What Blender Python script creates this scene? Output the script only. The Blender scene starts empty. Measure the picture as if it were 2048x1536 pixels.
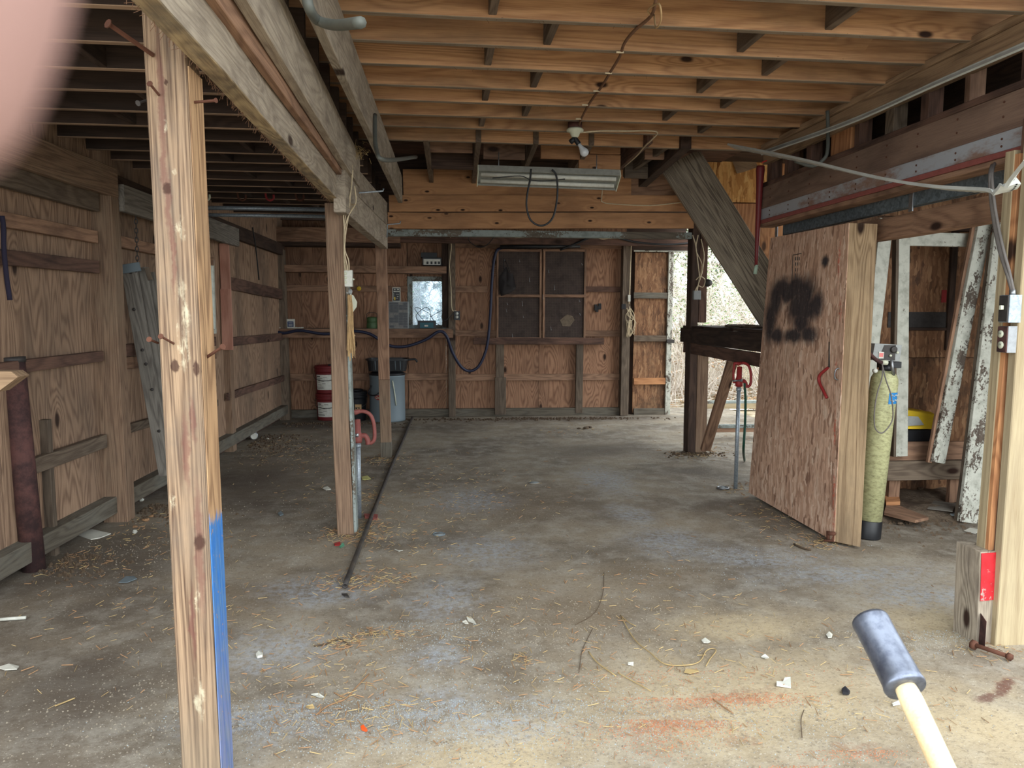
import bpy, math, random
from mathutils import Vector, Matrix, noise
random.seed(7)
sc = bpy.context.scene
col = sc.collection
V = Vector
# ------------------------------------------------------------------ camera
CAMH = 1.6
FPX = 1500.0
VPX, VPY, ROLL = 874.0, 625.0, .0046          # vanishing point of the barn's long axis, slight roll
_Y = V((VPX-1024, VPY-768, FPX)).normalized()
_a = V((-ROLL, 1, 0))
_D = (_a + V((0, 0, -_a.dot(_Y)/_Y.z))).normalized()
_X = _D.cross(_Y)
_Z = -_D
# columns: camera axes (right, down, forward) expressed in world
right = V((_X.x, _Y.x, _Z.x)); down = V((_X.y, _Y.y, _Z.y)); fwd = V((_X.z, _Y.z, _Z.z))
EYE = V((0, 0, CAMH))
cam = bpy.data.cameras.new('camera'); camo = bpy.data.objects.new('camera', cam); col.objects.link(camo)
up = -down
camo.matrix_world = Matrix(((right.x, up.x, -fwd.x, EYE.x), (right.y, up.y, -fwd.y, EYE.y), (right.z, up.z, -fwd.z, EYE.z), (0, 0, 0, 1)))
cam.sensor_width = 36.0; cam.lens = FPX/2048*36.0; cam.clip_start = .004; cam.clip_end = 200
sc.camera = camo
sc.view_settings.view_transform = 'Standard'; sc.view_settings.look = 'None'
sc.view_settings.gamma = 1.0; sc.view_settings.use_curve_mapping = False
sc.view_settings.exposure = 0.48

def ray(px, py):
    return right*((px-1024)/FPX) + down*((py-768)/FPX) + fwd
def PY(px, py, y): r = ray(px, py); return EYE + r*(y/r.y)
def PX(px, py, x): r = ray(px, py); return EYE + r*(x/r.x)
def PZ(px, py, z=0.0): r = ray(px, py); return EYE + r*((z-CAMH)/r.z)
def PP(px, py, p, n):
    r = ray(px, py); return EYE + r*((V(p)-EYE).dot(V(n))/r.dot(V(n)))

# ------------------------------------------------------------------ daylight: overcast sky
w = bpy.data.worlds.new('overcast_sky'); sc.world = w; w.use_nodes = True
nt = w.node_tree; nt.nodes.clear()
bg = nt.nodes.new('ShaderNodeBackground'); wo = nt.nodes.new('ShaderNodeOutputWorld')
tc = nt.nodes.new('ShaderNodeTexCoord'); sp = nt.nodes.new('ShaderNodeSeparateXYZ')
rp = nt.nodes.new('ShaderNodeValToRGB')
rp.color_ramp.elements[0].position = .0; rp.color_ramp.elements[0].color = (.86, .94, 1.0, 1)
rp.color_ramp.elements[1].position = .6; rp.color_ramp.elements[1].color = (.90, .97, 1.0, 1)
nt.links.new(tc.outputs['Generated'], sp.inputs[0]); nt.links.new(sp.outputs['Z'], rp.inputs[0])
nt.links.new(rp.outputs[0], bg.inputs['Color']); bg.inputs['Strength'].default_value = 3.0
nt.links.new(bg.outputs[0], wo.inputs[0])
sun = bpy.data.lights.new('hazy_sun', 'SUN'); sun.energy = 0.9; sun.angle = math.radians(60); sun.color = (1, .97, .92)
suno = bpy.data.objects.new('hazy_sun', sun); col.objects.link(suno)
suno.rotation_euler = V((-.35, 1, -.75)).to_track_quat('-Z', 'Y').to_euler()
def portal(loc, rot, sx, sy):
    l = bpy.data.lights.new('opening_portal', 'AREA'); l.shape = 'RECTANGLE'; l.size = sx; l.size_y = sy
    o = bpy.data.objects.new('opening_portal', l); col.objects.link(o); o.location = loc; o.rotation_euler = rot
    l.cycles.is_portal = True
portal((.2, 1.5, 1.7), (math.radians(90), 0, 0), 7.5, 3.4)
sc.cycles.max_bounces = 8; sc.cycles.diffuse_bounces = 6; sc.cycles.transparent_max_bounces = 16
sc.cycles.sample_clamp_indirect = 6.0

# ------------------------------------------------------------------ node helpers
def C(r, g, b):
    f = lambda c: (c/255/12.92) if c/255 <= .04045 else ((c/255+.055)/1.055)**2.4
    return (f(r), f(g), f(b), 1.0)
class M:
    def __init__(s, name, rough=.85, metal=0.0, spec=.3):
        s.m = bpy.data.materials.new(name); s.m.use_nodes = True; s.nt = s.m.node_tree; s.nt.nodes.clear()
        s.out = s.nt.nodes.new('ShaderNodeOutputMaterial'); s.b = s.nt.nodes.new('ShaderNodeBsdfPrincipled')
        s.nt.links.new(s.b.outputs[0], s.out.inputs[0])
        s.b.inputs['Roughness'].default_value = rough; s.b.inputs['Metallic'].default_value = metal
        s.b.inputs['Specular IOR Level'].default_value = spec
    def n(s, t, **kw):
        x = s.nt.nodes.new(t)
        for k, v in kw.items():
            if hasattr(x, k): setattr(x, k, v)
        return x
    def L(s, a, b): s.nt.links.new(a, b)
    def set(s, inp, v):
        if hasattr(v, 'is_linked') or isinstance(v, bpy.types.NodeSocket): s.L(v, inp)
        else: inp.default_value = v
    def math(s, op, a, b=0.0, c=0.0, clamp=False):
        x = s.n('ShaderNodeMath'); x.operation = op; x.use_clamp = clamp
        s.set(x.inputs[0], a); s.set(x.inputs[1], b); s.set(x.inputs[2], c); return x.outputs[0]
    def vmath(s, op, a, b=(0, 0, 0)):
        x = s.n('ShaderNodeVectorMath'); x.operation = op; s.set(x.inputs[0], a); s.set(x.inputs[1], b)
        return x.outputs['Value'] if op in ('LENGTH', 'DISTANCE', 'DOT_PRODUCT') else x.outputs[0]
    def mix(s, f, a, b, mode='MIX'):
        x = s.n('ShaderNodeMix'); x.data_type = 'RGBA'; x.blend_type = mode
        s.set(x.inputs[0], f); s.set(x.inputs[6], a); s.set(x.inputs[7], b); return x.outputs[2]
    def noise(s, vec, scale, detail=2, rough=.5, dist=0.0):
        x = s.n('ShaderNodeTexNoise'); s.L(vec, x.inputs['Vector']); x.inputs['Scale'].default_value = scale
        x.inputs['Detail'].default_value = detail; x.inputs['Roughness'].default_value = rough; x.inputs['Distortion'].default_value = dist
        return x.outputs['Fac']
    def vor(s, vec, scale, feature='F1', rnd=1.0):
        x = s.n('ShaderNodeTexVoronoi'); x.feature = feature; s.L(vec, x.inputs['Vector']); x.inputs['Scale'].default_value = scale
        x.inputs['Randomness'].default_value = rnd
        return x
    def step(s, v, lo, hi, a=0.0, b=1.0, smooth=True):
        x = s.n('ShaderNodeMapRange'); x.interpolation_type = 'SMOOTHSTEP' if smooth else 'LINEAR'
        s.set(x.inputs[0], v); s.set(x.inputs[1], lo); s.set(x.inputs[2], hi); s.set(x.inputs[3], a); s.set(x.inputs[4], b); return x.outputs[0]
    def obj(s, rnd=True):
        t = s.n('ShaderNodeTexCoord'); v = t.outputs['Object']; s.raw = v
        i = s.n('ShaderNodeObjectInfo'); s.rnd = i.outputs['Random']
        if rnd:
            cx = s.n('ShaderNodeCombineXYZ')
            s.L(s.math('MULTIPLY', s.rnd, 37.), cx.inputs[0]); s.L(s.math('MULTIPLY', s.rnd, 91.), cx.inputs[1]); s.L(s.math('MULTIPLY', s.rnd, 53.), cx.inputs[2])
            v = s.vmath('ADD', v, cx.outputs[0])
        return v
    def bump(s, h, dist=.002, strength=1.0):
        x = s.n('ShaderNodeBump'); x.inputs['Distance'].default_value = dist; x.inputs['Strength'].default_value = strength
        s.set(x.inputs['Height'], h); s.L(x.outputs[0], s.b.inputs['Normal'])
    def base(s, c): s.set(s.b.inputs['Base Color'], c)
    def blobs(s, vec, items, warp=.12, wscale=3.0, soft=.55):
        """soft-edged stains: items (x, y, rx, ry, angle) in the plane of the first two coordinates"""
        x = s.n('ShaderNodeTexNoise'); s.L(vec, x.inputs['Vector']); x.inputs['Scale'].default_value = wscale; x.inputs['Detail'].default_value = 6; x.inputs['Roughness'].default_value = .7
        off = s.vmath('MULTIPLY', s.vmath('SUBTRACT', x.outputs['Color'], (.5, .5, .5)), (warp*4, warp*4, 0))
        v = s.vmath('ADD', vec, off); v = s.vmath('MULTIPLY', v, (1, 1, 0)); res = None
        for (cx, cy, rx, ry, an) in items:
            mp = s.n('ShaderNodeMapping'); mp.vector_type = 'TEXTURE'; s.L(v, mp.inputs[0])
            mp.inputs['Location'].default_value = (cx, cy, 0); mp.inputs['Rotation'].default_value = (0, 0, an); mp.inputs['Scale'].default_value = (rx, ry, 1)
            d = s.step(s.vmath('LENGTH', mp.outputs[0]), soft, 1.0, 1.0, 0.0)
            res = d if res is None else s.math('MAXIMUM', res, d)
        return res

def wood(name, light, dark, rings=9, freq=7, knots=.5, dirt=C(70, 62, 54), dirt_amt=.35, grain=.5, rough=.85, stretch=.16, var=.25, kscale=2.4, bump=.0012, dirt_scale=3.0, kcol=C(48, 30, 22), kr=.055):
    s = M(name, rough); v = s.obj()
    def ds(c_, k=.16): g_ = (c_[0]*.3+c_[1]*.6+c_[2]*.1); q = tuple(x+(g_-x)*k for x in c_[:3]); return (q[0]*.97, q[1]*.98, q[2]*.96, 1)
    light = ds(light); dark = ds(dark); dirt = ds(dirt)
    sv = s.vmath('MULTIPLY', v, (stretch, 1, 1))
    n1 = s.noise(sv, freq, 1.5, .45, .25)
    kv = s.vor(s.vmath('MULTIPLY', v, (.45, 1, 1)), kscale); kv.voronoi_dimensions = '2D'
    sx = s.n('ShaderNodeSeparateColor'); s.L(kv.outputs['Color'], sx.inputs[0])
    on = s.step(sx.outputs[0], 1-knots, 1-knots+.02)
    kd = s.math('MULTIPLY', s.step(kv.outputs['Distance'], 0, .3, 1, 0), on)
    kn = s.math('MULTIPLY', s.step(kv.outputs['Distance'], kr*.6, kr*1.5, 1, 0), on)
    ph = s.math('MULTIPLY', s.math('ADD', n1, s.math('MULTIPLY', kd, .22)), rings*2*math.pi)
    ring = s.math('MULTIPLY_ADD', s.math('SINE', ph), .5, .5)
    ring = s.math('POWER', ring, 1.6)
    fib = s.noise(s.vmath('MULTIPLY', v, (.03, 1, 1)), 220, 2, .6)
    f = s.math('ADD', s.math('MULTIPLY', ring, grain), s.math('MULTIPLY', s.step(fib, .35, .7), .4), clamp=True)
    c = s.mix(f, light, dark)
    c = s.mix(kn, c, kcol)
    d = s.step(s.noise(s.vmath('MULTIPLY', v, (.4, 1, 1)), dirt_scale, 5, .65), .42, .72)
    c = s.mix(s.math('MULTIPLY', d, dirt_amt), c, dirt)
    br = s.math('MULTIPLY_ADD', s.math('SUBTRACT', s.rnd, .5), var*2, 1.0)
    cb = s.n('ShaderNodeCombineColor'); [s.L(br, cb.inputs[i]) for i in range(3)]
    c = s.mix(1.0, c, cb.outputs[0], 'MULTIPLY')
    s.wood_c = c; s.v = v; s.base(c)
    s.bump(s.math('ADD', s.math('MULTIPLY', ring, -.5), s.math('MULTIPLY', fib, -.6)), bump)
    return s
def flat(name, c, rough=.6, metal=0, spec=.4, mott=.25, mscale=30, bump=0, dark=None):
    s = M(name, rough, metal, spec); v = s.obj(); n = s.noise(v, mscale, 4, .65)
    dk = dark or (c[0]*.45, c[1]*.45, c[2]*.45, 1)
    s.base(s.mix(s.math('MULTIPLY', s.step(n, .35, .75), mott), c, dk))
    if bump: s.bump(n, bump)
    return s.m
def paintchip(name, paint, under, amt=.5, scale=6, low_dirt=True):
    s = wood(name, under, (under[0]*.5, under[1]*.5, under[2]*.5, 1), knots=.3, var=.12)
    v = s.v; n = s.noise(s.vmath('MULTIPLY', v, (.45, 1, 1)), scale, 8, .72)
    n2 = s.noise(v, 60, 3, .6)
    k = s.step(s.math('ADD', n, s.math('MULTIPLY', s.math('SUBTRACT', n2, .5), .35)), amt, amt+.05)
    pc = s.mix(s.step(s.noise(v, 14, 4, .6), .4, .75), paint, (paint[0]*.62, paint[1]*.62, paint[2]*.6, 1))
    s.base(s.mix(k, pc, s.wood_c)); return s.m
def osb(name, tones, scale=16, dirt=.3, dirtc=C(60, 50, 42), extra=None, rotx=0):
    """strand board: stretched flakes in two directions; local X = flake direction"""
    s = M(name, .8); v = s.obj()
    off = s.n('ShaderNodeTexNoise'); s.L(v, off.inputs['Vector']); off.inputs['Scale'].default_value = 9
    vw = s.vmath('ADD', v, s.vmath('MULTIPLY', s.vmath('SUBTRACT', off.outputs['Color'], (.5, .5, .5)), (.06, .06, .06)))
    cols = []
    for ang, st in ((.22, .13), (-.35, .16), (.9, .22)):
        mp = s.n('ShaderNodeMapping'); s.L(vw, mp.inputs[0]); mp.inputs['Rotation'].default_value = (0, 0, ang); mp.inputs['Scale'].default_value = (st, 1, 1)
        k = s.vor(mp.outputs[0], scale*2.6); g = s.n('ShaderNodeSeparateColor'); s.L(k.outputs['Color'], g.inputs[0])
        cols.append((g.outputs[0], g.outputs[1], k.outputs['Distance']))
    f = s.math('ADD', s.math('MULTIPLY', cols[0][0], .6), s.math('MULTIPLY', cols[1][0], .4))
    sel = s.step(cols[2][1], .7, .72); f = s.mix(sel, f, cols[2][0])
    r = s.n('ShaderNodeValToRGB'); s.L(f, r.inputs[0]); e = r.color_ramp.elements
    e[0].position = 0; e[0].color = tones[0]; e[1].position = 1; e[1].color = tones[-1]
    for i, t in enumerate(tones[1:-1]): x = e.new((i+1)/(len(tones)-1)); x.color = t
    c = r.outputs[0]
    fib = s.noise(s.vmath('MULTIPLY', v, (.12, 1, 1)), 120, 2, .6); c = s.mix(s.math('MULTIPLY', s.step(fib, .45, .7), .3), c, tones[0])
    c = s.mix(s.math('MULTIPLY', s.step(s.noise(v, 3, 6, .7), .45, .7), dirt), c, dirtc)
    if extra: c = extra(s, c)
    s.base(c); s.bump(s.math('ADD', f, s.math('MULTIPLY', fib, .5)), .0012); return s.m

# ------------------------------------------------------------------ materials
W = {}
W['joist'] = wood('joist_pine', C(204, 150, 98), C(156, 104, 64), stretch=.07, rings=11, freq=8, knots=.3, dirt=C(110, 86, 64), dirt_amt=.6, var=.14, kr=.045, grain=.5, kscale=2.6, dirt_scale=2.5).m
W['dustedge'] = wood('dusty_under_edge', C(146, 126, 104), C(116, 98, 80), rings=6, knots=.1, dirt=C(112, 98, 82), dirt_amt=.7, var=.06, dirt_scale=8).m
W['brightedge'] = wood('dusty_brightened_edge', C(186, 152, 124), C(150, 120, 96), rings=6, knots=.1, dirt=C(84, 70, 58), dirt_amt=.6, var=.15, dirt_scale=5).m  # dusty underside colour, raised to make up for weak light on the left joists
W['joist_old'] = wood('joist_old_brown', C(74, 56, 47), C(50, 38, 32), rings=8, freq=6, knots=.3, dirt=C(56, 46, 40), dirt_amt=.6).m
W['greybeam'] = wood('weathered_grey_wood', C(178, 162, 142), C(122, 108, 94), rings=10, freq=8, knots=.3, dirt=C(112, 98, 86), dirt_amt=.7, var=.1, bump=.003, grain=.35, dirt_scale=9).m
W['tanbeam'] = wood('weathered_tan_wood', C(186, 160, 118), C(120, 98, 74), rings=12, freq=9, knots=.2, dirt=C(96, 88, 80), dirt_amt=.75, var=.05, bump=.003, dirt_scale=7).m
W['post'] = wood('post_pine', C(160, 130, 100), C(84, 60, 44), rings=17, freq=12, knots=.4, dirt=C(124, 108, 92), dirt_amt=.6, var=.06, stretch=.028, bump=.003, grain=.55, kscale=1.9, dirt_scale=4).m
W['endpost'] = wood('end_post_pine', C(200, 166, 124), C(136, 104, 72), rings=10, freq=9, knots=.15, dirt=C(120, 100, 78), dirt_amt=.5, var=0, stretch=.05, grain=.55, dirt_scale=4).m
W['post2'] = wood('post_rough', C(148, 116, 90), C(88, 64, 50), rings=15, freq=12, knots=.15, dirt=C(150, 130, 105), dirt_amt=.35, var=.1, stretch=.035, grain=.5).m
W['pale'] = wood('pale_treated_pine', C(182, 162, 124), C(144, 120, 86), rings=8, freq=6, knots=.2, dirt=C(150, 132, 106), dirt_amt=.45, var=.06, stretch=.04, grain=.4).m
W['plyl'] = wood('siding_ply_left', C(176, 140, 110), C(104, 74, 56), rings=17, freq=5, knots=.45, dirt=C(84, 70, 60), dirt_amt=.6, stretch=.17, var=.06, kscale=2.2, dirt_scale=1.4).m
W['plyb'] = wood('siding_ply_back', C(176, 128, 94), C(104, 66, 46), rings=19, freq=4.5, knots=.5, dirt=C(84, 60, 46), dirt_amt=.5, stretch=.2, var=.1, kscale=2.6, dirt_scale=1.5).m
W['girt'] = wood('girt_brown', C(168, 126, 96), C(116, 82, 62), rings=8, freq=7, knots=.5, dirt=C(62, 46, 38), dirt_amt=.6, var=.15).m
W['girt_red'] = wood('girt_dark_red', C(118, 84, 68), C(74, 52, 44), rings=7, freq=7, knots=.4, dirt=C(44, 32, 28), dirt_amt=.7, var=.12).m
W['stud'] = wood('stud_grey_brown', C(122, 104, 86), C(80, 64, 52), rings=8, freq=8, knots=.3, dirt=C(60, 52, 46), dirt_amt=.5, var=.15).m
W['sill'] = wood('sill_green_grey', C(108, 98, 84), C(72, 64, 54), rings=8, freq=7, knots=.2, dirt=C(130, 130, 122), dirt_amt=.45, var=.1).m
W['dark'] = wood('dark_old_board', C(84, 62, 50), C(50, 36, 30), rings=7, freq=7, knots=.3, dirt=C(36, 30, 26), dirt_amt=.6, var=.15).m
W['block'] = wood('blocking_grey', C(118, 98, 80), C(82, 66, 54), rings=7, freq=8, knots=.1, dirt=C(62, 52, 44), dirt_amt=.5, var=.2).m
W['greyply'] = wood('stringer_grey', C(170, 152, 128), C(96, 82, 70), rings=18, freq=11, knots=.03, dirt=C(110, 100, 88), dirt_amt=.35, var=.04, stretch=.03, grain=.65).m
W['orangeply'] = wood('orange_ply', C(206, 140, 82), C(150, 90, 48), rings=11, freq=6, knots=.3, dirt=C(140, 96, 60), dirt_amt=.3, var=.08).m
W['orangebeam'] = wood('orange_board', C(196, 140, 88), C(156, 104, 62), rings=6, freq=5, knots=.6, dirt=C(112, 78, 54), dirt_amt=.5, var=.12, kscale=6, grain=.4, kr=.06).m
W['oldgrey'] = wood('old_bare_grey', C(142, 134, 124), C(92, 84, 78), rings=14, freq=8, knots=.3, dirt=C(78, 70, 64), dirt_amt=.4, var=.12, stretch=.07).m
W['platec'] = wood('plate_light_brown', C(172, 138, 102), C(124, 94, 68), rings=8, freq=6, knots=.3, dirt=C(92, 72, 56), dirt_amt=.5, var=.08).m
W['fascia'] = wood('fascia_ply', C(138, 108, 90), C(104, 78, 66), rings=8, freq=4, knots=.1, dirt=C(84, 66, 56), dirt_amt=.6, var=.05).m
W['pink'] = wood('pink_board', C(212, 150, 126), C(176, 112, 90), rings=5, freq=6, knots=.6, dirt=C(120, 84, 70), dirt_amt=.3, var=.03).m
W['osbwall'] = osb('strand_board_brown', [C(92, 64, 46), C(124, 88, 62), C(146, 108, 78), C(166, 128, 94)], dirt=.6)
W['osbnew'] = osb('strand_board_golden', [C(140, 88, 40), C(196, 138, 74), C(220, 166, 98), C(232, 186, 120)], scale=11, dirt=.1, dirtc=C(120, 80, 46))
W['whitepaint'] = paintchip('chipped_white_paint', C(196, 196, 184), C(112, 96, 82), .60)
W['whitepaint_low'] = paintchip('peeling_white_paint', C(196, 196, 184), C(112, 96, 84), .52, 9)
W['tealpaint'] = paintchip('teal_grey_paint', C(142, 150, 146), C(104, 92, 78), .5, 4)
W['galv'] = None
s = M('galvanised', .45, .55, .5); v = s.obj(); k = s.vor(v, 90); g = s.n('ShaderNodeSeparateColor'); s.L(k.outputs['Color'], g.inputs[0])
s.base(s.mix(s.math('MULTIPLY', g.outputs[0], .5), C(168, 178, 186), C(104, 112, 120))); W['galv'] = s.m
s = M('galvanised_dark', .5, .4, .5); v = s.obj(); k = s.vor(v, 60); g = s.n('ShaderNodeSeparateColor'); s.L(k.outputs['Color'], g.inputs[0])
s.base(s.mix(s.math('MULTIPLY', g.outputs[0], .7), C(120, 134, 142), C(66, 76, 82))); W['galvd'] = s.m
s = M('flitch_plate', .5, .25, .4); v = s.obj(); n = s.noise(s.vmath('MULTIPLY', v, (.4, 1, 1)), 4, 6, .7)
s.base(s.mix(s.step(n, .48, .62), C(176, 180, 186), C(146, 118, 104))); W['flitch'] = s.m
s = M('rust', .9, .1, .2); v = s.obj(); s.base(s.mix(s.noise(v, 22, 6, .7), C(112, 74, 58), C(70, 46, 38))); s.bump(s.noise(v, 60, 4), .001); W['rust'] = s.m
s = M('rusty_pipe', .85, .1, .3); v = s.obj(); s.base(s.mix(s.step(s.noise(v, 9, 6, .7), .35, .65), C(92, 62, 58), C(56, 40, 40))); s.bump(s.noise(v, 90, 4), .001); W['rustpipe'] = s.m
W['steel'] = flat('dull_steel', C(150, 152, 154), .4, .8, mott=.4)
W['iron'] = flat('dark_iron', C(70, 66, 64), .6, .4, mott=.5)
W['black'] = flat('black_plastic', C(30, 31, 34), .45, mott=.4)
W['rubber'] = flat('black_rubber', C(34, 34, 40), .7, mott=.3)
W['blackpipe'] = flat('black_poly_pipe', C(50, 48, 48), .6, mott=.7, mscale=12, dark=C(92, 82, 70))
W['navy'] = flat('navy_tube', C(34, 38, 62), .5, mott=.2)
W['redpaint'] = flat('faded_red_paint', C(142, 80, 74), .6, mott=.35)
W['redpaint2'] = flat('red_paint', C(150, 44, 44), .55, mott=.35)
W['maroon'] = flat('maroon_plastic', C(110, 36, 38), .5, mott=.3)
W['label'] = None
W['white'] = flat('white_plastic', C(206, 206, 196), .6, mott=.3, dark=C(150, 140, 122))
W['cream'] = flat('cream_plastic', C(204, 206, 184), .5, mott=.15)
W['greyp'] = flat('grey_plastic', C(150, 152, 150), .6, mott=.25)
W['wirew'] = flat('pale_cable', C(206, 188, 156), .7, mott=.4)
W['dirtywire'] = flat('dusty_brown_cable', C(116, 84, 62), .95, mott=.5)
W['greycable'] = flat('grey_cable', C(110, 104, 100), .7, mott=.3)
W['conduit'] = flat('grey_conduit', C(84, 86, 80), .6, mott=.3)
W['twine'] = flat('sisal_twine', C(190, 158, 114), .95, mott=.4)
W['strap'] = flat('dark_strap', C(38, 34, 52), .9, mott=.2)
W['blue'] = flat('blue_paint_print', C(40, 126, 190), .6, mott=.1)
W['yellow'] = flat('yellow_plastic', C(226, 190, 48), .5, mott=.2, mscale=12)
W['green'] = flat('green_enamel', C(70, 96, 60), .5, mott=.4)
W['teal'] = flat('teal_plastic', C(20, 84, 96), .5, mott=.2)
W['red'] = flat('red_plastic', C(196, 54, 44), .5, mott=.1)
W['bluegrey'] = flat('bluegrey_metal', C(112, 124, 130), .55, .1, mott=.3, mscale=6, dark=C(104, 116, 124))
W['handle'] = wood('pale_ash_handle', C(240, 212, 158), C(214, 176, 122), rings=5, freq=6, knots=0, dirt=C(190, 150, 104), dirt_amt=.3, var=0, rough=.5, bump=.0003).m
W['mallet'] = flat('worn_black_head', C(124, 130, 144), .36, .85, .6, mott=.55, mscale=60, dark=C(60, 64, 84))
W['glassy'] = None
s = M('clear_pane', .05); s.nt.nodes.remove(s.b); tr = s.n('ShaderNodeBsdfTransparent'); tr.inputs[0].default_value = (.93, .96, .97, 1)
gl = s.n('ShaderNodeBsdfGlossy'); gl.inputs['Roughness'].default_value = .05
mx = s.n('ShaderNodeMixShader'); fr = s.n('ShaderNodeFresnel'); fr.inputs[0].default_value = 1.45
s.L(fr.outputs[0], mx.inputs[0]); s.L(tr.outputs[0], mx.inputs[1]); s.L(gl.outputs[0], mx.inputs[2]); s.L(mx.outputs[0], s.out.inputs[0]); W['glassy'] = s.m
s = M('dusty_pane', .3); s.nt.nodes.remove(s.b); v = s.obj(False); tr = s.n('ShaderNodeBsdfTransparent'); tr.inputs[0].default_value = (.72, .8, .86, 1)
df = s.n('ShaderNodeBsdfTranslucent'); df.inputs[0].default_value = (.42, .5, .58, 1); mx = s.n('ShaderNodeMixShader'); s.L(s.step(s.noise(v, 25, 5, .7), .3, .7, .2, .4), mx.inputs[0]); s.L(tr.outputs[0], mx.inputs[1]); s.L(df.outputs[0], mx.inputs[2]); s.L(mx.outputs[0], s.out.inputs[0]); W['dustypane'] = s.m
W['bulb'] = flat('frosted_bulb', C(200, 204, 208), .15, 0, .6, mott=.1)
W['reflector'] = flat('dusty_reflector', C(150, 150, 142), .6, mott=.4)
W['straw'] = flat('straw', C(176, 152, 106), .9, mott=.5, mscale=5, dark=C(120, 92, 56))
W['twig'] = flat('brown_twig', C(150, 116, 84), .9, mott=.4)
W['grit'] = flat('grit', C(150, 140, 124), .95, mott=.8, mscale=14, dark=C(86, 74, 62))
W['pellet'] = flat('red_pellets', C(176, 116, 84), .9, mott=.7, mscale=25, dark=C(118, 70, 50))
W['clump'] = flat('soil_clump', C(92, 76, 60), .95, mott=.6, mscale=25)
W['paper'] = flat('dirty_paper', C(206, 204, 192), .9, mott=.35, mscale=14)
W['dustgrey'] = flat('dust_grey', C(150, 158, 160), .8, mott=.3)
W['orange'] = flat('orange_plastic', C(226, 92, 40), .5, mott=.1)
W['leafg'] = flat('green_leaves', C(116, 150, 80), .7, mott=.6, mscale=2, dark=C(64, 96, 52)); W['leafe'] = flat('evergreen_leaves', C(104, 132, 92), .8, mott=.6, mscale=1, dark=C(66, 90, 58))
W['leafd'] = flat('dead_leaves', C(176, 140, 104), .9, mott=.6, mscale=3)
W['stem'] = flat('pale_stems', C(214, 204, 192), .9, mott=.6, mscale=4, dark=C(120, 104, 90))
W['bark'] = flat('grey_bark', C(132, 120, 108), .95, mott=.6, mscale=8, bump=.01)
W['skin'] = flat('skin', C(160, 130, 124), .5, mott=.15, mscale=10, dark=C(210, 140, 120))

W['yellow2'] = flat('yellow_leaf', C(190, 186, 120), .8, mott=.2); W['teal2'] = flat('green_bit', C(90, 150, 120), .6); W['nailm'] = flat('fingernail', C(236, 196, 180), .3, mott=.05)
# floor: dusty concrete
def floor_mat():
    s = M('dusty_concrete', .9, 0, .25); v = s.obj(False)
    big = s.noise(v, .9, 6, .62); mid = s.noise(v, 5, 6, .7); fin = s.noise(v, 60, 5, .7)
    c = s.mix(s.step(big, .36, .64), C(150, 138, 120), C(112, 102, 90))
    c = s.mix(s.math('MULTIPLY', s.step(mid, .42, .66), .55), c, C(170, 164, 152))
    def P(px, py): q = PZ(px, py); return (q.x, q.y)
    def B(px, py, rx, ry, an=0.0): q = P(px, py); return (q[0], q[1], rx, ry, an)
    tan = s.blobs(v, [B(1500, 1400, 1.3, .8), B(1000, 1500, .8, .3), B(1880, 1240, .6, .4, .3), B(1950, 1450, .7, .6), B(1500, 1250, .7, .4)], .2, 2.0, .0)
    c = s.mix(s.math('MULTIPLY', tan, .8), c, C(188, 170, 138))
    brn = s.blobs(v, [B(1150, 1220, .9, .7), B(1040, 1010, 1.0, .9), B(500, 1200, .6, .6), B(1300, 1150, .6, .4)], .22, 2.0, .0)
    c = s.mix(s.math('MULTIPLY', brn, .6), c, C(122, 106, 86))
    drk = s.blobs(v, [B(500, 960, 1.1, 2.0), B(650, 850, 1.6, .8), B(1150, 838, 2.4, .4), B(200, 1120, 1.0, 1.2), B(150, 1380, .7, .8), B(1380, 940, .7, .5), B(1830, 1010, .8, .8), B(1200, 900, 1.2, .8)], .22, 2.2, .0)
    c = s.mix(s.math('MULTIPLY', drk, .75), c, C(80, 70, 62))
    blu = s.blobs(v, [B(1340, 1085, .5, .5), B(1500, 1115, .8, .3, -.2), B(1700, 1150, .9, .3, .05), B(1850, 1190, .55, .32), B(1260, 1030, .3, .5), B(1210, 960, .4, .9),
                      B(890, 1200, .3, .5), B(890, 1310, .24, .25), B(860, 1420, .4, .25), B(1000, 1450, .4, .25), B(640, 1180, .5, .4), B(560, 1300, .4, .4), B(520, 1440, .5, .2), B(980, 1100, .5, .5), B(940, 1000, .5, .7)], .16, 4.0, .1)
    bb = s.math('MULTIPLY', blu, s.step(s.noise(v, 22, 8, .78), .38, .60))
    c = s.mix(s.math('MULTIPLY', bb, .8), c, C(160, 164, 170))
    crust = s.step(s.noise(v, 34, 8, .8), .52, .6); c = s.mix(s.math('MULTIPLY', crust, .4), c, C(92, 80, 66))
    red = s.blobs(v, [B(1420, 1400, .5, .07, .25), B(1330, 1450, .28, .07, .2), B(1720, 1500, .2, .05), B(2010, 1375, .2, .05, .5), B(1480, 1480, .1, .06)], .06, 9.0, .3)
    c = s.mix(s.math('MULTIPLY', s.math('MULTIPLY', red, s.step(s.noise(v, 45, 4, .7), .4, .55)), .55), c, C(140, 106, 84))
    wet = s.blobs(v, [B(2010, 1375, .16, .035, .6), B(1975, 1395, .1, .03, .4)], .03, 9.0, .4)
    c = s.mix(s.math('MULTIPLY', wet, .7), c, C(92, 50, 44))
    c = s.mix(s.math('MULTIPLY', s.step(fin, .55, .75), .5), c, C(84, 72, 60))
    c = s.mix(s.math('MULTIPLY', s.step(s.noise(v, 95, 3, .6), .63, .7), .6), c, C(206, 200, 188))
    s.base(c); s.bump(s.math('ADD', s.math('MULTIPLY', mid, .8), s.math('MULTIPLY', fin, .5)), .006, .9)
    return s.m
W['floor'] = floor_mat()
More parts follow.
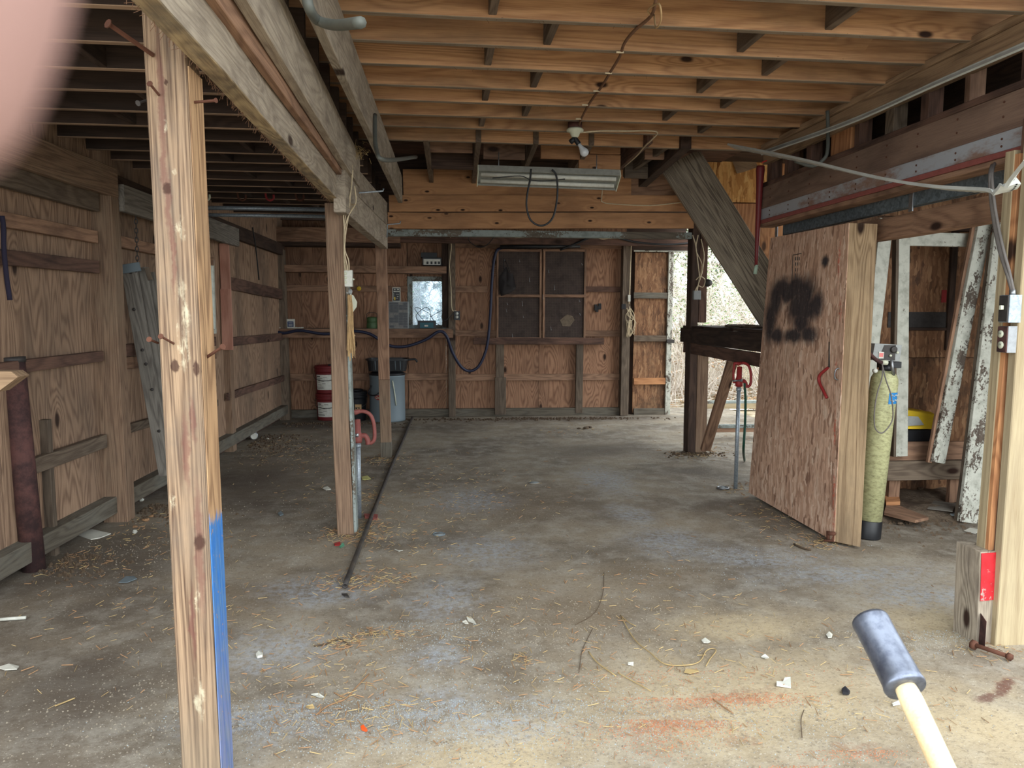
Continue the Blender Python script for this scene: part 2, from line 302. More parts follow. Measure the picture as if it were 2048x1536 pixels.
s = M('leaf_litter_ground', .95); v = s.obj(False); c = s.mix(s.step(s.noise(v, 3, 8, .7), .4, .6), C(176, 160, 138), C(120, 104, 84)); c = s.mix(s.step(s.noise(v, 20, 4, .7), .52, .62), c, C(146, 138, 96)); s.base(c); s.bump(s.noise(v, 30, 6), .03); W['ground'] = s.m
s = M('gravel_yard', .95); v = s.obj(False); k = s.vor(v, 45); c = s.mix(s.noise(v, 4, 6), C(196, 184, 160), C(150, 140, 122)); s.base(s.mix(s.step(k.outputs['Distance'], .2, .7), c, C(110, 100, 88))); W['yard'] = s.m
s = M('dirt_bay', .95); v = s.obj(False); c = s.mix(s.step(s.noise(v, 4, 8, .7), .4, .62), C(128, 112, 94), C(84, 70, 58)); s.base(c); s.bump(s.noise(v, 25, 6, .7), .03); W['dirt'] = s.m
# ------------------------------------------------------------------ object helpers
def raw(name, verts, faces, mat, M4=None, parent=None, smooth=False, kind=None, mats=None, fm=None):
    me = bpy.data.meshes.new(name); me.from_pydata([tuple(v) for v in verts], [], faces)
    me.materials.append(mat)
    if mats: [me.materials.append(m) for m in mats]
    if fm: me.polygons.foreach_set('material_index', fm)
    if smooth: me.polygons.foreach_set('use_smooth', [True]*len(me.polygons))
    me.update()
    o = bpy.data.objects.new(name, me); col.objects.link(o)
    M4 = M4 or Matrix.Identity(4)
    if parent is not None:
        o.parent = parent; o.matrix_basis = WM[parent.name].inverted() @ M4
    else: o.matrix_basis = M4
    WM[o.name] = M4.copy()
    if kind: o['kind'] = kind
    return o
WM = {}
def thing(name, label, cat, loc=(0, 0, 0), group=None, kind=None):
    o = bpy.data.objects.new(name, None); col.objects.link(o); o.location = loc; o.empty_display_size = .05
    WM[o.name] = Matrix.Translation(V(loc)); o['label'] = label
    if cat: o['category'] = cat
    if group: o['group'] = group
    if kind: o['kind'] = kind
    return o
def tag(o, label, cat, group=None, kind=None):
    o['label'] = label
    if cat: o['category'] = cat
    if group: o['group'] = group
    if kind: o['kind'] = kind
    return o
def orient(p, x, z):
    """matrix with local X along x, local Z nearest to z"""
    x = V(x).normalized(); z = V(z); z = (z - x*z.dot(x)).normalized(); y = z.cross(x); p = V(p)
    return Matrix(((x.x, y.x, z.x, p.x), (x.y, y.y, z.y, p.y), (x.z, y.z, z.z, p.z), (0, 0, 0, 1)))
def loftmesh(rings, cap=True):
    n = len(rings[0]); vs = [v for r in rings for v in r]; fs = []
    for i in range(len(rings)-1):
        for j in range(n):
            a = i*n+j; b = i*n+(j+1) % n; fs.append((a, b, b+n, a+n))
    if cap: fs.append(tuple(range(n-1, -1, -1))); fs.append(tuple(range((len(rings)-1)*n, len(rings)*n)))
    return vs, fs
def board(name, a, b, w, t, mat, face, parent=None, seg=3, wob=.0015, ch=.003, w2=None, kind=None, skew=0, em=None):
    """timber from a to b; w across, t along 'face' direction (centre line at a-b)"""
    a = V(a); b = V(b); L = (b-a).length; m = orient(a, b-a, face); ch = min(ch, w*.2, t*.2)
    rings = []; sd = random.random()*50
    for i in range(seg+1):
        u = i/seg; ww = (w if w2 is None else w+(w2-w)*u)/2; tt = t/2
        dy = wob*noise.noise(V((u*L*1.3+sd, 0, 0)))*2; dz = wob*noise.noise(V((0, u*L*1.3+sd, 3)))*2
        x = u*L
        pts = [(-ww+ch, -tt), (ww-ch, -tt), (ww, -tt+ch), (ww, tt-ch), (ww-ch, tt), (-ww+ch, tt), (-ww, tt-ch), (-ww, -tt+ch)]
        rings.append([(x + (skew*py if i in (0, seg) else 0), py+dy, pz+dz) for py, pz in pts])
    vs, fs = loftmesh(rings)
    if em: return raw(name, vs, fs, mat, m, parent, kind=kind, mats=[W[em[0]]], fm=[1 if i < seg*8 and i % 8 in em[1] else 0 for i in range(len(fs))])
    return raw(name, vs, fs, mat, m, parent, kind=kind)
def box(name, x0, x1, y0, y1, z0, z1, mat, parent=None, axis=None, **k):
    """axis-aligned timber; grain along the axis given or the longest side"""
    d = (abs(x1-x0), abs(y1-y0), abs(z1-z0)); c = ((x0+x1)/2, (y0+y1)/2, (z0+z1)/2)
    if axis is None: axis = d.index(max(d))
    e = [V((1, 0, 0)), V((0, 1, 0)), V((0, 0, 1))][axis]; rest = [i for i in (0, 1, 2) if i != axis]
    thin = min(rest, key=lambda i: d[i]); wide = [i for i in rest if i != thin][0]
    f = [V((1, 0, 0)), V((0, 1, 0)), V((0, 0, 1))][thin]
    return board(name, V(c)-e*d[axis]/2, V(c)+e*d[axis]/2, d[wide], d[thin], mat, f, parent, **k)
def rectY(name, px0, py0, px1, py1, y, depth, mat, parent=None, axis=None, **k):
    """timber whose front face covers the given span on the plane Y=y, going back by depth"""
    a = PY(px0, (py0+py1)/2, y); b = PY(px1, (py0+py1)/2, y); t = PY((px0+px1)/2, py0, y); u = PY((px0+px1)/2, py1, y)
    return box(name, a.x, b.x, y, y+depth, u.z, t.z, mat, parent, axis, **k)
def bez(pts, n=8):
    pts = [V(p) for p in pts]
    if len(pts) < 3 or n <= 1: return pts
    out = []; P = [pts[0]*2-pts[1]] + pts + [pts[-1]*2-pts[-2]]
    for i in range(1, len(P)-2):
        p0, p1, p2, p3 = P[i-1:i+3]
        for k in range(n):
            t = k/n; out.append(.5*((2*p1)+(p2-p0)*t+(2*p0-5*p1+4*p2-p3)*t*t+(3*p1-p0-3*p2+p3)*t**3))
    out.append(pts[-1]); return out
def tubegeo(pts, r, segs=8, rfun=None):
    rings = []; pts = [V(p) for p in pts]; n = len(pts)
    t0 = (pts[1]-pts[0]).normalized(); up_ = V((0, 0, 1)) if abs(t0.z) < .9 else V((1, 0, 0)); nrm = (up_ - t0*up_.dot(t0)).normalized()
    for i, p in enumerate(pts):
        t = (pts[min(i+1, n-1)]-pts[max(i-1, 0)]).normalized(); nrm = nrm - t*nrm.dot(t)
        nrm = nrm.normalized() if nrm.length > 1e-6 else t.orthogonal().normalized()
        bi = t.cross(nrm); rr = rfun(i/(n-1)) if rfun else r
        rings.append([p+nrm*rr*math.cos(2*math.pi*j/segs)+bi*rr*math.sin(2*math.pi*j/segs) for j in range(segs)])
    return loftmesh(rings)
def join(geos):
    vs = []; fs = []
    for a, b in geos:
        o = len(vs); vs += list(a); fs += [tuple(i+o for i in f) for f in b]
    return vs, fs
def tube(name, pts, r, mat, parent=None, segs=8, n=6, rfun=None, kind=None):
    P = bez(pts, n) if n else [V(p) for p in pts]
    c = P[0]; vs, fs = tubegeo([p-c for p in P], r, segs, rfun)
    return raw(name, vs, fs, mat, Matrix.Translation(c), parent, True, kind)
def lathe(prof, segs=24):
    rings = [[(r*math.cos(2*math.pi*j/segs), r*math.sin(2*math.pi*j/segs), z) for j in range(segs)] for r, z in prof]
    return loftmesh(rings)
def lath(name, prof, mat, loc, parent=None, segs=24, axis=(0, 0, 1), smooth=True, kind=None):
    vs, fs = lathe(prof, segs); z = V(axis).normalized(); x = z.orthogonal()
    return raw(name, vs, fs, mat, orient(loc, x, z), parent, smooth, kind)
def boxgeo(x0, x1, y0, y1, z0, z1):
    vs = [(x, y, z) for x in (x0, x1) for y in (y0, y1) for z in (z0, z1)]
    return vs, [(0, 1, 3, 2), (4, 6, 7, 5), (0, 4, 5, 1), (2, 3, 7, 6), (0, 2, 6, 4), (1, 5, 7, 3)]
def poly(name, outline, nrm, t, mat, parent=None, xdir=None, kind=None):
    """flat piece with thickness: outline world points, extruded by t along nrm"""
    P = [V(p) for p in outline]; n = V(nrm).normalized(); c = P[0]; m = orient(c, xdir or (P[1]-P[0]), n); mi = m.inverted()
    a = [mi @ p for p in P]; b = [mi @ (p+n*t) for p in P]; k = len(P)
    vs = a+b; fs = [tuple(range(k-1, -1, -1)), tuple(range(k, 2*k))]+[(i, (i+1) % k, (i+1) % k+k, i+k) for i in range(k)]
    return raw(name, vs, fs, mat, m, parent, kind=kind)
def text(name, s, size, mat, p, xdir, nrm, parent=None, ext=.0006, align='CENTER'):
    cu = bpy.data.curves.new(name, 'FONT'); cu.body = s; cu.size = size; cu.extrude = ext; cu.align_x = align; cu.align_y = 'CENTER'; cu.resolution_u = 3
    tmp = bpy.data.objects.new('tmp', cu); col.objects.link(tmp); bpy.context.view_layer.update()
    me = bpy.data.meshes.new_from_object(tmp); bpy.data.objects.remove(tmp)
    me.materials.clear(); me.materials.append(mat)
    o = bpy.data.objects.new(name, me); col.objects.link(o); m = orient(p, xdir, nrm)
    if parent is not None: o.parent = parent; o.matrix_basis = WM[parent.name].inverted() @ m
    else: o.matrix_basis = m
    WM[o.name] = m; return o
def lump(name, loc, sx, sy, sz, mat, parent=None, seed=0, segs=8, kind=None):
    vs = []; fs = []; R = 5
    for i in range(R+1):
        ph = math.pi*i/R
        for j in range(segs):
            th = 2*math.pi*j/segs; d = V((math.sin(ph)*math.cos(th), math.sin(ph)*math.sin(th), math.cos(ph)))
            k = 1+.35*noise.noise(d*1.7+V((seed*3.1, 0, 0))); vs.append((d.x*sx*k, d.y*sy*k, (d.z*k+.8)*sz))
    for i in range(R):
        for j in range(segs):
            a = i*segs+j; b = i*segs+(j+1) % segs; fs.append((a, a+segs, b+segs, b))
    return raw(name, vs, fs, mat, Matrix.Translation(V(loc)) @ Matrix.Rotation(seed*1.3, 4, 'Z'), parent, kind=kind)
# ================================================================== SETTING
S = 1.1034                                       # measured at eye height 1.45, built at 1.6
def struct(name, label, loc=(0, 0, 0)): return thing(name, label, None, loc, kind='structure')
YB = 11.6; YM = 8.28                             # back wall, mid beam
def XL(y): return -2.56 + (y-4.9)*.04            # left wall line
# floor slab (subdivided for slight unevenness)
def grid(name, x0, x1, y0, y1, nx, ny, z, amp, mat, thick=.12, sc_=1.3, parent=None):
    vs = []; fs = []
    for j in range(ny+1):
        for i in range(nx+1):
            x = x0+(x1-x0)*i/nx; y = y0+(y1-y0)*j/ny; vs.append((x, y, z+amp*noise.noise(V((x*sc_, y*sc_, 0)))))
    for j in range(ny):
        for i in range(nx): a = j*(nx+1)+i; fs.append((a, a+1, a+nx+2, a+nx+1))
    return raw(name, vs, fs, mat, parent=parent, smooth=True)
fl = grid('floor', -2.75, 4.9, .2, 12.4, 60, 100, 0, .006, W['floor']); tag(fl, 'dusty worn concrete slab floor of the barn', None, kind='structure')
g = grid('ground', -30, 30, 12.3, 50, 60, 50, -.06, .12, W['ground'], sc_=.6); tag(g, 'leaf-strewn ground outside behind the barn', None, kind='structure')
g = grid('ground', 4.8, 30, -12, 12.4, 20, 20, -.06, .05, W['ground'], sc_=.6); tag(g, 'leaf-strewn ground beside the barn', None, kind='structure')
g = grid('ground', -30, -2.7, -12, 12.4, 20, 20, -.06, .05, W['ground'], sc_=.6); tag(g, 'ground beyond the left wall of the barn', None, kind='structure')
g = grid('ground', -2.8, 4.9, -12, .25, 20, 20, -.02, .02, W['yard'], sc_=.6); tag(g, 'unseen pale gravel yard in front of the barn', None, kind='structure')  # unseen yard, made pale to bounce daylight up onto the joists

# ---------------------------------------------------------------- ceiling, right bay: pine joists
ceil = struct('ceiling', 'open joist ceiling of sawn timber above the barn floor', (0, 5, 3))
zj = 3.012; hj = .235
ends = [(2160, -8), (2050, 18), (1950, 72), (1860, 120), (1775, 158), (1715, 192), (1670, 218), (1632, 242), (1600, 262), (1580, 285)]
yj = [3.04, 3.36, 3.75, 4.105, 4.50, 4.84, 5.12, 5.40, 5.66, 5.93]
jy = []
for (ex, ey), y0 in zip(ends, yj):
    p = PZ(1150, {72: 44, 120: 98, 158: 143, 192: 183, 218: 212, 242: 240, 262: 263, 285: 290}.get(ey, 0), zj) if ey > 60 else None
    jy.append(p.y if p else None)
# the first two continue the run towards the front opening
d0 = jy[3]-jy[2]; jy[1] = jy[2]-d0; jy[0] = jy[1]-d0
jy = [jy[0]-2*d0, jy[0]-d0] + jy
for i, y in enumerate(jy):
    xl = -.92; tilt = .012
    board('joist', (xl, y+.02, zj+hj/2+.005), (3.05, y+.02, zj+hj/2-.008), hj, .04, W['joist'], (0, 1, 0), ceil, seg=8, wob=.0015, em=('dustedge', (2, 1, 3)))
# decking above
for k in range(14):
    y0 = 1.6+k*.5
    if y0 > 8.2: break
    board('decking_board', (-.95, y0+.24, zj+hj+.016), (3.1, y0+.24, zj+hj+.016), .49, .024, W['dark' if k % 3 else 'girt_red'], (0, 0, 1), ceil, seg=1, wob=0)
# blocking between the joists (bridging)
blk = [(1105, 0), (975, 1), (1078, 2), (968, 3), (1056, 4), (965, 5), (1041, 6), (957, 7), (1560, 0), (1620, 1), (1452, 2), (1508, 3), (1382, 4), (1436, 5), (1318, 6), (1382, 7)]
yy = jy[3:]
for px, k in blk:
    k2 = k
    if k2+1 > len(yy): continue
    yn = yy[k2] if k2 < len(yy) else None
    ya = yy[k2-1] if k2 > 0 else jy[2]
    yb = yn
    x = (PZ(px, 0, zj).x if False else None)
    # x of the block bottom on the far joist
    py_ = [40, 92, 135, 172, 205, 228, 255, 282][k]
    q = PZ(px, py_, zj)
    board('blocking', (q.x, ya+.04, zj+hj/2+.01), (q.x, yb, zj+hj/2+.01), hj-.01, .04, W['block'], (1, 0, 0), ceil, seg=1)
# trimmers running back from the last joist to the mid beam (stair opening)
jl = jy[-1]
tr = [((851, 282), (863, 367), 0), ((957, 284), (947, 369), 0), ((1072, 287), (1046, 352), 0), ((1183, 290), (1140, 355), 0), ((1300, 287), (1236, 342), 1)]
for (a, b, c) in tr:
    A = PZ(*a, zj); B = PZ(*b, zj-.02); A.z += .1; B.z += .1
    board('trimmer', A, B, .2, .045, W['block' if not c else 'girt_red'], (1, .06, 0), ceil, seg=2)
A = PZ(1372, 298, zj-.02); B = PZ(1285, 374, zj-.1)
board('trimmer', A+V((0, 0, .09)), B+V((0, 0, .09)), .18, .09, W['dark'], (1, 0, 0), ceil, seg=2)
A = PZ(1322, 296, zj); B = PZ(1230, 360, zj-.05)
board('trimmer', A+V((.1, 0, .1)), B+V((.1, 0, .1)), .14, .04, W['stud'], (1, 0, 0), ceil, seg=2)
# header pieces between the trimmers
for (x0, y0, x1, y1, Y, m) in [(860, 284, 945, 304, jl+.55, 'girt'), (862, 304, 947, 338, jl+1.0, 'dark'), (967, 288, 1050, 318, jl+.5, 'girt'), (1082, 288, 1160, 317, jl+.5, 'orangebeam'), (1180, 290, 1241, 307, jl+.5, 'orangebeam'),
                               (1158, 309, 1241, 337, jl+.55, 'orangebeam'), (1290, 290, 1343, 318, jl+.45, 'girt'), (1250, 320, 1296, 356, jl+1.0, 'stud'), (962, 322, 1150, 345, jl+1.4, 'dark')]:
    rectY('header_piece', x0, y0, x1, y1, Y, .04, W[m], ceil, 0, seg=1)
# upper boards and big orange beam at mid depth
bm = thing('beam', 'pair of orange knotty boards forming the deep beam over the rear bay', 'beam', (1, YM, 2.7))
for (x0, y0, x1, y1, m, dy, dp) in [(806, 337, 1262, 392, 'orangebeam', .03, .04), (1262, 337, 1395, 392, 'girt', .03, .04), (778, 390, 1384, 424, 'orangebeam', 0, .04), (776, 425, 1386, 458, 'orangebeam', .0, .04)]:
    a = PY(x0, y0, YM); b = PY(x1, y1, YM)
    board('board', (a.x, YM+dy, (a.z+PY(x0, y1, YM).z)/2), (b.x, YM+dy, (b.z+PY(x1, y0, YM).z)/2), abs(PY(x0, y0, YM).z-PY(x0, y1, YM).z)-.004, dp, W[m], (0, 1, 0), bm, seg=6, wob=.004)
a = PY(773, 458, YM); b = PY(1384, 471, YM)
board('under_board', (a.x, YM+.05, a.z-.035), (b.x, YM+.05, b.z), .07, .09, W['tealpaint'], (0, 1, 0), bm, seg=6, wob=.003)
# ceiling of the rear lean-to and roof sheets
for k in range(7):
    y = YM+.35+k*.5; z = 3.12
    board('decking_board', (-2.6, y, z), (3.9, y, z), .5, .03, W['dark'], (0, .1, 1), ceil, seg=1, wob=0)
for k in range(6):
    y = YM+.5+k*.55; z = 3.02
    board('joist', (-2.5, y, z), (3.6, y, z), .14, .04, W['joist_old'], (0, 1, 0), ceil, seg=2)
# ---------------------------------------------------------------- ceiling, left bay: dark joists
zl = 2.765
ly = [PZ(270, p, zl).y for p in (15, 84, 139, 183, 221, 251, 277, 300, 320)]
dl = (ly[-1]-ly[0])/8
ly = [ly[0]-dl*k for k in (4, 3, 2, 1)] + ly + [ly[-1]+dl*k for k in range(1, 9)]
for i, y in enumerate(ly):
    board('joist', (-3.0, y+.02, zl+.09), (-.58, y+.02, zl+.09+.006*math.sin(i*2.1)), .18, .04, W['joist_old'], (0, 1, 0), ceil, seg=3, wob=.002, em=('brightedge', (2, 1, 3)))
for i in range(len(ly)-1):
    if i % 2 == 0: xs = (-1.05, -1.9) if i % 4 == 0 else (-1.35,)
    else: xs = (-1.6,)
    for x in xs: board('blocking', (x, ly[i]+.04, zl+.09), (x, ly[i+1], zl+.09), .17, .04, W['joist_old'], (1, 0, 0), ceil, seg=1)
for k in range(16):
    y = ly[0]-.1+k*.5
    board('decking_board', (-3.05, y+.24, zl+.195), (-.9, y+.24, zl+.195), .49, .024, W['dark'], (0, 0, 1), ceil, seg=1, wob=0)
box('closing_board', -3.0, 3.95, YM+.1, YM+.13, 2.78, 3.35, W['dark'], ceil)  # added above the mid beam to shut out a leak of sky light
for k in range(5): box('decking_board', 3.1, 5.0, 6.25+k*.47, 6.71+k*.47, 3.26, 3.29, W['dark'], ceil, 0, seg=1, wob=0)  # added decking, keeps sky light off the sheathing behind the stringer
box('closing_board', -.93, -.90, 1.7, 8.3, zl+.1, zj+hj+.03, W['dark'], ceil)
# ---------------------------------------------------------------- girders over the post row
gd = thing('girder', 'weathered built-up girder of grey and brown planks carried by the post row', 'beam', (-.65, 3.5, 2.4))
board('plank', (-.70, 1.55, 2.465), (-.70, 5.47, 2.475), .235, .07, W['greybeam'], (1, 0, 0), gd, seg=16, wob=.005, em=('tanbeam', (6, 5, 7)))
board('plank', (-.645, 1.5, 2.57), (-.645, 5.6, 2.60), .17, .035, W['girt'], (1, 0, 0), gd, seg=10, wob=.003)
board('plank', (-.60, 1.5, 2.68), (-.60, 5.9, 2.66), .24, .045, W['greybeam'], (1, 0, 0), gd, seg=12, wob=.004)
g2 = thing('girder', 'deep grey double plank beam with a seam, between the middle and rear posts', 'beam', (-.5, 7, 2.4))
def px2(a, Ya, b, Yb): return PY(*a, Ya), PY(*b, Yb)
A1, B1 = px2((696, 433), 5.45, (774, 497), 8.2)      # bottom right edge
A2, B2 = px2((707, 321), 5.45, (774, 404), 8.2)      # top right edge
A1.x = A2.x = (A1.x+A2.x)/2; B1.x = B2.x = (B1.x+B2.x)/2
for (f0, f1) in ((0, .495), (.505, 1.0)):
    ab = A1.lerp(A2, f0); at = A1.lerp(A2, f1); bb = B1.lerp(B2, f0); bt = B1.lerp(B2, f1)
    a = (ab+at)/2; b = (bb+bt)/2; d = (b-a).normalized()
    board('plank', a-d*.25-V((.04, 0, 0)), b+d*.06-V((.04, 0, 0)), (at-ab).length, .08, W['greybeam'], (1, 0, 0), g2, w2=(bt-bb).length, seg=8, wob=.003)
ld = tag(board('ledger_beam', (-.5, 1.7, 2.87), (-.375, 8.1, 2.88), .27, .045, W['greybeam'], (1, 0, 0), None, seg=14, wob=.005), 'weathered grey plank set on edge under the joists right of the girder', 'beam')
# ---------------------------------------------------------------- left wall
wl = struct('wall_left', 'left barn wall of plywood siding, posts and brown girts', (-2.5, 7, 0))
def lw(y, off=0): return XL(y)+off
ypan = [2.2, 3.42, 4.64, 5.86, 7.08, 8.05, 8.42, 9.27, 10.4, 11.62]
for a, b in zip(ypan[:-1], ypan[1:]):
    if a == 8.05: # window bay: siding above and below
        z0w = PX(418, 668, -2.4).z; z1w = PX(418, 518, -2.4).z
        for (q0, q1) in ((0, z0w), (z1w, 3.05)):
            board('plywood_panel', (lw((a+b)/2), (a+b)/2, q0), (lw((a+b)/2), (a+b)/2, q1), b-a-.003, .014, W['plyl'], (1, -.04, 0), wl, seg=1, wob=0)
        continue
    board('plywood_panel', (lw((a+b)/2), (a+b)/2, .04), (lw((a+b)/2), (a+b)/2, 3.05), b-a-.004, .014, W['plyl'], (1, -.04, 0), wl, seg=1, wob=0)
def lgirt(name, p0, p1, hpx0, Y0, Y1, m, off=.03, t=.045):
    """girt whose top edge passes the two pixels, height from hpx0 (top y, bottom y at p0.x)"""
    n = V((1, -.04, 0)); P0 = PP(*p0, (lw(4.9)+off+t, 4.9, 0), n); P1 = PP(*p1, (lw(4.9)+off+t, 4.9, 0), n)
    Q = PP(p0[0], hpx0, (lw(4.9)+off+t, 4.9, 0), n); h = abs(P0.z-Q.z); sl = (P1.z-P0.z)/(P1.y-P0.y)
    za = P0.z+(Y0-P0.y)*sl-h/2; zb = P0.z+(Y1-P0.y)*sl-h/2
    return board(name, (lw(Y0)+off+t/2, Y0, za), (lw(Y1)+off+t/2, Y1, zb), h, t, W[m], n, wl, seg=4, wob=.004)
lgirt('girt', (14, 425), (170, 457), 455, 2.2, 5.8, 'girt')
lgirt('girt', (16, 500), (174, 519), 531, 2.2, 5.8, 'girt_red')
lgirt('girt', (23, 724), (188, 704), 750, 2.2, 5.8, 'girt_red')
lgirt('girt', (36, 929), (199, 874), 962, 4.75, 5.8, 'stud')
lgirt('sill_board', (62, 1086), (211, 1006), 1128, 2.2, 11.5, 'sill', off=.0, t=.1)
lgirt('girt', (236, 470), (300, 485), 493, 6.1, 8.3, 'girt')
lgirt('girt', (240, 690), (300, 685), 715, 6.1, 8.3, 'girt_red')
lgirt('girt', (240, 716), (290, 712), 740, 6.1, 8.3, 'girt')
lgirt('girt', (250, 852), (310, 835), 870, 6.1, 8.3, 'stud')
lgirt('girt', (455, 552), (545, 574), 578, 8.7, 11.4, 'girt_red', t=.03)
lgirt('girt', (462, 675), (545, 668), 693, 8.7, 11.4, 'girt_red', t=.03)
lgirt('girt', (466, 783), (548, 757), 798, 8.7, 11.4, 'girt_red', t=.03)
for (y0, y1, q0, q1) in ((2.2, 8.05, 0, 3.1), (8.42, 11.65, 0, 3.1), (8.05, 8.42, 0, z0w), (8.05, 8.42, z1w, 3.1)):
    board('leak_backing', (lw((y0+y1)/2)-.03, (y0+y1)/2, q0), (lw((y0+y1)/2)-.03, (y0+y1)/2, q1), y1-y0, .02, W['dark'], (1, -.04, 0), wl, seg=1, wob=0)  # unseen sheets added behind the panels to stop light through the seams
# plates at the top of the left wall
pt = thing('beam', 'thick brown top plate plank along the left wall, nearest part', 'beam', (-2.4, 4, 2.5))
board('plank', (lw(2)+.14, 2.0, 2.52), (lw(5.95)+.14, 5.95, 2.545), .21, .05, W['post2'], (1, -.04, 0), pt, seg=6, wob=.004)
board('plank', (lw(2)+.07, 2.0, 2.37), (lw(5.8)+.07, 5.8, 2.385), .14, .05, W['stud'], (1, -.04, 0), pt, seg=6, wob=.004)
A, B = PY(228, 385, 6.05), PY(443, 452, 8.75)
pt2 = tag(board('beam', (lw(6)+.16, 6.0, 2.45), (lw(8.8)+.16, 8.85, 2.43), .2, .05, W['oldgrey'], (1, -.04, 0), None, seg=5, wob=.004), 'grey plank beam along the left wall between its two posts', 'beam')
board('plate_board', (lw(6)+.05, 6.0, 2.56), (lw(11.4)+.05, 11.4, 2.5), .16, .06, W['dark'], (1, -.04, 0), wl, seg=4)
# posts in the left wall
def post(name, pb, pt_, Y, wpx, dep, mat, label=None, parent=None, zb=None, zt=None, face=(0, 1, 0), cat='post', seg=8, group=None):
    """vertical timber: centre line through pixel pb (bottom) and pt_ (top) at depth Y"""
    B = PY(*pb, Y); T = PY(*pt_, Y)
    if zb is not None: u = (zb-B.z)/(T.z-B.z); B2 = B+(T-B)*u; B = B2
    if zt is not None: u = (zt-B.z)/(T.z-B.z); T = B+(T-B)*u
    w_ = wpx*Y/FPX*1.0
    o = board(name, B+V((0, dep/2, 0)), T+V((0, dep/2, 0)), w_, dep, W[mat], face, parent, seg=seg, wob=.004)
    if label: tag(o, label, cat, group)
    return o
wp1 = post('wall_post', (230, 1018), (196, 398), 5.85, 46, .14, 'post2', parent=wl, zb=0, zt=2.47)
post('wall_stud', (102, 1120), (88, 900), 5.05, 20, .05, 'stud', parent=wl, zb=0, zt=.9)
post('wall_post', (451, 905), (437, 480), 8.75, 30, .14, 'post2', parent=wl, zb=0, zt=2.42)
post('trim_board', (452, 600), (445, 430), 8.68, 18, .03, 'pink', parent=wl, zb=PY(452, 578, 8.68).z, zt=2.35)
post('trim_board', (455, 700), (451, 580), 8.66, 20, .03, 'pink', parent=wl, zb=PY(456, 700, 8.66).z, zt=PY(451, 578, 8.66).z)
post('wall_post', (562, 836), (548, 480), 11.3, 34, .14, 'stud', parent=wl, zb=0, zt=2.5)
for px_, y0 in ((497, 9.8), (520, 10.5)):
    pass
# rusted pipe standing at the left wall
P = PZ(68, 1140, 0); P2 = PY(25, 718, P.y)
rpipe = thing('pipe', 'thick rusty maroon pipe standing against the left wall near the frame edge', 'pipe', (P.x, P.y, 0))
tube('pipe_body', [P, P2], .066, W['rustpipe'], rpipe, segs=20, n=0)
tube('pipe_cap', [P2-(P2-P).normalized()*.02, P2+(P2-P).normalized()*.012], .07, W['iron'], rpipe, segs=20, n=0)
# sliver of wood poking in from the left
a = PY(-60, 762, 3.3); b = PY(30, 757, 3.3)
tag(poly('timber_end', [PY(-90, 742, 3.3), PY(22, 743, 3.3), PY(36, 754, 3.3), PY(-5, 784, 3.3), PY(-90, 800, 3.3)], (0, 1, 0), .09, W['platec'], None), 'pale pointed timber end jutting in at the left edge of the view', 'timber')
# left window
wn = struct('window_1', 'narrow bright window in the left wall partly hidden by the nearest post', (-2.4, 8.2, 1.6))
za, zb_ = z0w, z1w
for (y0, y1, q0, q1) in ((8.05, 8.09, za, zb_), (8.38, 8.42, za, zb_), (8.05, 8.42, za, za+.05), (8.05, 8.42, zb_-.05, zb_)):
    box('window_frame', lw(8.2)-.03, lw(8.2)+.05, y0, y1, q0, q1, W['whitepaint'], wn)
box('pane', lw(8.2)-.005, lw(8.2)+.0, 8.09, 8.38, za+.05, zb_-.05, W['glassy'], wn, wob=0)
# ---------------------------------------------------------------- back wall
wb = struct('wall_back', 'rear barn wall of knotty plywood panels with studs and girts', (0, YB, 0))
xw = [PY(p, 640, YB).x for p in (556, 604, 728, 780, 895, 920, 1078, 1236, 1268)]
zt = 3.08
wx0, wz1 = PY(815, 553, YB).x, PY(815, 553, YB).z; wx1, wz0 = PY(892, 659, YB).x, PY(892, 659, YB).z
def bpan(x0, x1, z0, z1): box('plywood_panel', x0+.002, x1-.002, YB, YB+.014, z0, z1, W['plyb'], wb, 2, seg=1, wob=0, ch=.001)
edges = [PY(p, 640, YB).x for p in (540, 604, 728, 815)]
for a, b in zip(edges[:-1], edges[1:]): bpan(a, b, .05, zt)
bpan(wx0, wx1, .05, wz0); bpan(wx0, wx1, wz1, zt)
edges = [wx1]+[PY(p, 640, YB).x for p in (920, 1078, 1165, 1250)]
for a, b in zip(edges[:-1], edges[1:]): bpan(a, b, .05, zt)
F = YB-.04
def R(name, x0, y0, x1, y1, m, Y=F, d=.038, axis=None, parent=wb, **k): return rectY(name, x0, y0, x1, y1, Y, d, W[m], parent, axis, **k)
for (x0, y0, x1, y1, m) in [(556, 571, 815, 583, 'girt'), (911, 572, 975, 585, 'girt'), (1172, 573, 1245, 584, 'girt_red'), (911, 661, 1245, 673, 'girt'), (556, 747, 897, 761, 'girt'), (911, 748, 1243, 761, 'girt'),
                            (911, 488, 1243, 496, 'girt'), (556, 662, 897, 676, 'girt')]:
    R('girt', x0, y0, x1, y1, m)
R('sill_board', 560, 818, 1243, 833, 'sill', YB-.08, .08, 0)
R('wall_stud', 897, 480, 911, 834, 'stud', YB-.14, .13)
R('wall_stud', 1244, 478, 1260, 831, 'stud', YB-.16, .15)
R('wall_stud', 992, 686, 1008, 756, 'stud', YB-.09, .05); R('wall_stud', 990, 755, 1012, 829, 'stud', YB-.13, .06); R('wall_stud', 1152, 686, 1166, 826, 'stud', YB-.09, .05)
R('wall_stud', 884, 482, 896, 655, 'dark', YB-.06, .05)
R('ledge_board', 947, 676, 1208, 689, 'girt_red', YB-.13, .09, 0)
R('top_board', 640, 470, 1386, 488, 'girt_red', YB-.3, .05, 0)
R('top_board', 529, 455, 800, 484, 'girt', YB-.35, .05, 0)
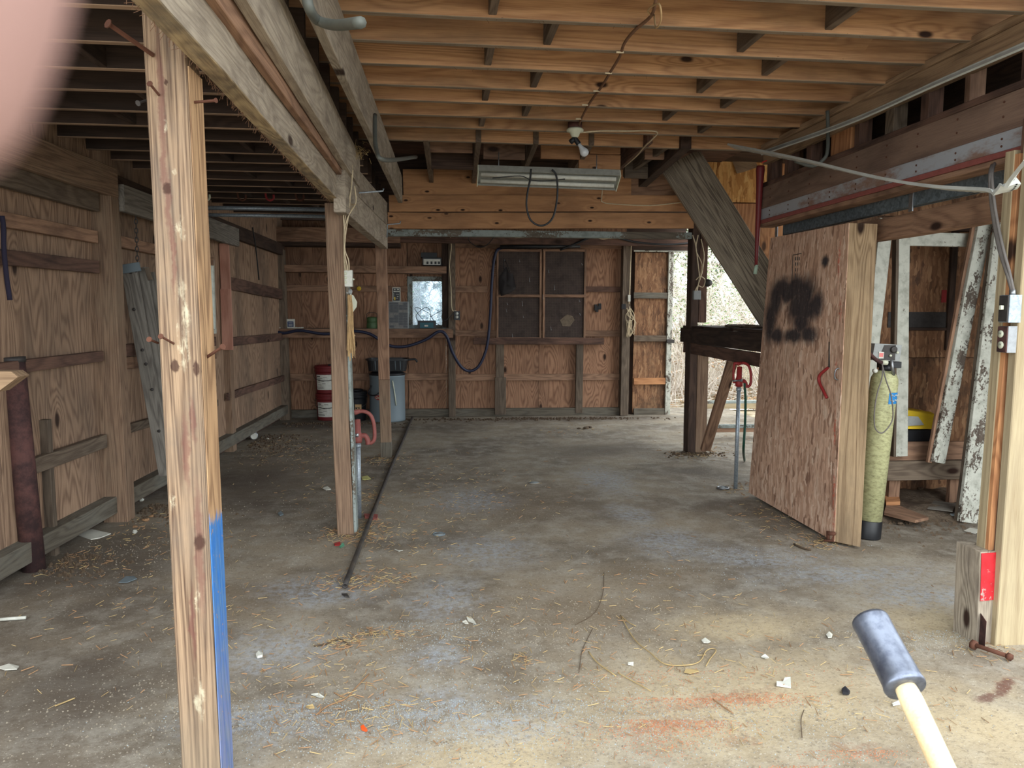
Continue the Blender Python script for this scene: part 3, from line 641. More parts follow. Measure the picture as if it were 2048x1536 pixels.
R('top_board', 545, 484, 800, 492, 'dark', YB-.32, .3, 0)
R('shelf_bracket', 549, 484, 562, 500, 'stud', YB-.3, .05)
R('end_batten', 910, 488, 1000, 496, 'girt', F)
box('leak_backing', -2.7, wx0, YB+.03, YB+.05, 0, 3.1, W['dark'], wb, 2); box('leak_backing', wx1, PY(1338, 700, YB).x, YB+.03, YB+.05, 0, 3.1, W['dark'], wb, 2)  # unseen backing added round the window so no daylight shows at panel joints
box('leak_backing', wx0, wx1, YB+.03, YB+.05, 0, wz0, W['dark'], wb, 2); box('leak_backing', wx0, wx1, YB+.03, YB+.05, wz1, 3.1, W['dark'], wb, 2)
# rear window
wn2 = struct('window_2', 'small rear window with a worn grey frame and twigs behind it', ((wx0+wx1)/2, YB, 1.5))
fr_ = [(815, 553, 825, 659), (884, 553, 892, 659), (815, 553, 892, 562), (815, 650, 892, 659)]
for (x0, y0, x1, y1) in fr_: rectY('window_frame', x0, y0, x1, y1, YB-.03, .07, W['tealpaint'], wn2)
rectY('pane', 825, 562, 884, 650, YB+.01, .004, W['dustypane'], wn2, wob=0)
# two shelves
sh = tag(rectY('shelf', 523, 531, 893, 545, YB-.28, .27, W['girt'], None, 0, seg=6, wob=.003), 'upper wooden shelf on the rear wall, running over the small window', 'shelf')
sh2 = thing('shelf', 'lower wooden shelf under the rear window, holding the radio and parts cabinet', 'shelf', (-1.5, YB-.2, 1.3))
zs = PY(700, 657, YB-.32).z
a = PY(534, 657, YB-.32); b = PY(906, 657, YB-.32)
box('shelf_board', a.x, b.x, YB-.32, YB-.02, zs-.03, zs, W['stud'], sh2, 0)
box('front_rail', a.x, b.x, YB-.355, YB-.32, zs-.135, zs-.005, W['girt'], sh2, 0, seg=6, wob=.003)
# OSB door panel at right of back wall, hinged beside the opening
dr = struct('door_1', 'strand board shed door with cross battens at the rear opening', (2.9, YB, 0))
Yd = YB-.05
zq = PY(1300, 505, Yd).z
xa, xb = PY(1267, 700, Yd).x, PY(1337, 700, Yd).x
board('panel', ((xa+xb)/2, Yd+.02, .03), ((xa+xb)/2, Yd+.02, zq), xb-xa, .014, W['osbwall'], (0, 1, 0), dr, seg=1, wob=0)
for (y0, y1, m) in ((585, 597, 'sill'), (671, 683, 'stud'), (756, 769, 'orangeply'), (817, 830, 'sill')):
    rectY('batten', 1268, y0, 1336, y1, Yd-.03, .035, W[m], dr, 0)
rectY('edge_strip', 1334, 503, 1344, 830, Yd-.04, .05, W['whitepaint_low'], dr, 2)
rectY('latch', 1334, 679, 1349, 686, Yd-.08, .03, W['iron'], dr, 0)
R('lintel', 1262, 492, 1386, 502, 'dark', YB-.06, .1, 0)
R('lintel_strip', 1268, 501, 1386, 504, 'whitepaint', YB-.07, .02, 0)
box('top_board', PY(1240, 480, YB).x, 3.9, YB+.0, YB+.02, PY(1300, 500, YB).z, 3.1, W['dark'], wb)
# ---------------------------------------------------------------- right side header over the sliding door
XR = 2.76
hd = struct('wall_right', 'right hand framed wall: header, fascia plank, cripple studs and galvanised door track', (XR, 4.7, 2.6))
def zX(px, py, X=XR): return PX(px, py, X).z
Y0h, Y1h = 3.25, 6.27
def hb(name, zlo, zhi, m, x=XR, t=.04, y0=Y0h, y1=Y1h, **k): return box(name, x, x+t, y0, y1, zlo, zhi, W[m], hd, 1, **k)
hb('top_plate', 2.985, 3.025, 'platec', x=XR-.02, t=.12, seg=8, wob=.003)
hb('header_board', 2.86, 2.985, 'platec', x=XR-.0, t=.045, seg=8, wob=.003)
hb('sill_plank', 2.665, 2.70, 'girt_red', x=XR-.02, t=.16, seg=10, wob=.005)
hb('fascia_board', zX(1526, 418), 2.668, 'fascia', x=XR-.012, t=.03, seg=4, wob=.002)
hb('flitch_plate', zX(1526, 440), zX(1526, 418), 'flitch', x=XR-.012, t=.03, seg=2, wob=.001)
box('red_edge_board', XR-.02, XR+.12, Y0h, Y1h, zX(1526, 440)-.03, zX(1526, 440), W['redpaint'], hd, 1)
hb('under_timber', zX(1526, 440)-.06, zX(1526, 440)-.03, 'girt', x=XR-.01, t=.12)
for (x0, x1, m) in ((1612, 1622, 'girt_red'), (1661, 1700, 'orangeply'), (1707, 1717, 'girt_red'), (1767, 1784, 'stud'), (1836, 1852, 'girt_red'), (1921, 1932, 'girt'), (2031, 2046, 'girt_red'), (1535, 1545, 'girt_red'), (1570, 1578, 'girt_red')):
    a = PX(x0, 250, XR+.02).y; b = PX(x1, 250, XR+.02).y
    box('cripple_stud', XR+.03, XR+.12, min(a, b), max(a, b), 2.70, 2.99, W[m], hd, 2, seg=1)
box('backing_board', XR+.32, XR+.34, Y0h, Y1h, 2.6, 3.05, W['dark'], hd, 1)
box('backing_board', XR+.12, XR+.34, Y0h, Y1h, 2.62, 2.64, W['dark'], hd, 1)
g_ = []
for k in range(9):
    y_ = 3.5+k*.32
    for z_ in (zX(1526, 440)+.025, zX(1526, 440)+.06, 2.56, 2.63): g_.append(tubegeo([V((XR-.013, y_+.01*(k % 3), z_)), V((XR-.016, y_+.01*(k % 3), z_))], .006, 6))
vs, fs = join(g_); raw('nail_heads', vs, fs, W['rust'], parent=hd, kind='stuff')
# galvanised track
rail = thing('door_track', 'galvanised steel sliding door track hung under the right header', 'track', (XR+.14, 4.7, 2.3))
ta, tb = PX(1542, 456, XR+.14), PX(1542, 472, XR+.14); tc_ = PX(2046, 337, XR+.14); td = PX(2046, 372, XR+.14)
zt1 = (ta.z+tc_.z)/2+.01; zt0 = zt1-.085
for (x0, x1, q0, q1) in ((0, .004, 0, .085), (.05, .054, 0, .085), (0, .054, .081, .085), (0, .018, 0, .004), (.036, .054, 0, .004)):
    box('track_side', XR+.14+x0, XR+.14+x1, 3.25, 6.15, zt0+q0, zt0+q1, W['galvd'], rail, 1, wob=0, ch=.0005)
for px in (1552, 1818):
    yb_ = PX(px, 440, XR+.13).y
    box('hanger_strap', XR+.134, XR+.142, yb_-.02, yb_+.02, zt0-.03, zt1+.05, W['steel'], rail, 2, wob=0)
box('door_header', XR+.2, XR+.3, 3.2, 5.3, 2.1, 2.24, W['girt'], hd, 1, seg=6, wob=.004)
# ---------------------------------------------------------------- right bay behind the header
YI = 6.2
wr = struct('wall_inner', 'dark strand board wall of the small bay on the right', (4, YI, 0))
for (x0, x1) in ((2.98, 3.95), (3.95, 5.0)):
    for (z0, z1) in ((.0, 1.22), (1.225, 2.44), (2.445, 3.2)):
        board('strand_board', ((x0+x1)/2, YI+.01, z0), ((x0+x1)/2, YI+.01, z1), x1-x0-.004, .014, W['osbwall'], (0, 1, 0), wr, seg=1, wob=0)
box('leak_backing', 2.98, 5.0, YI+.04, YI+.06, 0, 3.26, W['dark'], wr, 2)  # unseen backing added so daylight does not leak between the strand boards
rectY('wall_stud', 1900, 440, 1912, 700, YI-.03, .03, W['dark'], wr)
rectY('girt', 1790, 655, 1900, 661, YI-.02, .02, W['dark'], wr, 0)
rectY('black_band', 1776, 624, 1900, 655, YI-.006, .006, W['iron'], wr, 0)
rectY('red_tag', 1883, 580, 1893, 605, YI-.01, .004, W['redpaint2'], wr)
rectY('top_board', 1760, 440, 2010, 462, YI-.06, .05, W['dark'], wr, 0)
we = struct('wall_outer', 'boarded side wall closing the right bay', (4.9, 5, 0))
for k in range(3): box('plank', 4.85, 4.87, 3.4+k*.95, 4.34+k*.95, 0, 3.2, W['girt_red'], we, 2, seg=1)
for k in range(7): box('decking_board', 2.8, 5.0, 3.1+k*.47, 3.56+k*.47, 3.24, 3.27, W['dark'], ceil, 0, seg=1, wob=0)
# dirt mound inside the bay
vs = []; fs = []
nx, ny = 26, 18; x0, x1, y0, y1 = 2.95, 4.85, 5.25, 6.2
for j in range(ny+1):
    for i in range(nx+1):
        x = x0+(x1-x0)*i/nx; y = y0+(y1-y0)*j/ny; e = min(1, j/6)*min(1, i/5)
        vs.append((x, y, .004-.02*(1-e)+e*(.05+.06*noise.noise(V((x*3, y*3, 0)))+.02*noise.noise(V((x*11, y*11, 4))))))
for j in range(ny):
    for i in range(nx): a = j*(nx+1)+i; fs.append((a, a+1, a+nx+2, a+nx+1))
tag(raw('dirt_heap', vs, fs, W['dirt'], smooth=True), 'loose dirt piled over the floor of the right bay', 'dirt', kind='stuff')
# ================================================================== FREE STANDING POSTS
def postE(name, label, edges, Y, dep, mats, nseg=10, extra=None, lift=0):
    """post as one thing; edges: list of (px_left, px_right, py) from bottom to top at depth Y"""
    pts = [(PY(l, y, Y), PY(r, y, Y)) for l, r, y in edges]
    return pts
def nail(parent, p, q, r=.004, head=.009, mat='rust'):
    d = (V(q)-V(p)).normalized()
    g1 = tubegeo([V((0, 0, 0)), V(q)-V(p)], r, 6); g2 = tubegeo([V(q)-V(p), V(q)-V(p)+d*.003], head, 8)
    vs, fs = join([g1, g2]); return raw('nail', vs, fs, W[mat], Matrix.Translation(V(p)), parent)
# post 1: nearest, pine with a blue painted side
def corner_post(name, label, loc_bot, loc_top, w, d, mat, side_mat=None, paint_to=None):
    B = V(loc_bot); T = V(loc_top); t = thing(name, label, 'post', tuple(B))
    o = board('timber', B, T, w, d, W[mat], (0, 1, 0), t, seg=14, wob=.004, ch=.006)
    return t, o
def post1_mat():
    s = wood('post_pine_marked', C(166, 134, 102), C(84, 58, 42), rings=17, freq=11, knots=.0, dirt=C(118, 102, 88), dirt_amt=.6, var=0, stretch=.026, bump=.003, grain=.6, dirt_scale=5)
    red = s.blobs(s.raw, REDM, .012, 14, .3); c = s.mix(s.math('MULTIPLY', red, .6), s.wood_c, C(104, 62, 56))
    pal = s.blobs(s.raw, PALM, .02, 20, .2); c = s.mix(s.math('MULTIPLY', s.math('MULTIPLY', pal, s.step(s.noise(s.vmath('MULTIPLY', s.raw, (.2, 1, 1)), 60, 4, .7), .4, .6)), .7), c, C(206, 196, 168))
    kn = s.blobs(s.raw, KNOT, .006, 30, .55); c = s.mix(s.math('MULTIPLY', kn, .85), c, C(62, 38, 30))
    low = s.n('ShaderNodeSeparateXYZ'); s.L(s.raw, low.inputs[0]); c = s.mix(s.step(low.outputs[0], .0, .55, .5, 0), c, C(128, 116, 98)); s.base(c); return s.m
YP1 = 2.45
B1p = (PY(369, 1536, YP1)+PY(433, 1536, YP1))/2; T1p = (PY(288, 120, YP1)+PY(372, 120, YP1))/2
u = (0-B1p.z)/(T1p.z-B1p.z); B1 = B1p+(T1p-B1p)*u; T1 = B1p+(T1p-B1p)*((2.345-B1p.z)/(T1p.z-B1p.z))
T1u = B1p+(T1p-B1p)*((2.75-B1p.z)/(T1p.z-B1p.z))
wP = (PY(372, 120, YP1)-PY(288, 120, YP1)).length
p1 = thing('support_post', 'nearest rough pine post with a blue painted lower side and rusty nails', 'post', tuple(B1))
dP = .14; cz = V((0, dP/2, 0))
_pm = orient(B1+cz, T1u-B1, (0, 1, 0)).inverted()
def _pl(px, py): q = _pm @ PY(px, py, YP1); return q.x, q.y
REDM = [(*_pl(x, y), rz, ry, 0) for x, y, rz, ry in ((322, 200, .25, .016), (326, 330, .12, .014), (336, 400, .14, .014), (345, 500, .2, .01), (372, 900, .16, .016), (385, 840, .1, .012), (398, 1100, .3, .02), (385, 1250, .16, .012))]
PALM = [(*_pl(x, y), rz, ry, 0) for x, y, rz, ry in ((350, 347, .012, .012), (362, 460, .05, .02), (366, 620, .12, .022), (368, 700, .08, .02), (345, 1005, .03, .012), (395, 1200, .05, .012), (400, 1400, .1, .02), (330, 250, .02, .01))]
KNOT = [(*_pl(x, y), rz, ry, 0) for x, y, rz, ry in ((334, 377, .022, .014), (349, 732, .026, .016), (392, 738, .03, .012), (400, 1085, .035, .02), (331, 165, .012, .008), (406, 745, .02, .008))]
W['post1'] = post1_mat()
board('timber', B1+cz, T1u+cz, wP, dP, W['post1'], (0, 1, 0), p1, seg=14, wob=.003, ch=.006)
# blue paint layer on the right side: thin skin with an uneven top
s = wood('blue_paint_worn', C(196, 152, 104), C(112, 76, 48), rings=11, knots=.3, var=0, stretch=.1, bump=.002)
zz = s.n('ShaderNodeSeparateXYZ'); s.L(s.raw, zz.inputs[0])
nn = s.noise(s.vmath('MULTIPLY', s.raw, (1, 3, 3)), 18, 5, .7)
msk = s.step(s.math('ADD', zz.outputs[0], s.math('MULTIPLY', nn, .16)), .98, 1.02, 1, 0)
chip = s.step(s.noise(s.raw, 40, 6, .7), .62, .66, 1, 0)
bl = s.mix(s.step(s.noise(s.vmath('MULTIPLY', s.raw, (.3, 1, 1)), 30, 4, .7), .35, .7), C(48, 108, 178), C(84, 122, 160))
lo = s.step(zz.outputs[0], .15, .75, .7, 1.0)
s.base(s.mix(s.math('MULTIPLY', s.math('MULTIPLY', msk, chip), lo), s.wood_c, bl)); W['bluepost'] = s.m
zz2 = (T1-B1).normalized()
board('painted_side', B1+cz+V((wP/2+.0035, .002, 0)), T1+cz+V((wP/2+.0035, .002, 0)), dP-.006, .004, W['bluepost'], (1, 0, 0), p1, seg=14, wob=0)['label'] = 'right side of the post, painted blue near the floor'
Yf = YP1-.002
nail(p1, PY(306, 110, Yf), PY(217, 48, Yf-.12), .0075, .014)
nail(p1, PY(318, 190, Yf), PY(300, 168, Yf-.05)); nail(p1, PY(292, 201, Yf+.06), PY(277, 206, Yf+.03), mat='iron')
nail(p1, PY(384, 205, Yf+.05), PY(431, 201, Yf+.02), .0045, .008)
nail(p1, PY(347, 687, Yf), PY(322, 673, Yf-.06)); nail(p1, PY(316, 686, Yf+.05), PY(299, 679, Yf))
nail(p1, PY(414, 714, Yf+.06), PY(445, 694, Yf+.0), .0055, .01)
# post 2 : middle
def simple_post(label, bl, br, by, tl, tr_, ty, Y, dep, mat, zt_, side=None, name='support_post', lower=None):
    Bc = (PY(bl, by, Y)+PY(br, by, Y))/2; Tc = (PY(tl, ty, Y)+PY(tr_, ty, Y))/2
    f = lambda z: Bc+(Tc-Bc)*((z-Bc.z)/(Tc.z-Bc.z)); w_ = (PY(tr_, ty, Y)-PY(tl, ty, Y)).length
    t = thing(name, label, 'post', tuple(f(0))); c = V((0, dep/2, 0))
    if lower: 
        board('timber', f(0)+c, f(lower[0])+c, w_, dep, W[lower[1]], (0, 1, 0), t, seg=6, wob=.004, ch=.005)
        board('timber', f(lower[0]+.003)+c, f(zt_)+c, w_, dep, W[mat], (0, 1, 0), t, seg=8, wob=.003, ch=.005)
    else: board('timber', f(0)+c, f(zt_)+c, w_, dep, W[mat], (0, 1, 0), t, seg=12, wob=.005, ch=.005)
    return t, f, w_
p2, f2, w2_ = simple_post('middle rough pine post carrying the switch boxes and twine', 676, 704, 1066, 649, 683, 400, 5.38, .14, 'post2', 2.35)
board('side_plank', f2(0)+V((w2_/2+.012, .08, 0)), f2(1.9)+V((w2_/2+.012, .08, 0)), .12, .022, W['tealpaint'], (1, 0, 0), p2, seg=8, wob=.004)
p3, f3, w3_ = simple_post('thin rear post spliced halfway, standing before the rear shelves', 765, 780, 914, 750, 772, 490, 8.28, .10, 'girt', 2.42, lower=(PY(770, 760, 8.28).z, 'post2'))
# concrete-stained foot of the rear post
board('stained_foot', f3(0)+V((0, .045, 0)), f3(.17)+V((0, .045, 0)), w3_+.006, .112, W['sill'], (0, 1, 0), p3, seg=2)
# door post at rear right (dark) with face boards
pr, fr4, w4_ = simple_post('dark brown square post beside the rear opening, wrapped with old cables', 1376, 1389, 903, 1385, 1400, 475, 8.28, .16, 'dark', 2.66)
board('face_board', fr4(0)+V((.115, .03, 0)), fr4(1.42)+V((.115, .03, 0)), .13, .05, W['post2'], (0, 1, 0), pr, seg=5)
board('face_board', fr4(1.5)+V((.10, .04, 0)), fr4(2.66)+V((.10, .04, 0)), .09, .05, W['girt_red'], (0, 1, 0), pr, seg=5)
cg = thing('cord_bundle', 'pale cables and small boxes hanging on the dark post right of the rear opening', 'cord', tuple(PY(1395, 560, 8.2)))
for i, pts in enumerate(([(1396, 470), (1392, 500), (1404, 530), (1398, 560), (1393, 590)], [(1402, 478), (1408, 510), (1404, 545), (1396, 570), (1392, 592)], [(1392, 560), (1400, 553), (1410, 560), (1406, 574), (1396, 572), (1390, 582)], [(1385, 470), (1391, 490), (1395, 520), (1400, 560)])):
    tube('cord', [PY(x, y, 8.22-.01*i) for x, y in pts], .006, W['wirew'], cg, n=5, segs=6)
rectY('socket_box', 1388, 581, 1402, 599, 8.2, .05, W['greyp'], cg, 2); lath('round_plug', [(0, 0), (.04, 0), (.045, .02), (.03, .06), (0, .06)], W['iron'], PY(1413, 566, 8.24), cg, axis=(.5, -1, 0))
# ================================================================== BENCH at the rear opening and its braces
XB = fr4(.9).x-.03
bn = thing('workbench', 'dark heavy timber bench by the rear opening with rubble on top', 'bench', (XB+.4, 7.6, 0))
za_, zb2 = PX(1440, 657, XB).z, PX(1440, 690, XB).z
def xline(px, py, X): return PX(px, py, X)
p = PX(1368, 655, XB); q = PX(1515, 655, XB)
zt_, zm_ = p.z, PX(1372, 684, XB).z
zl_ = PX(1380, 706, XB+.01).z
board('apron_board', (XB, p.y+.05, (zt_+zm_)/2), (XB, 6.17, (zt_+zm_)/2-.01), zt_-zm_, .05, W['dark'], (1, 0, 0), bn, seg=6, wob=.004)
board('apron_board', (XB+.02, p.y, (zl_+zm_)/2), (XB+.02, 6.17, (zl_+zm_)/2-.03), zm_-zl_, .05, W['girt_red'], (1, 0, 0), bn, seg=6, wob=.004)
for k in range(4): board('top_plank', (XB+.07+k*.145, p.y+.04, zt_+.01), (XB+.07+k*.145, 6.17, zt_+.005), .14, .03, W['dark'], (0, 0, 1), bn, seg=5, wob=.005)
board('end_board', (XB, p.y+.06, (zt_+zm_)/2), (XB+.62, p.y+.06, (zt_+zm_)/2), zt_-zm_, .04, W['dark'], (0, 1, 0), bn, seg=3)
Bq = PY(1414, 902, 8.2); Tq = PY(1462, 727, 7.3)
board('diagonal_brace', PY(1412, 900, 8.12)+V((0, .02, 0)), PY(1465, 722, 7.55), .11, .045, W['girt'], (0, 1, 0), bn, seg=4)
for k, (px, py, sx) in enumerate([(1480, 652, .12), (1497, 652, .09), (1505, 649, .1), (1464, 655, .08)]):
    q = PX(px, py, XB+.15); q.z = zt_+.02; lump('soil_clump', (q.x, q.y, q.z), sx, sx, .022, W['clump'], bn, k)
# pale rails behind the hydrant (outside gate bars)
gt = thing('fence_rail', 'low horizontal timber rails outside, seen under the bench', 'fence', (3.4, 10.2, 0))
for (x0, y0, x1, y1, Y, m) in ((1403, 806, 1512, 816, 10.9, 'pale'), (1400, 801, 1512, 806, 10.9, 'tealpaint'), (1409, 855, 1512, 863, 9.2, 'girt'), (1409, 849, 1512, 855, 9.2, 'tealpaint')):
    rectY('rail', x0, y0, x1+260, y1, Y, .09, W[m], gt, 0)
for Y in (10.9, 9.2):
    box('rail_block', PY(1770, 800, Y).x-.1, PY(1770, 800, Y).x, Y, Y+.09, 0, PY(1770, 804, Y).z, W['girt'], gt)
    box('rail_block', PY(1520, 800, Y).x, PY(1520, 800, Y).x+.1, Y, Y+.09, 0, PY(1520, 804, Y).z, W['girt'], gt)
# ================================================================== STRINGER + boards above
YS = 7.9
st = [PY(1328, 341, 7.75), PY(1391, 300, 7.75), PY(1527, 520, 6.75), PY(1530, 655, 6.75), PY(1514, 640, 6.75)]
sn = V((.3, -.9, 0)).normalized()
# plank from upper left (far) down to the bench (near)
A = (PY(1328, 341, 7.7)+PY(1391, 300, 7.7))/2; Bs = (PY(1505, 628, 7.0)+PY(1580, 590, 7.0))/2
wS = (PY(1328, 341, 7.7)-PY(1391, 300, 7.7)).length
tag(board('stair_stringer', A, Bs+(Bs-A)*.12, wS*1.12, .045, W['greyply'], (0.1, 1, .05), None, seg=8, wob=.003, w2=wS*.98), 'broad weathered grey plank sloping from the ceiling down behind the sliding door', 'plank')
YO = 8.14
ob = thing('wall_sheathing', 'golden strand board sheet over orange plywood behind the sloping plank', 'panel', (3.3, YO, 2))
def vpan(name, x0, y0, x1, y1, Y, m, parent, t=.014):
    a = PY(x0, y0, Y); b = PY(x1, y1, Y); c = (a.x+b.x)/2
    return board(name, (c, Y, b.z), (c, Y, a.z), abs(b.x-a.x), t, W[m], (0, 1, 0), parent, seg=1, wob=0)
vpan('strand_board', 1400, 268, 1545, 406, YO, 'osbnew', ob); vpan('plywood', 1386, 268, 1407, 420, YO+.02, 'orangeply', ob)
poly('plywood', [PY(x, y, YO+.012) for x, y in ((1444, 407), (1600, 407), (1600, 660), (1560, 660), (1452, 440))], (0, 1, 0), .014, W['orangeply'], ob, xdir=(0, 0, 1))
poly('patch', [PY(1462, 302, YO-.02), PY(1510, 318, YO-.02), PY(1516, 334, YO-.02), PY(1487, 344, YO-.02), PY(1474, 347, YO-.02), PY(1461, 312, YO-.02)], (0, 1, 0), .008, W['platec'], ob)
vpan('plywood', 1530, 268, 1760, 640, YO+.03, 'orangeply', ob)
# ================================================================== SLIDING DOOR (open, leaning)
bl = PZ(1497, 985, .03); br = PZ(1668, 1083, .02)
tl = PY(1541, 476, bl.y); tr2 = PY(1698, 446, br.y)
er = PZ(1721, 1094, .02); et = PY(1755, 448, er.y)
def stain_extra(s, c):
    st_ = s.blobs(s.raw2, [(z, y, rz, ry, 0) for (z, y, rz, ry) in STAIN], .03, 7, .3)
    st_ = s.math('MULTIPLY', st_, s.step(s.noise(s.raw, 30, 5, .7), .25, .45, .75, 1))
    c = s.mix(s.math('MULTIPLY', st_, .93), c, C(34, 36, 44))
    rd = s.blobs(s.raw2, REDS, .01, 12, .2)
    rd = s.math('MULTIPLY', rd, s.step(s.noise(s.raw, 40, 5, .7), .4, .6))
    return s.mix(s.math('MULTIPLY', rd, .8), c, C(206, 92, 70))
ax = ((tl+tr2)/2-(bl+br)/2); Ldoor = ax.length
doorM = orient((bl+br)/2, ax, (br-bl).cross(ax))      # local X up, Y across, Z normal
di = doorM.inverted()
def dloc(px, py):
    r = ray(px, py); n = V((doorM[0][2], doorM[1][2], doorM[2][2])); p0 = (bl+br)/2
    q = EYE+r*((p0-EYE).dot(n)/r.dot(n)); return di @ q
STAIN = []
for (px, py, rz, ry) in [(1545, 600, .22, .14), (1560, 578, .13, .22), (1590, 576, .13, .25), (1612, 590, .2, .2), (1600, 612, .2, .2), (1620, 620, .14, .2), (1535, 640, .3, .12), (1550, 672, .1, .16), (1590, 672, .08, .2), (1625, 668, .1, .14), (1608, 645, .14, .16), (1642, 610, .14, .1), (1660, 525, .06, .05), (1575, 590, .1, .2)]:
    q = dloc(px, py); STAIN.append((q.x, q.y, rz*1.1, ry*1.6))
REDS = []
for (px, py, rz) in [(1692, 520, .2), (1692, 620, .12), (1680, 740, .1), (1675, 860, .2), (1670, 980, .22), (1668, 1050, .2)]:
    q = dloc(px, py); REDS.append((q.x, q.y, rz, .022, 0))
def osb_door():
    def ex(s, c):
        s.raw2 = s.raw; return stain_extra(s, c)
    return osb('door_strand_board', [C(136, 102, 84), C(196, 156, 130), C(218, 180, 154), C(234, 206, 182)], scale=19, dirt=.25, dirtc=C(128, 100, 84), extra=ex)
W['osbdoor'] = osb_door()
sd = thing('sliding_door', 'open sliding barn door of strand board with a black sprayed stain and wooden end post', 'door', tuple((bl+er)/2*V((1, 1, 0)) if False else ((bl+er)/2)))
nrm = V((doorM[0][2], doorM[1][2], doorM[2][2]))
if nrm.x > 0: inn = nrm
else: inn = -nrm
vs = [di @ p for p in (bl, br, tr2, tl)]+[di @ (p+inn*.02) for p in (bl, br, tr2, tl)]
vs = [v.copy() for v in vs]
raw('strand_board', vs, [(0, 3, 2, 1), (4, 5, 6, 7), (0, 1, 5, 4), (1, 2, 6, 5), (2, 3, 7, 6), (3, 0, 4, 7)], W['osbdoor'], doorM, sd)
# end post, wide pale face towards the camera
edir = (er-br); m = orient((br+er)/2, (tr2+et)/2-(br+er)/2, edir.cross(ax)); mi = m.inverted()
bkk = V((.03, .14, 0))
gap = V((.004, 0, 0))
P4 = [br+gap, er, et, tr2+gap]; vs = [mi @ p for p in P4]+[mi @ (p+bkk) for p in P4]
raw('end_post', vs, [(0, 3, 2, 1), (4, 5, 6, 7), (0, 1, 5, 4), (1, 2, 6, 5), (2, 3, 7, 6), (3, 0, 4, 7)], W['endpost'], m, sd)
# frame behind
for (a, b) in ((bl, tl), (bl.lerp(br, .5), tl.lerp(tr2, .5))): board('frame_stud', a+inn*.065+V((0, -.03, .01)), b+inn*.065+V((0, -.03, -.01)), .09, .08, W['girt'], inn, sd, seg=2)
for u in (.02, .5, .98): board('frame_rail', bl.lerp(tl, u)+inn*.065, br.lerp(tr2, u)+inn*.065+V((0, .12, 0)), .09, .08, W['girt'], inn, sd, seg=2)
def dpt(px, py, off=.0):
    r = ray(px, py); p0 = bl; q = EYE+r*((p0-EYE).dot(nrm)/r.dot(nrm)); return q-inn*off
def stamp(pts, parent):
    g = []
    for k in range(4):
        g.append(tubegeo([dpt(*pts[k], .001), dpt(*pts[(k+1) % 4], .001)], .0025, 4))
    for u in (.3, .55, .75):
        a = [dpt(pts[0][0]+(pts[1][0]-pts[0][0])*u, pts[0][1]+(pts[3][1]-pts[0][1])*v, .001) for v in (.08, .2, .28, .4, .5, .62, .7, .92)]
        for k in range(0, 8, 2): g.append(tubegeo([a[k], a[k+1]], .004, 4))
    vs, fs = join(g); raw('grade_stamp', vs, fs, W['iron'], parent=parent)['label'] = 'blurred black rectangular stamp'
stamp([(1586, 510), (1604, 507), (1602, 560), (1584, 563)], sd); stamp([(1569, 782), (1586, 781), (1583, 852), (1566, 853)], sd)
# hardware
hp = dpt(1668, 690, .012)
bplate = raw('bolt_plate', *[x for x in (lambda P: ([P[0], P[1], P[2], P[3], P[0]-inn*.015, P[1]-inn*.015, P[2]-inn*.015, P[3]-inn*.015], [(0, 1, 2, 3), (7, 6, 5, 4), (0, 4, 5, 1), (1, 5, 6, 2), (2, 6, 7, 3), (3, 7, 4, 0)]))([dpt(1661, 682), dpt(1677, 680), dpt(1676, 720), dpt(1664, 722)])], W['steel'], parent=sd)
tube('bolt', [dpt(1668, 684, .03), dpt(1667, 735, .03)], .009, W['iron'], bplate, n=0)
tube('hook_handle', [dpt(1668, 732, .02), dpt(1660, 741, .04), dpt(1652, 752, .05), dpt(1652, 765, .05), dpt(1660, 782, .05), dpt(1667, 796, .05)], .011, W['redpaint2'], sd)
tube('door_handle', [dpt(1688, 737, .0), dpt(1686, 739, .05), dpt(1684, 757, .05), dpt(1684, 761, .0)], .005, W['steel'], sd)
cst = tube('caster_stem', [dpt(1664, 1062, .03), dpt(1664, 1078, .03)], .012, W['rust'], sd, n=0)
lath('caster_wheel', [(0, -.012), (.025, -.012), (.03, 0), (.025, .012), (0, .012)], W['rust'], PY(1663, 1067, br.y-.04), cst, axis=(0, .2, 1))
tube('foot_rod', [PZ(1648, 1081, .02)+V((0, -.0, 0)), PZ(1672, 1082, .02), PZ(1674, 1085, .01)], .008, W['rust'], sd, n=0)
# ================================================================== RIGHT FRONT POST CLUSTER
fp = thing('support_post', 'front right post of stacked pale and brown timbers carrying the switch', 'post', (2.75, 3.4, 0))
def slab(name, bl_, br_, by, tl_, tr3, ty, X, m, z0=0, z1=2.5, t=.08, parent=fp, seg=6):
    """timber whose -X face is seen between the pixel edges; on plane X"""
    a, b = PX(bl_, by, X), PX(br_, by, X); c, d = PX(tl_, ty, X), PX(tr3, ty, X)
    B_ = (a+b)/2; T_ = (c+d)/2; f = lambda z: B_+(T_-B_)*((z-B_.z)/(T_.z-B_.z))
    w_ = (abs(a.y-b.y)+abs(c.y-d.y))/2
    return board(name, f(z0)+V((t/2, 0, 0)), f(z1)+V((t/2, 0, 0)), w_, t, W[m], (1, 0, 0), parent, seg=seg, wob=.002)
XF = 2.66
slab('outer_timber', 1953, 1968, 1090, 2003, 2024, 400, XF, 'pale', 0, 2.36)
slab('edge_timber', 1967, 1978, 1090, 2020, 2032, 420, XF+.004, 'orangeply', 0, 2.34, t=.05)
slab('brown_core', 1976, 2000, 1090, 2030, 2056, 420, XF+.03, 'girt_red', 0, 2.5, t=.1)
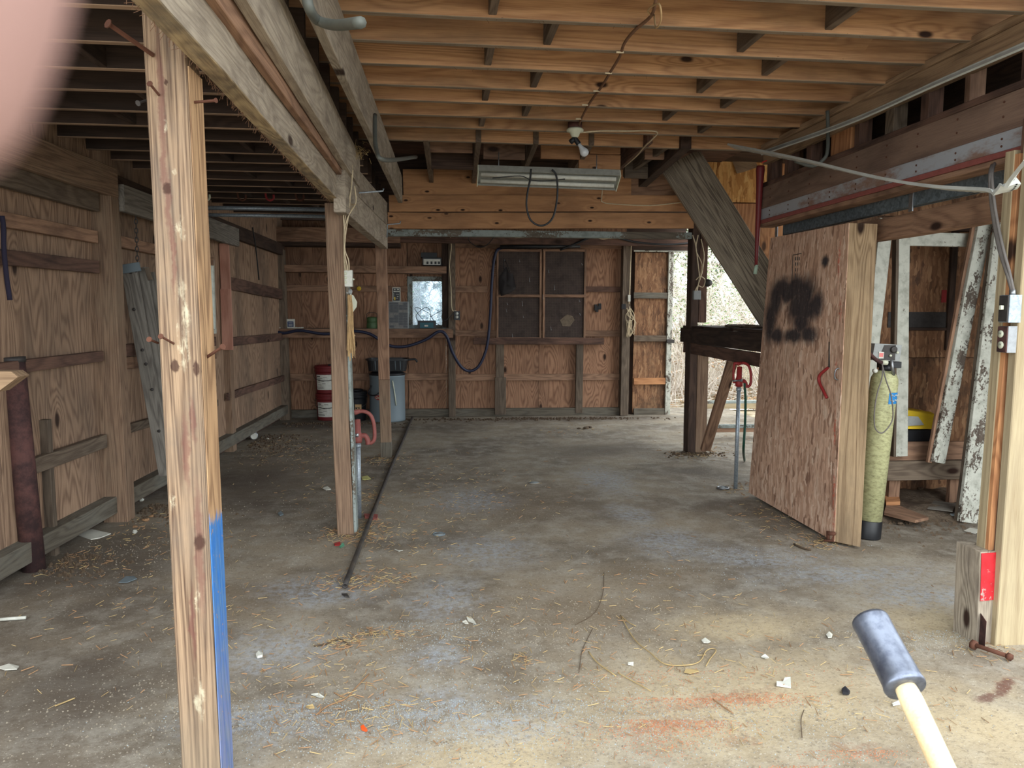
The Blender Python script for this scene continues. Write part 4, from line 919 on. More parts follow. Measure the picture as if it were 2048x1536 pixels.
# near pale plank: its left edge and wide front face
qb = PZ(1990, 1292, 0); Yn = qb.y
B_ = PY(1990, 1290, Yn); T_ = PX(2046, 520, XF)
dirp = (T_-B_)/(T_.z-B_.z)
cx = V((.15, .025, 0))
board('front_plank', V((qb.x, Yn, 0))+cx, V((qb.x, Yn, 0))+dirp*2.5+cx, .30, .05, W['pale'], (0, 1, 0), fp, seg=8, wob=.002, ch=.004)
# red faced block at its foot
kb = thing('wood_block', 'short upright timber block with faded grey side and red painted face', 'block', (2.6, 3.3, 0))
c0 = PZ(1953, 1288, 0); lf = PZ(1925, 1258, 0); rt_ = V((c0.x+.085, c0.y, 0)); hz = PY(1961, 1104, c0.y).z
tilt_ = PY(1961, 1104, c0.y)-V((c0.x, c0.y, hz)); 
bk_ = V((c0.x+.0, c0.y+.19, 0))
ctr = V((c0.x+.0425, c0.y+.085, 0)); tp_ = ctr+V((.0, 0, hz))+V((tilt_.x, 0, 0))
board('timber', ctr, tp_, .17, .085, W['greybeam'], (1, 0, 0), kb, seg=4, wob=.003)
W['redface'] = paintchip('red_painted_face', C(206, 44, 52), C(214, 178, 170), .5, 5)
board('red_face', ctr+V((0, -.088, .22)), tp_+V((0, -.088, -.005)), .08, .004, W['redface'], (0, 1, 0), kb, seg=2, wob=0)['label'] = 'red painted front face'
pl_ = [PZ(1952, 1282, .0), PZ(1974, 1300, .0)]
for (q1, q2, hh) in ((PZ(1909, 1256), PZ(1928, 1272), .15), (PZ(1953, 1284), PZ(1969, 1300), .15)):
    poly('steel_angle', [q1, q2, q2+V((0, 0, hh-.01)), q1+V((0, 0, hh+.01))], (.7, .6, 0), .006, W['rustpipe'], kb)
# threaded bolt lying at the post foot
bo = thing('anchor_bolt', 'long rusty bolt lying on the floor at the front right post', 'bolt', tuple(PZ(1948, 1290, .0)))
tube('shank', [PZ(1950, 1290, .03), PZ(2018, 1313, .02)], .011, W['rust'], bo, n=0)
tube('head', [PZ(1944, 1288, .03), PZ(1951, 1291, .03)], .024, W['rust'], bo, n=0, segs=6)
tube('nut', [PZ(2016, 1312, .02), PZ(2022, 1315, .02)], .018, W['rust'], bo, n=0, segs=6)
# switch and outlet
XS = XF-.015
def plateX(name, l, t_, r_, b_, X, d, m, parent):
    a = PX(l, (t_+b_)/2, X); b = PX(r_, (t_+b_)/2, X); z1 = PX((l+r_)/2, t_, X).z; z0 = PX((l+r_)/2, b_, X).z
    return box(name, X, X+d, min(a.y, b.y), max(a.y, b.y), z0, z1, W[m], parent, 2, wob=0, seg=1, ch=.002)
sw = thing('light_switch', 'dark ribbed switch plate on a metal box, front right post', 'switch', tuple(PX(2010, 618, XF-.03)))
swp = plateX('cover_plate', 1997, 591, 2015, 643, XF-.06, .006, 'maroon' if False else 'iron', sw)
plateX('metal_box', 1999, 590, 2019, 645, XF-.054, .06, 'galv', sw)
q = PX(2006, 616, XF-.065); box('toggle', q.x-.015, q.x, q.y-.005, q.y+.006, q.z-.008, q.z+.012, W['cream'], swp, 0, wob=0)
tube('conduit_clamp', [PX(2025, 580, XF-.02), PX(2025, 592, XF-.02)], .014, W['steel'], sw, n=0)
ou = thing('outlet', 'brown double outlet with cream sockets below the switch', 'outlet', tuple(PX(2003, 680, XF-.03)))
oup = plateX('cover_plate', 1994, 653, 2013, 704, XF-.045, .006, 'rustpipe', ou); plateX('metal_box', 1996, 652, 2016, 705, XF-.039, .045, 'steel', ou)
for py in (668, 690):
    q = PX(2002, py, XF-.046); lath('socket_face', [(0, 0), (.017, 0), (.017, .004), (0, .005)], W['cream'], q, oup, axis=(-1, 0, 0))
    for dz in (-.005, .005): box('slot', q.x-.006, q.x-.0045, q.y+dz-.001, q.y+dz+.001, q.z-.002, q.z+.007, W['black'], oup, 2, wob=0)
tag(tube('power_cable', [PX(1985, 330, XF+.1), PX(1981, 350, XF-.02), PX(1983, 400, XF-.04), PX(1990, 450, XF-.03), PX(2000, 500, XF-.03), PX(2016, 550, XF-.03), PX(2025, 582, XF-.02)], .010, W['greycable']), 'pair of grey cables drooping from the track to the front right switch', 'cable')
tag(tube('power_cable', [PX(1990, 325, XF+.1), PX(1984, 350, XF-.02), PX(1988, 400, XF-.05), PX(1996, 450, XF-.04), PX(2007, 500, XF-.04), PX(2019, 545, XF-.03), PX(2027, 582, XF-.02)], .007, W['greycable']), 'thinner grey cable beside its twin above the front right switch', 'cable')
# ================================================================== VINYL STRIPS + CONDUITS
def ribbon(name, pts, w, t, nrm_, mat, label, cat, slots=False):
    P = bez(pts, 8); rings = []; th = thing(name, label, cat, tuple(P[0]))
    for i, p in enumerate(P):
        d = (P[min(i+1, len(P)-1)]-P[max(i-1, 0)]).normalized(); n_ = V(nrm_(i/(len(P)-1)) if callable(nrm_) else nrm_); n_ = (n_-d*n_.dot(d)).normalized(); s_ = d.cross(n_)
        # C-shaped channel section
        sec = [(-w/2, 0), (w/2, 0), (w/2, t*2.5), (w/2-t, t*2.5), (w/2-t, t), (-w/2+t, t), (-w/2+t, t*2.5), (-w/2, t*2.5)]
        rings.append([p+s_*a+n_*b for a, b in sec])
    vs, fs = loftmesh(rings); raw('channel', vs, fs, mat, parent=th)
    if slots:
        g = []
        for i in range(2, len(P)-2, 1):
            p = P[i]; d = (P[i+1]-P[i-1]).normalized(); n_ = V(nrm_(i/(len(P)-1)) if callable(nrm_) else nrm_); n_ = (n_-d*n_.dot(d)).normalized(); s_ = d.cross(n_)
            L_ = (P[i+1]-P[i]).length*.3; c = p-s_*w*.28-n_*.0012
            g.append(([c-d*L_-s_*.004, c+d*L_-s_*.004, c+d*L_+s_*.004, c-d*L_+s_*.004], [(0, 1, 2, 3), (3, 2, 1, 0)]))
        vs, fs = join(g); raw('nail_slot', vs, fs, W['black'], parent=th, kind='stuff')
    return th
W['vinyl'] = flat('grey_vinyl', C(190, 192, 186), .5, mott=.4, mscale=8)
ribbon('vinyl_strip', [PX(1528, 306, 2.62), PX(1700, 245, 2.62), PX(1880, 165, 2.6), PX(2060, 88, 2.58)], .055, .004, (-.7, 0, .7), W['vinyl'], 'long pale slotted vinyl strip running along the right header to the frame edge', 'strip', True)
ribbon('vinyl_strip', [PX(1462, 294, 2.4), PX(1600, 322, 2.45), PX(1740, 355, 2.45), PX(1870, 377, 2.42), PX(1985, 384, 2.4), PX(2012, 382, 2.38), PX(2032, 352, 2.36), PX(2066, 310, 2.32)], .08, .006, lambda u: (.1, .8, .6) if u < .8 else (-.6, .3, .5), W['vinyl'], 'sagging grey vinyl strip hanging below the right header, kinked at its near end', 'strip', True)
tag(tube('conduit_pipe', [PX(1655, 222, 2.7), PX(1656, 262, 2.7), PX(1655, 300, 2.68), PX(1648, 318, 2.66), PX(1625, 332, 2.6), PX(1590, 322, 2.5)], .013, W['conduit']), 'bent grey conduit pipe hooked over the right header', 'conduit')
tag(tube('conduit_pipe', [PX(612, -20, -.38), PX(618, 15, -.37), PX(635, 40, -.36), PX(670, 50, -.3), PX(722, 45, -.2)], .016, W['conduit']), 'thick dark grey conduit curling out from the ledger plank, upper', 'conduit')
tag(tube('conduit_pipe', [PX(750, 230, -.36), PX(750, 265, -.35), PX(753, 300, -.33), PX(770, 320, -.28), PX(832, 314, -.15)], .013, W['conduit']), 'thin grey conduit bent down from the far half of the ledger plank', 'conduit')
# hanging red-brown tapered pole with green tip
rp = thing('hanging_pole', 'long tapered red-brown pole hanging tip down, with a pale green end', 'pole', tuple(PY(1515, 540, 6.25)))
Tp, Bp = PY(1521, 332, 6.22), PY(1512, 533, 6.22)
tube('shaft', [Tp, Tp.lerp(Bp, .12), Tp.lerp(Bp, .5), Bp], .05, W['redpaint2'] if False else W['maroon'], rp, segs=12, n=4, rfun=lambda u: .034+.016*u if u < .15 else .037-.02*(u-.15)/.85*1.2)
tube('tip', [PY(1513, 530, 6.22), PY(1510, 548, 6.22)], .016, flat('pale_green', C(160, 180, 160), .7), rp, n=0, segs=10)
tube('red_cord', [PY(1524, 325, 6.2), PY(1548, 316, 6.2), PY(1570, 312, 6.2)], .006, W['red'], rp)
# ================================================================== THINGS ON THE REAR WALL
def pegboard(label, x0, x1):
    # two stacked dark panels in one brown frame
    t = thing('pegboard', label, 'pegboard', tuple(PY((x0+x1)/2, 590, YB-.1)))
    Yp = YB-.10
    for (y0, y1) in ((503, 589), (595, 675)):
        rectY('panel', x0+2, y0, x1-2, y1, Yp+.02, .006, W['hardboard'], t, wob=0, seg=1)
    for (a, b, c, d_) in ((x0, 499, x0+4, 680), (x1-4, 499, x1, 680), (x0, 498, x1, 503), (x0, 589, x1, 594.5), (x0, 675, x1, 680)):
        rectY('frame_strip', a, b, c, d_, Yp, .03, W['girt'], t)
    return t
s = M('perforated_hardboard', .8); v = s.obj(False); sx = s.n('ShaderNodeSeparateXYZ'); s.L(v, sx.inputs[0])
def cell(o): return s.math('ABSOLUTE', s.math('SUBTRACT', s.math('FRACT', s.math('MULTIPLY', o, 39.)), .5))
dd = s.math('SQRT', s.math('ADD', s.math('POWER', cell(sx.outputs[0]), 2), s.math('POWER', cell(sx.outputs[1]), 2)))
base = s.mix(s.step(s.noise(v, 6, 5, .7), .4, .7), C(72, 60, 54), C(54, 44, 40))
s.base(s.mix(s.step(dd, .13, .2, 1, 0), base, C(22, 18, 16))); W['hardboard'] = s.m
pgl = pegboard('left framed dark pegboard on the rear wall, an apron hung over its corner', 993, 1083)
pgr = pegboard('right framed dark pegboard on the rear wall, with a pale patch', 1086, 1172)
s = flat('pale_patch', C(112, 98, 82), .9, mott=.6)
poly('pale_patch', [PY(x, y, YB-.082) for x, y in ((1120, 640), (1134, 629), (1145, 632), (1149, 640), (1140, 653), (1125, 652))], (0, -1, 0), .001, s, pgr)
for (t, hs) in ((pgl, ((1008, 518), (1038, 518), (1058, 555), (1014, 606), (1012, 618), (1044, 603), (1046, 632), (1024, 668))), (pgr, ((1163, 527), (1096, 540), (1108, 571), (1159, 627), (1101, 654), (1085, 590), (1158, 600)))):
    for i, (px, py) in enumerate(hs):
        q = PY(px, py, YB-.08); h = -.03-.02*(i % 3)
        tube('peg_hook', [q, q+V((0, -.03, .0)), q+V((.004, -.035, h)), q+V((.01, -.045, h+.01))], .0028, W['steel'], t, segs=5, n=3)
# apron
ap = thing('apron', 'dark cloth apron hanging by its neck strap from the pegboard corner', 'apron', tuple(PY(1012, 520, YB-.13)))
W['cloth'] = flat('grey_brown_cloth', C(46, 42, 42), .95, mott=.4, mscale=8)
ol = [(1008, 540), (1013, 533), (1018, 546), (1026, 548), (1032, 575), (1027, 582), (1012, 589), (1002, 592), (997, 567), (999, 553)]
vs = []; fs = []
cxp, cyp = 1013, 566
n = len(ol); rr = [1, .66, .33]
for k, f in enumerate(rr):
    for i, (x, y) in enumerate(ol):
        px, py = cxp+(x-cxp)*f, cyp+(y-cyp)*f
        vs.append(PY(px, py, YB-.14-.02*math.sin(px*.55)-(.015 if k else 0)))
vs.append(PY(cxp, cyp, YB-.165))
for k in range(2):
    for i in range(n): a = k*n+i; b = k*n+(i+1) % n; fs.append((a, b, b+n, a+n))
for i in range(n): fs.append((2*n+i, 2*n+(i+1) % n, 3*n))
o = raw('cloth', vs, fs, W['cloth'], parent=ap, smooth=True); md = o.modifiers.new('s', 'SOLIDIFY'); md.thickness = .004
tube('neck_strap', [PY(1010, 541, YB-.14), PY(1007, 530, YB-.13), PY(1009, 519, YB-.1), PY(1014, 528, YB-.13), PY(1021, 546, YB-.14)], .005, W['black'], ap)
# long hose draped along the shelf and wall
tag(tube('hose', [PY(547, 663, YB-.38), PY(570, 666, YB-.38), PY(600, 661, YB-.39), PY(650, 668, YB-.39), PY(700, 662, YB-.39), PY(740, 668, YB-.39), PY(775, 690, YB-.39), PY(810, 693, YB-.38), PY(850, 680, YB-.38), PY(878, 663, YB-.38), PY(893, 672, YB-.37), PY(905, 705, YB-.3), PY(922, 733, YB-.25), PY(938, 742, YB-.2), PY(955, 735, YB-.2), PY(968, 712, YB-.2), PY(976, 680, YB-.2), PY(981, 620, YB-.16), PY(984, 560, YB-.16), PY(989, 515, YB-.16), PY(1000, 497, YB-.16), PY(1040, 494, YB-.16), PY(1150, 493, YB-.16)], .022, W['navy'], segs=8, n=5), 'long dark hose draped along the lower shelf and looping up beside the pegboard', 'hose')
tag(tube('tube_roll', [PY(1000, 494, YB-.22), PY(1080, 493, YB-.22), PY(1160, 492, YB-.22)], .03, W['black'], segs=10, n=1), 'black rolled strip lying above the pegboards', 'roll')
tag(tube('cable', [PY(1120, 500, YB-.25), PY(1150, 488, YB-.3), PY(1190, 472, YB-.34), PY(1225, 473, YB-.34), PY(1270, 484, YB-.3), PY(1330, 489, YB-.3), PY(1384, 486, YB-.3)], .016, W['black'], n=5), 'thick black cable sagging under the rear top board towards the opening', 'cable')
tag(tube('cable', [PY(936, 470, YB-.36), PY(940, 484, YB-.33), PY(958, 494, YB-.33), PY(975, 489, YB-.33), PY(990, 471, YB-.36)], .006, W['black'], n=5), 'thin black wire loop hanging left of the pegboards', 'cable')
tag(tube('cable', [PY(902, 470, YB-.36), PY(900, 483, YB-.2), PY(903, 492, YB-.16), PY(899, 530, YB-.16), PY(902, 575, YB-.16), PY(904, 618, YB-.16), PY(913, 622, YB-.16)], .007, W['wirew'], n=5), 'pale cable running down the stud to the rear outlet beside the small window', 'cable')
tag(tube('cable', [PY(1186, 473, YB-.34), PY(1205, 478, YB-.3), PY(1222, 477, YB-.3), PY(1260, 482, YB-.2), PY(1262, 500, YB-.18), PY(1260, 560, YB-.18), PY(1258, 608, YB-.18)], .007, W['wirew'], n=5), 'pale cable running down the stud left of the strand board door', 'cable')
tag(tube('cable', [PY(1010, 470, YM+.1), PY(1040, 475, YM+.12), PY(1100, 469, YM+.1), PY(1240, 471, YM+.1), PY(1330, 477, YM+.1), PY(1382, 473, YM+.1)], .006, W['wirew'], n=5), 'pale cable stapled under the painted board of the deep orange beam', 'cable')
# white cord bundle on right stud
cb = thing('cord_bundle', 'tangled white cord bundle hanging on the stud beside the rear door', 'cord', tuple(PY(1258, 615, YB-.2)))
random.seed(3); g = []
for k in range(9):
    x0 = 1252+random.random()*10; pts = [PY(x0, 612+random.random()*6, YB-.19), PY(1250+random.random()*20, 630, YB-.21), PY(1250+random.random()*22, 645, YB-.2), PY(1252+random.random()*16, 655+random.random()*22, YB-.2), PY(1252+random.random()*14, 640, YB-.22)]
    g.append(tubegeo(bez(pts, 4), .0045, 5))
vs, fs = join(g); raw('cord', vs, fs, W['wirew'], parent=cb, smooth=True)
rectY('cord_plug', 1256, 590, 1261, 603, YB-.2, .03, W['white'], cb); rectY('black_socket', 1243, 608, 1252, 618, YB-.2, .03, W['black'], cb)
ho = thing('wall_bracket', 'small black iron bracket on the plywood right of the pegboards', 'bracket', tuple(PY(1196, 615, YB-.03)))
for (a, b, c, d_) in ((1189, 609, 1194, 621), (1197, 607, 1203, 619), (1190, 612, 1202, 616), (1192, 616, 1197, 624)): rectY('bracket_leg', a, b, c, d_, YB-.04, .03, W['black'], ho)
# outlet near window
rt = thing('outlet', 'black outlet box with pale sockets on the stud by the rear window', 'outlet', tuple(PY(914, 630, YB-.18)))
rectY('box_body', 908, 622, 920, 640, YB-.19, .05, W['black'], rt)
for py in (627, 634): lath('socket_face', [(0, 0), (.022, 0), (.022, .004), (0, .005)], W['white'], PY(914, py, YB-.192), rt, axis=(0, -1, 0))
# radio on top shelf
z_s = PY(700, 531, YB-.28).z
rd = thing('radio', 'small pale faced radio on a black box, upper shelf over the window', 'radio', tuple(PY(864, 531, YB-.2)))
rectY('casing', 845, 515, 883, 531, YB-.22, .12, W['black'], rd, 0)
rfp = rectY('front_panel', 847, 518, 881, 530, YB-.226, .006, W['white'], rd, 0)
for i, px in enumerate((853, 861, 869, 876)): rectY('dial', px, 523, px+4, 528, YB-.232, .006, W['black'], rfp, wob=0)
tag(rectY('black_box', 842, 505, 874, 515, YB-.2, .12, W['black'], None, 0), 'black box lying on top of the upper shelf radio', 'box')
# charger with wires in front of the window
ch = thing('charger', 'teal and black battery charger with looped leads, in front of the rear window', 'charger', tuple(PY(853, 657, YB-.3)))
rectY('casing', 835, 641, 872, 657, YB-.31, .14, W['black'], ch, 0); cfp = rectY('front_plate', 840, 645, 867, 656, YB-.315, .006, W['teal'], ch, 0)
rectY('logo_plate', 849, 650, 856, 653, YB-.319, .004, W['white'], cfp, 0)
for pts in ([(836, 642), (832, 632), (840, 622), (851, 615), (859, 619), (861, 634), (860, 642)], [(848, 642), (838, 630), (830, 618), (834, 615), (846, 620), (858, 627), (864, 636), (872, 646), (886, 654)], [(860, 634), (872, 627), (884, 622), (884, 636), (893, 640), (908, 625)]):
    tube('lead', [PY(x, y, YB-.24-.01*i) for i, (x, y) in enumerate(pts)], .0045, W['black'], ch, n=5, segs=6)
# parts cabinet
pc = thing('parts_cabinet', 'dark small-parts cabinet with rows of clear drawers on the lower shelf', 'cabinet', tuple(PY(797, 657, YB-.3)))
a = PY(777, 603, YB-.3); b = PY(817, 657, YB-.3)
box('casing', a.x, b.x, YB-.3, YB-.14, b.z, a.z, W['greyp'], pc)
W['drawer'] = flat('smoky_drawer', C(40, 40, 44), .35, mott=.5); W['drawer2'] = flat('drawer_with_hardware', C(120, 116, 110), .4, mott=.8, mscale=60, dark=C(40, 38, 36))
dw, dh = (b.x-a.x-.02)/4, (a.z-b.z-.02)/10
random.seed(5)
for i in range(4):
    for j in range(10):
        x = a.x+.01+i*dw; z = b.z+.01+j*dh
        dr_ = box('drawer', x+.003, x+dw-.003, YB-.31, YB-.2, z+.002, z+dh-.003, W['drawer' if random.random() < .75 else 'drawer2'], pc, 0, wob=0, seg=1, ch=.001)
# poster
po = thing('poster', 'small black notice with white print on the rear wall left of the window', 'poster', tuple(PY(793, 590, YB-.05)))
rectY('sheet', 784.5, 575, 801, 603, YB-.045, .003, W['white'], po, 2, wob=0); rectY('black_field', 786, 576.5, 799.5, 601.5, YB-.047, .002, W['black'], po, 2, wob=0)
for (x0, y0, x1, y1) in ((787, 582, 799, 584), (788, 578, 791, 580), (794, 578, 798, 580), (787, 586, 788, 598), (792, 588, 798, 589), (794, 592, 797, 594), (790, 596, 796, 597)): rectY('print', x0, y0, x1, y1, YB-.049, .002, W['white'], po, wob=0, seg=1)
rectY('yellow_print', 788, 594, 791, 600, YB-.049, .002, W['yellow'], po, wob=0, seg=1)
# green stove / lantern
q = PY(744, 658, YB-.2)
ln = thing('lantern', 'dark green round camp lantern with wire bail on the lower shelf', 'lantern', tuple(q))
lath('tank', [(0, 0), (.075, 0), (.08, .02), (.08, .08), (.072, .095), (.078, .1), (.078, .16), (.06, .18), (0, .185)], W['green'], q, ln)
tube('bail', [q+V((-.075, 0, .16)), q+V((-.07, 0, .23)), q+V((0, 0, .245)), q+V((.07, 0, .23)), q+V((.075, 0, .16))], .004, W['iron'], ln)
# small meter, crumbs
mt = thing('meter', 'small white box with a blue front at the left end of the lower shelf', 'box', tuple(PY(581, 657, YB-.25)))
rectY('casing', 573, 638, 589, 656, YB-.25, .05, W['white'], mt); rectY('blue_panel', 575, 643, 587, 654, YB-.253, .003, flat('ink_blue', C(52, 70, 110), .6), mt)
for k in range(3): rectY('print_line', 577, 645+k*3, 585, 646+k*3, YB-.255, .002, W['white'], mt, wob=0, seg=1)
random.seed(11); g = []
for k in range(70):
    q = PY(540+random.random()*65, 657, YB-.3+random.random()*.1); q.z = zs; r_ = .006+random.random()*.014
    a_, b_ = boxgeo(q.x-r_, q.x+r_, q.y-r_*.6, q.y+r_*.6, q.z, q.z+r_*.9); g.append((a_, b_))
vs, fs = join(g); tag(raw('debris', vs, fs, W['paper']), 'pale crumbs scattered on the left end of the lower shelf', 'debris', kind='stuff')
tag(lath('tape_roll', [(.012, -.012), (.032, -.012), (.032, .012), (.012, .012), (.012, -.012)], W['yellow'], PY(718, 577, YB-.06), None, axis=(0, 1, .1)), 'small yellow roll hung on the rear wall between the two posts', 'roll')
# blue printed box in the corner
bb = thing('box', 'blue and white printed carton hung crooked near the left rear corner', 'box', tuple(PY(538, 588, 11.0)))
cc = [PY(534, 568, 11.05), PY(548, 572, 11.05), PY(541, 608, 11.05), PY(528, 603, 11.05)]
poly('carton', cc, (0, 1, 0), .08, W['blue'], bb)
xd = (cc[0]-cc[3]).normalized()
text('lettering', 'O3U8O', .062, W['white'], PY(535, 587, 11.045), xd, (0, -1, 0), bb)
for k, (u, v_) in enumerate(((.2, .8), (.35, .82), (.55, .78), (.7, .83), (.85, .8))):
    p = cc[3].lerp(cc[0], u).lerp(cc[2].lerp(cc[1], u), v_)
    poly('white_print', [p+V((-.01, -.002, -.02)), p+V((.018, -.002, -.015)), p+V((.016, -.002, .025)), p+V((-.012, -.002, .02))], (0, -1, 0), .002, W['white'], bb)
# black strap & cords on the left wall
tag(tube('cord', [PX(505, 455, -2.2), PX(512, 500, -2.2), PX(518, 560, -2.2)], .008, W['black'], n=4), 'thin black cord hanging on the far part of the left wall', 'cord')
tag(tube('strap', [PY(4, 432, 4.6), PY(7, 455, 4.6), PY(8, 500, 4.6), PY(14, 560, 4.6), PY(20, 600, 4.6)], .014, W['strap'], n=5), 'dark purple strap hanging on the left wall at the frame edge', 'strap')
# ================================================================== BUCKETS AND CANS ON THE FLOOR AT THE BACK
def pail(label, base, r, h, mat, labm, x_off=0, group=None, lid=True):
    t = thing('bucket', label, 'bucket', tuple(base), group)
    lath('body', [(0, 0), (r*.88, 0), (r*.9, .01), (r*.97, h*.72), (r*1.0, h*.78), (r*1.06, h*.79), (r*1.06, h*.82), (r, h*.83), (r, h*.86), (r*1.04, h*.87), (r*1.04, h*.9), (r, h*.91), (r*.98, h*.93), (0, h*.93)], W[mat], base, t, 32)
    if lid: lath('lid', [(0, h*.91), (r*1.07, h*.91), (r*1.08, h*.95), (r*1.02, h*.97), (r*1.0, h), (r*.9, h), (r*.88, h*.98), (0, h*.98)], W[mat], base, t, 32)
    if labm:
        vs = []; fs = []; N = 12
        for i in range(N+1):
            th = -math.pi*.5-.9+1.8*i/N
            for z, rr in ((h*.14, r*.915), (h*.68, r*.968)): vs.append((base.x+math.cos(th)*(rr+.004), base.y+math.sin(th)*(rr+.004), base.z+z))
        for i in range(N): fs.append((2*i, 2*i+2, 2*i+3, 2*i+1))
        plb = raw('paper_label', vs, fs, W[labm], parent=t, smooth=True)
        for k, (u, v_, w__) in enumerate(((-.62, .62, .06), (-.5, .56, .1), (-.55, .5, .05), (-.6, .42, .05), (-.5, .32, .06), (-.6, .24, .08), (-.3, .24, .05), (-.1, .36, .05), (-.4, .2, .1), (0., .6, .06), (-.2, .45, .04))):
            th = -math.pi*.5+u; z = h*v_; rr = r*.945+.008
            p = V((base.x+math.cos(th)*rr, base.y+math.sin(th)*rr, base.z+z)); tx = V((-math.sin(th), math.cos(th), 0)); hh = .012 if k == 0 else .005
            poly('print_line', [p-tx*w__/2-V((0, 0, hh/2)), p+tx*w__/2-V((0, 0, hh/2)), p+tx*w__/2+V((0, 0, hh/2)), p-tx*w__/2+V((0, 0, hh/2))], V((math.cos(th), math.sin(th), 0)), .001, W['iron'], plb)
    tube('bail', [base+V((-r*1.06, -.01, h*.8)), base+V((-r*.9, -r*.75, h*.55)), base+V((0, -r*1.12, h*.47)), base+V((r*.9, -r*.75, h*.55)), base+V((r*1.06, -.01, h*.8))], .004, W['iron'], t)
    return t
pb = PZ(660, 842, 0); pb.y += .17
kx = PY(631, 790, pb.y).x; rB = .168
pb = V((kx+rB*1.05, pb.y, 0))
hB = (PY(660, 787, pb.y).z)
pail('lower maroon bucket with a white paper label, second pail stacked on it', pb, rB, hB+.01, 'maroon', 'white')
t2 = pail('upper maroon bucket with a white paper label, standing on the other pail', pb+V((-.01, 0, hB+.012)), rB, PY(660, 732, pb.y).z-hB, 'maroon', 'white')
lath('spout_cap', [(0, 0), (.028, 0), (.028, .045), (0, .045)], W['black'], pb+V((.05, -.06, PY(660, 734, pb.y).z+.0)), t2)
k2 = PZ(718, 843, 0); k2.y += .14; kx2 = PY(735, 800, k2.y).x
t3 = pail('black lidded bucket with a small tan label beside the grey can', V((kx2-.165, k2.y, 0)), .155, PY(718, 781, k2.y).z, 'black', None)
lath('gamma_lid', [(0, 0), (.1, 0), (.1, .02), (.07, .03), (0, .03)], W['black'], V((kx2-.165, k2.y, PY(718, 781, k2.y).z-.002)), t3)
rectY('tan_label', 710, 809, 723, 826, k2.y-.16, .004, W['twine'], t3, wob=0); 
for k in range(4): lump('ink_blot', tuple(PY(713+k*2.4, 818+(k % 2)*3, k2.y-.162)), .012, .003, .012, W['black'], t3, k)
# grey can
gq = PZ(776, 841, 0); gr = (PY(812, 800, gq.y+.25).x-PY(741, 800, gq.y+.25).x)/2
gY = YB-.12-gr
gc = V(((PY(812, 800, gq.y+.25).x+PY(741, 800, gq.y+.25).x)/2, gY, 0)); ghh = PY(776, 752, gc.y-gr).z
gt_ = thing('metal_can', 'tall blue-grey metal can with a red oval badge by the rear wall', 'can', tuple(gc))
lath('body', [(0, 0), (gr*1.0, 0), (gr*1.01, .015), (gr*.99, .03), (gr*.97, ghh*.95), (gr*.99, ghh*.97), (gr*.98, ghh), (gr*.9, ghh), (0, ghh)], W['bluegrey'], gc, gt_, 40)
lath('black_lid', [(0, ghh), (gr*1.01, ghh), (gr*1.02, ghh+.02), (gr*.8, ghh+.05), (0, ghh+.06)], W['black'], gc, gt_, 40)
th0 = -2.15; vs = []; 
def onc(th, z, o=.004): return V((gc.x+math.cos(th)*(gr+o), gc.y+math.sin(th)*(gr+o), z))
q = PY(759, 795, gc.y-gr*.8); th0 = math.atan2(-math.sqrt(max(.001, gr*gr-(q.x-gc.x)**2)), q.x-gc.x)
N = 20; P_ = [onc(th0+.30*math.cos(2*math.pi*i/N), q.z+.036*math.sin(2*math.pi*i/N), .003) for i in range(N)]
raw('badge', P_+[onc(th0, q.z, .006)], [(i, (i+1) % N, N) for i in range(N)], W['redpaint2'], parent=gt_)['label'] = 'red oval badge'
tx = V((-math.sin(th0), math.cos(th0), 0)); text('badge_lettering', 'Dex', .055, W['cream'], onc(th0-.02, q.z, .012), tx, V((math.cos(th0), math.sin(th0), 0)), gt_, ext=.001)
tube('paint_drip', [onc(-1.22, ghh*.9, .004), onc(-1.1, ghh*.62, .004), onc(-1.02, ghh*.36, .004)], .008, W['cream'], gt_, n=3)
tube('handle', [onc(-2.5, ghh*.78, .01), onc(-2.4, ghh*.62, .08), onc(-2.0, ghh*.6, .09), onc(-1.75, ghh*.72, .06), onc(-1.7, ghh*.84, .01)], .009, W['black'], gt_)
# oil pan on the can
pn = thing('drain_pan', 'black plastic drain pan with a spout resting on the grey can', 'pan', (gc.x, gc.y, ghh+.065))
z0 = ghh+.062; z1 = PY(776, 719, gc.y-gr).z; xl_, xr_ = PY(733, 730, gc.y-gr*.5).x, PY(817, 730, gc.y-gr*.5).x
def rr_ring(x0, x1, y0, y1, z, r):
    out = []
    for (cx_, cy_, a0) in ((x1-r, y1-r, 0), (x0+r, y1-r, 90), (x0+r, y0+r, 180), (x1-r, y0+r, 270)):
        for k in range(5): a_ = math.radians(a0+k*22.5); out.append((cx_+r*math.cos(a_), cy_+r*math.sin(a_), z))
    return out
yp0, yp1 = gc.y-gr*.85, gc.y+gr*.85
rg = [rr_ring(xl_+.03, xr_-.04, yp0+.03, yp1-.03, z0, .07), rr_ring(xl_+.01, xr_-.015, yp0+.01, yp1-.01, z1-.025, .09), rr_ring(xl_-.01, xr_, yp0-.01, yp1+.01, z1-.02, .09), rr_ring(xl_-.01, xr_, yp0-.01, yp1+.01, z1, .09), rr_ring(xl_+.02, xr_-.02, yp0+.02, yp1-.02, z1, .08), rr_ring(xl_+.04, xr_-.05, yp0+.04, yp1-.04, z0+.01, .07)]
vs, fs = loftmesh(rg); raw('pan_body', vs, fs, W['black'], parent=pn)
tube('spout', [V((xr_-.03, yp0+.12, z1-.02)), V((xr_+.05, yp0+.12, z1-.008)), V((xr_+.1, yp0+.12, z1-.01)), V((xr_+.125, yp0+.12, z1-.05))], .015, W['black'], pn)
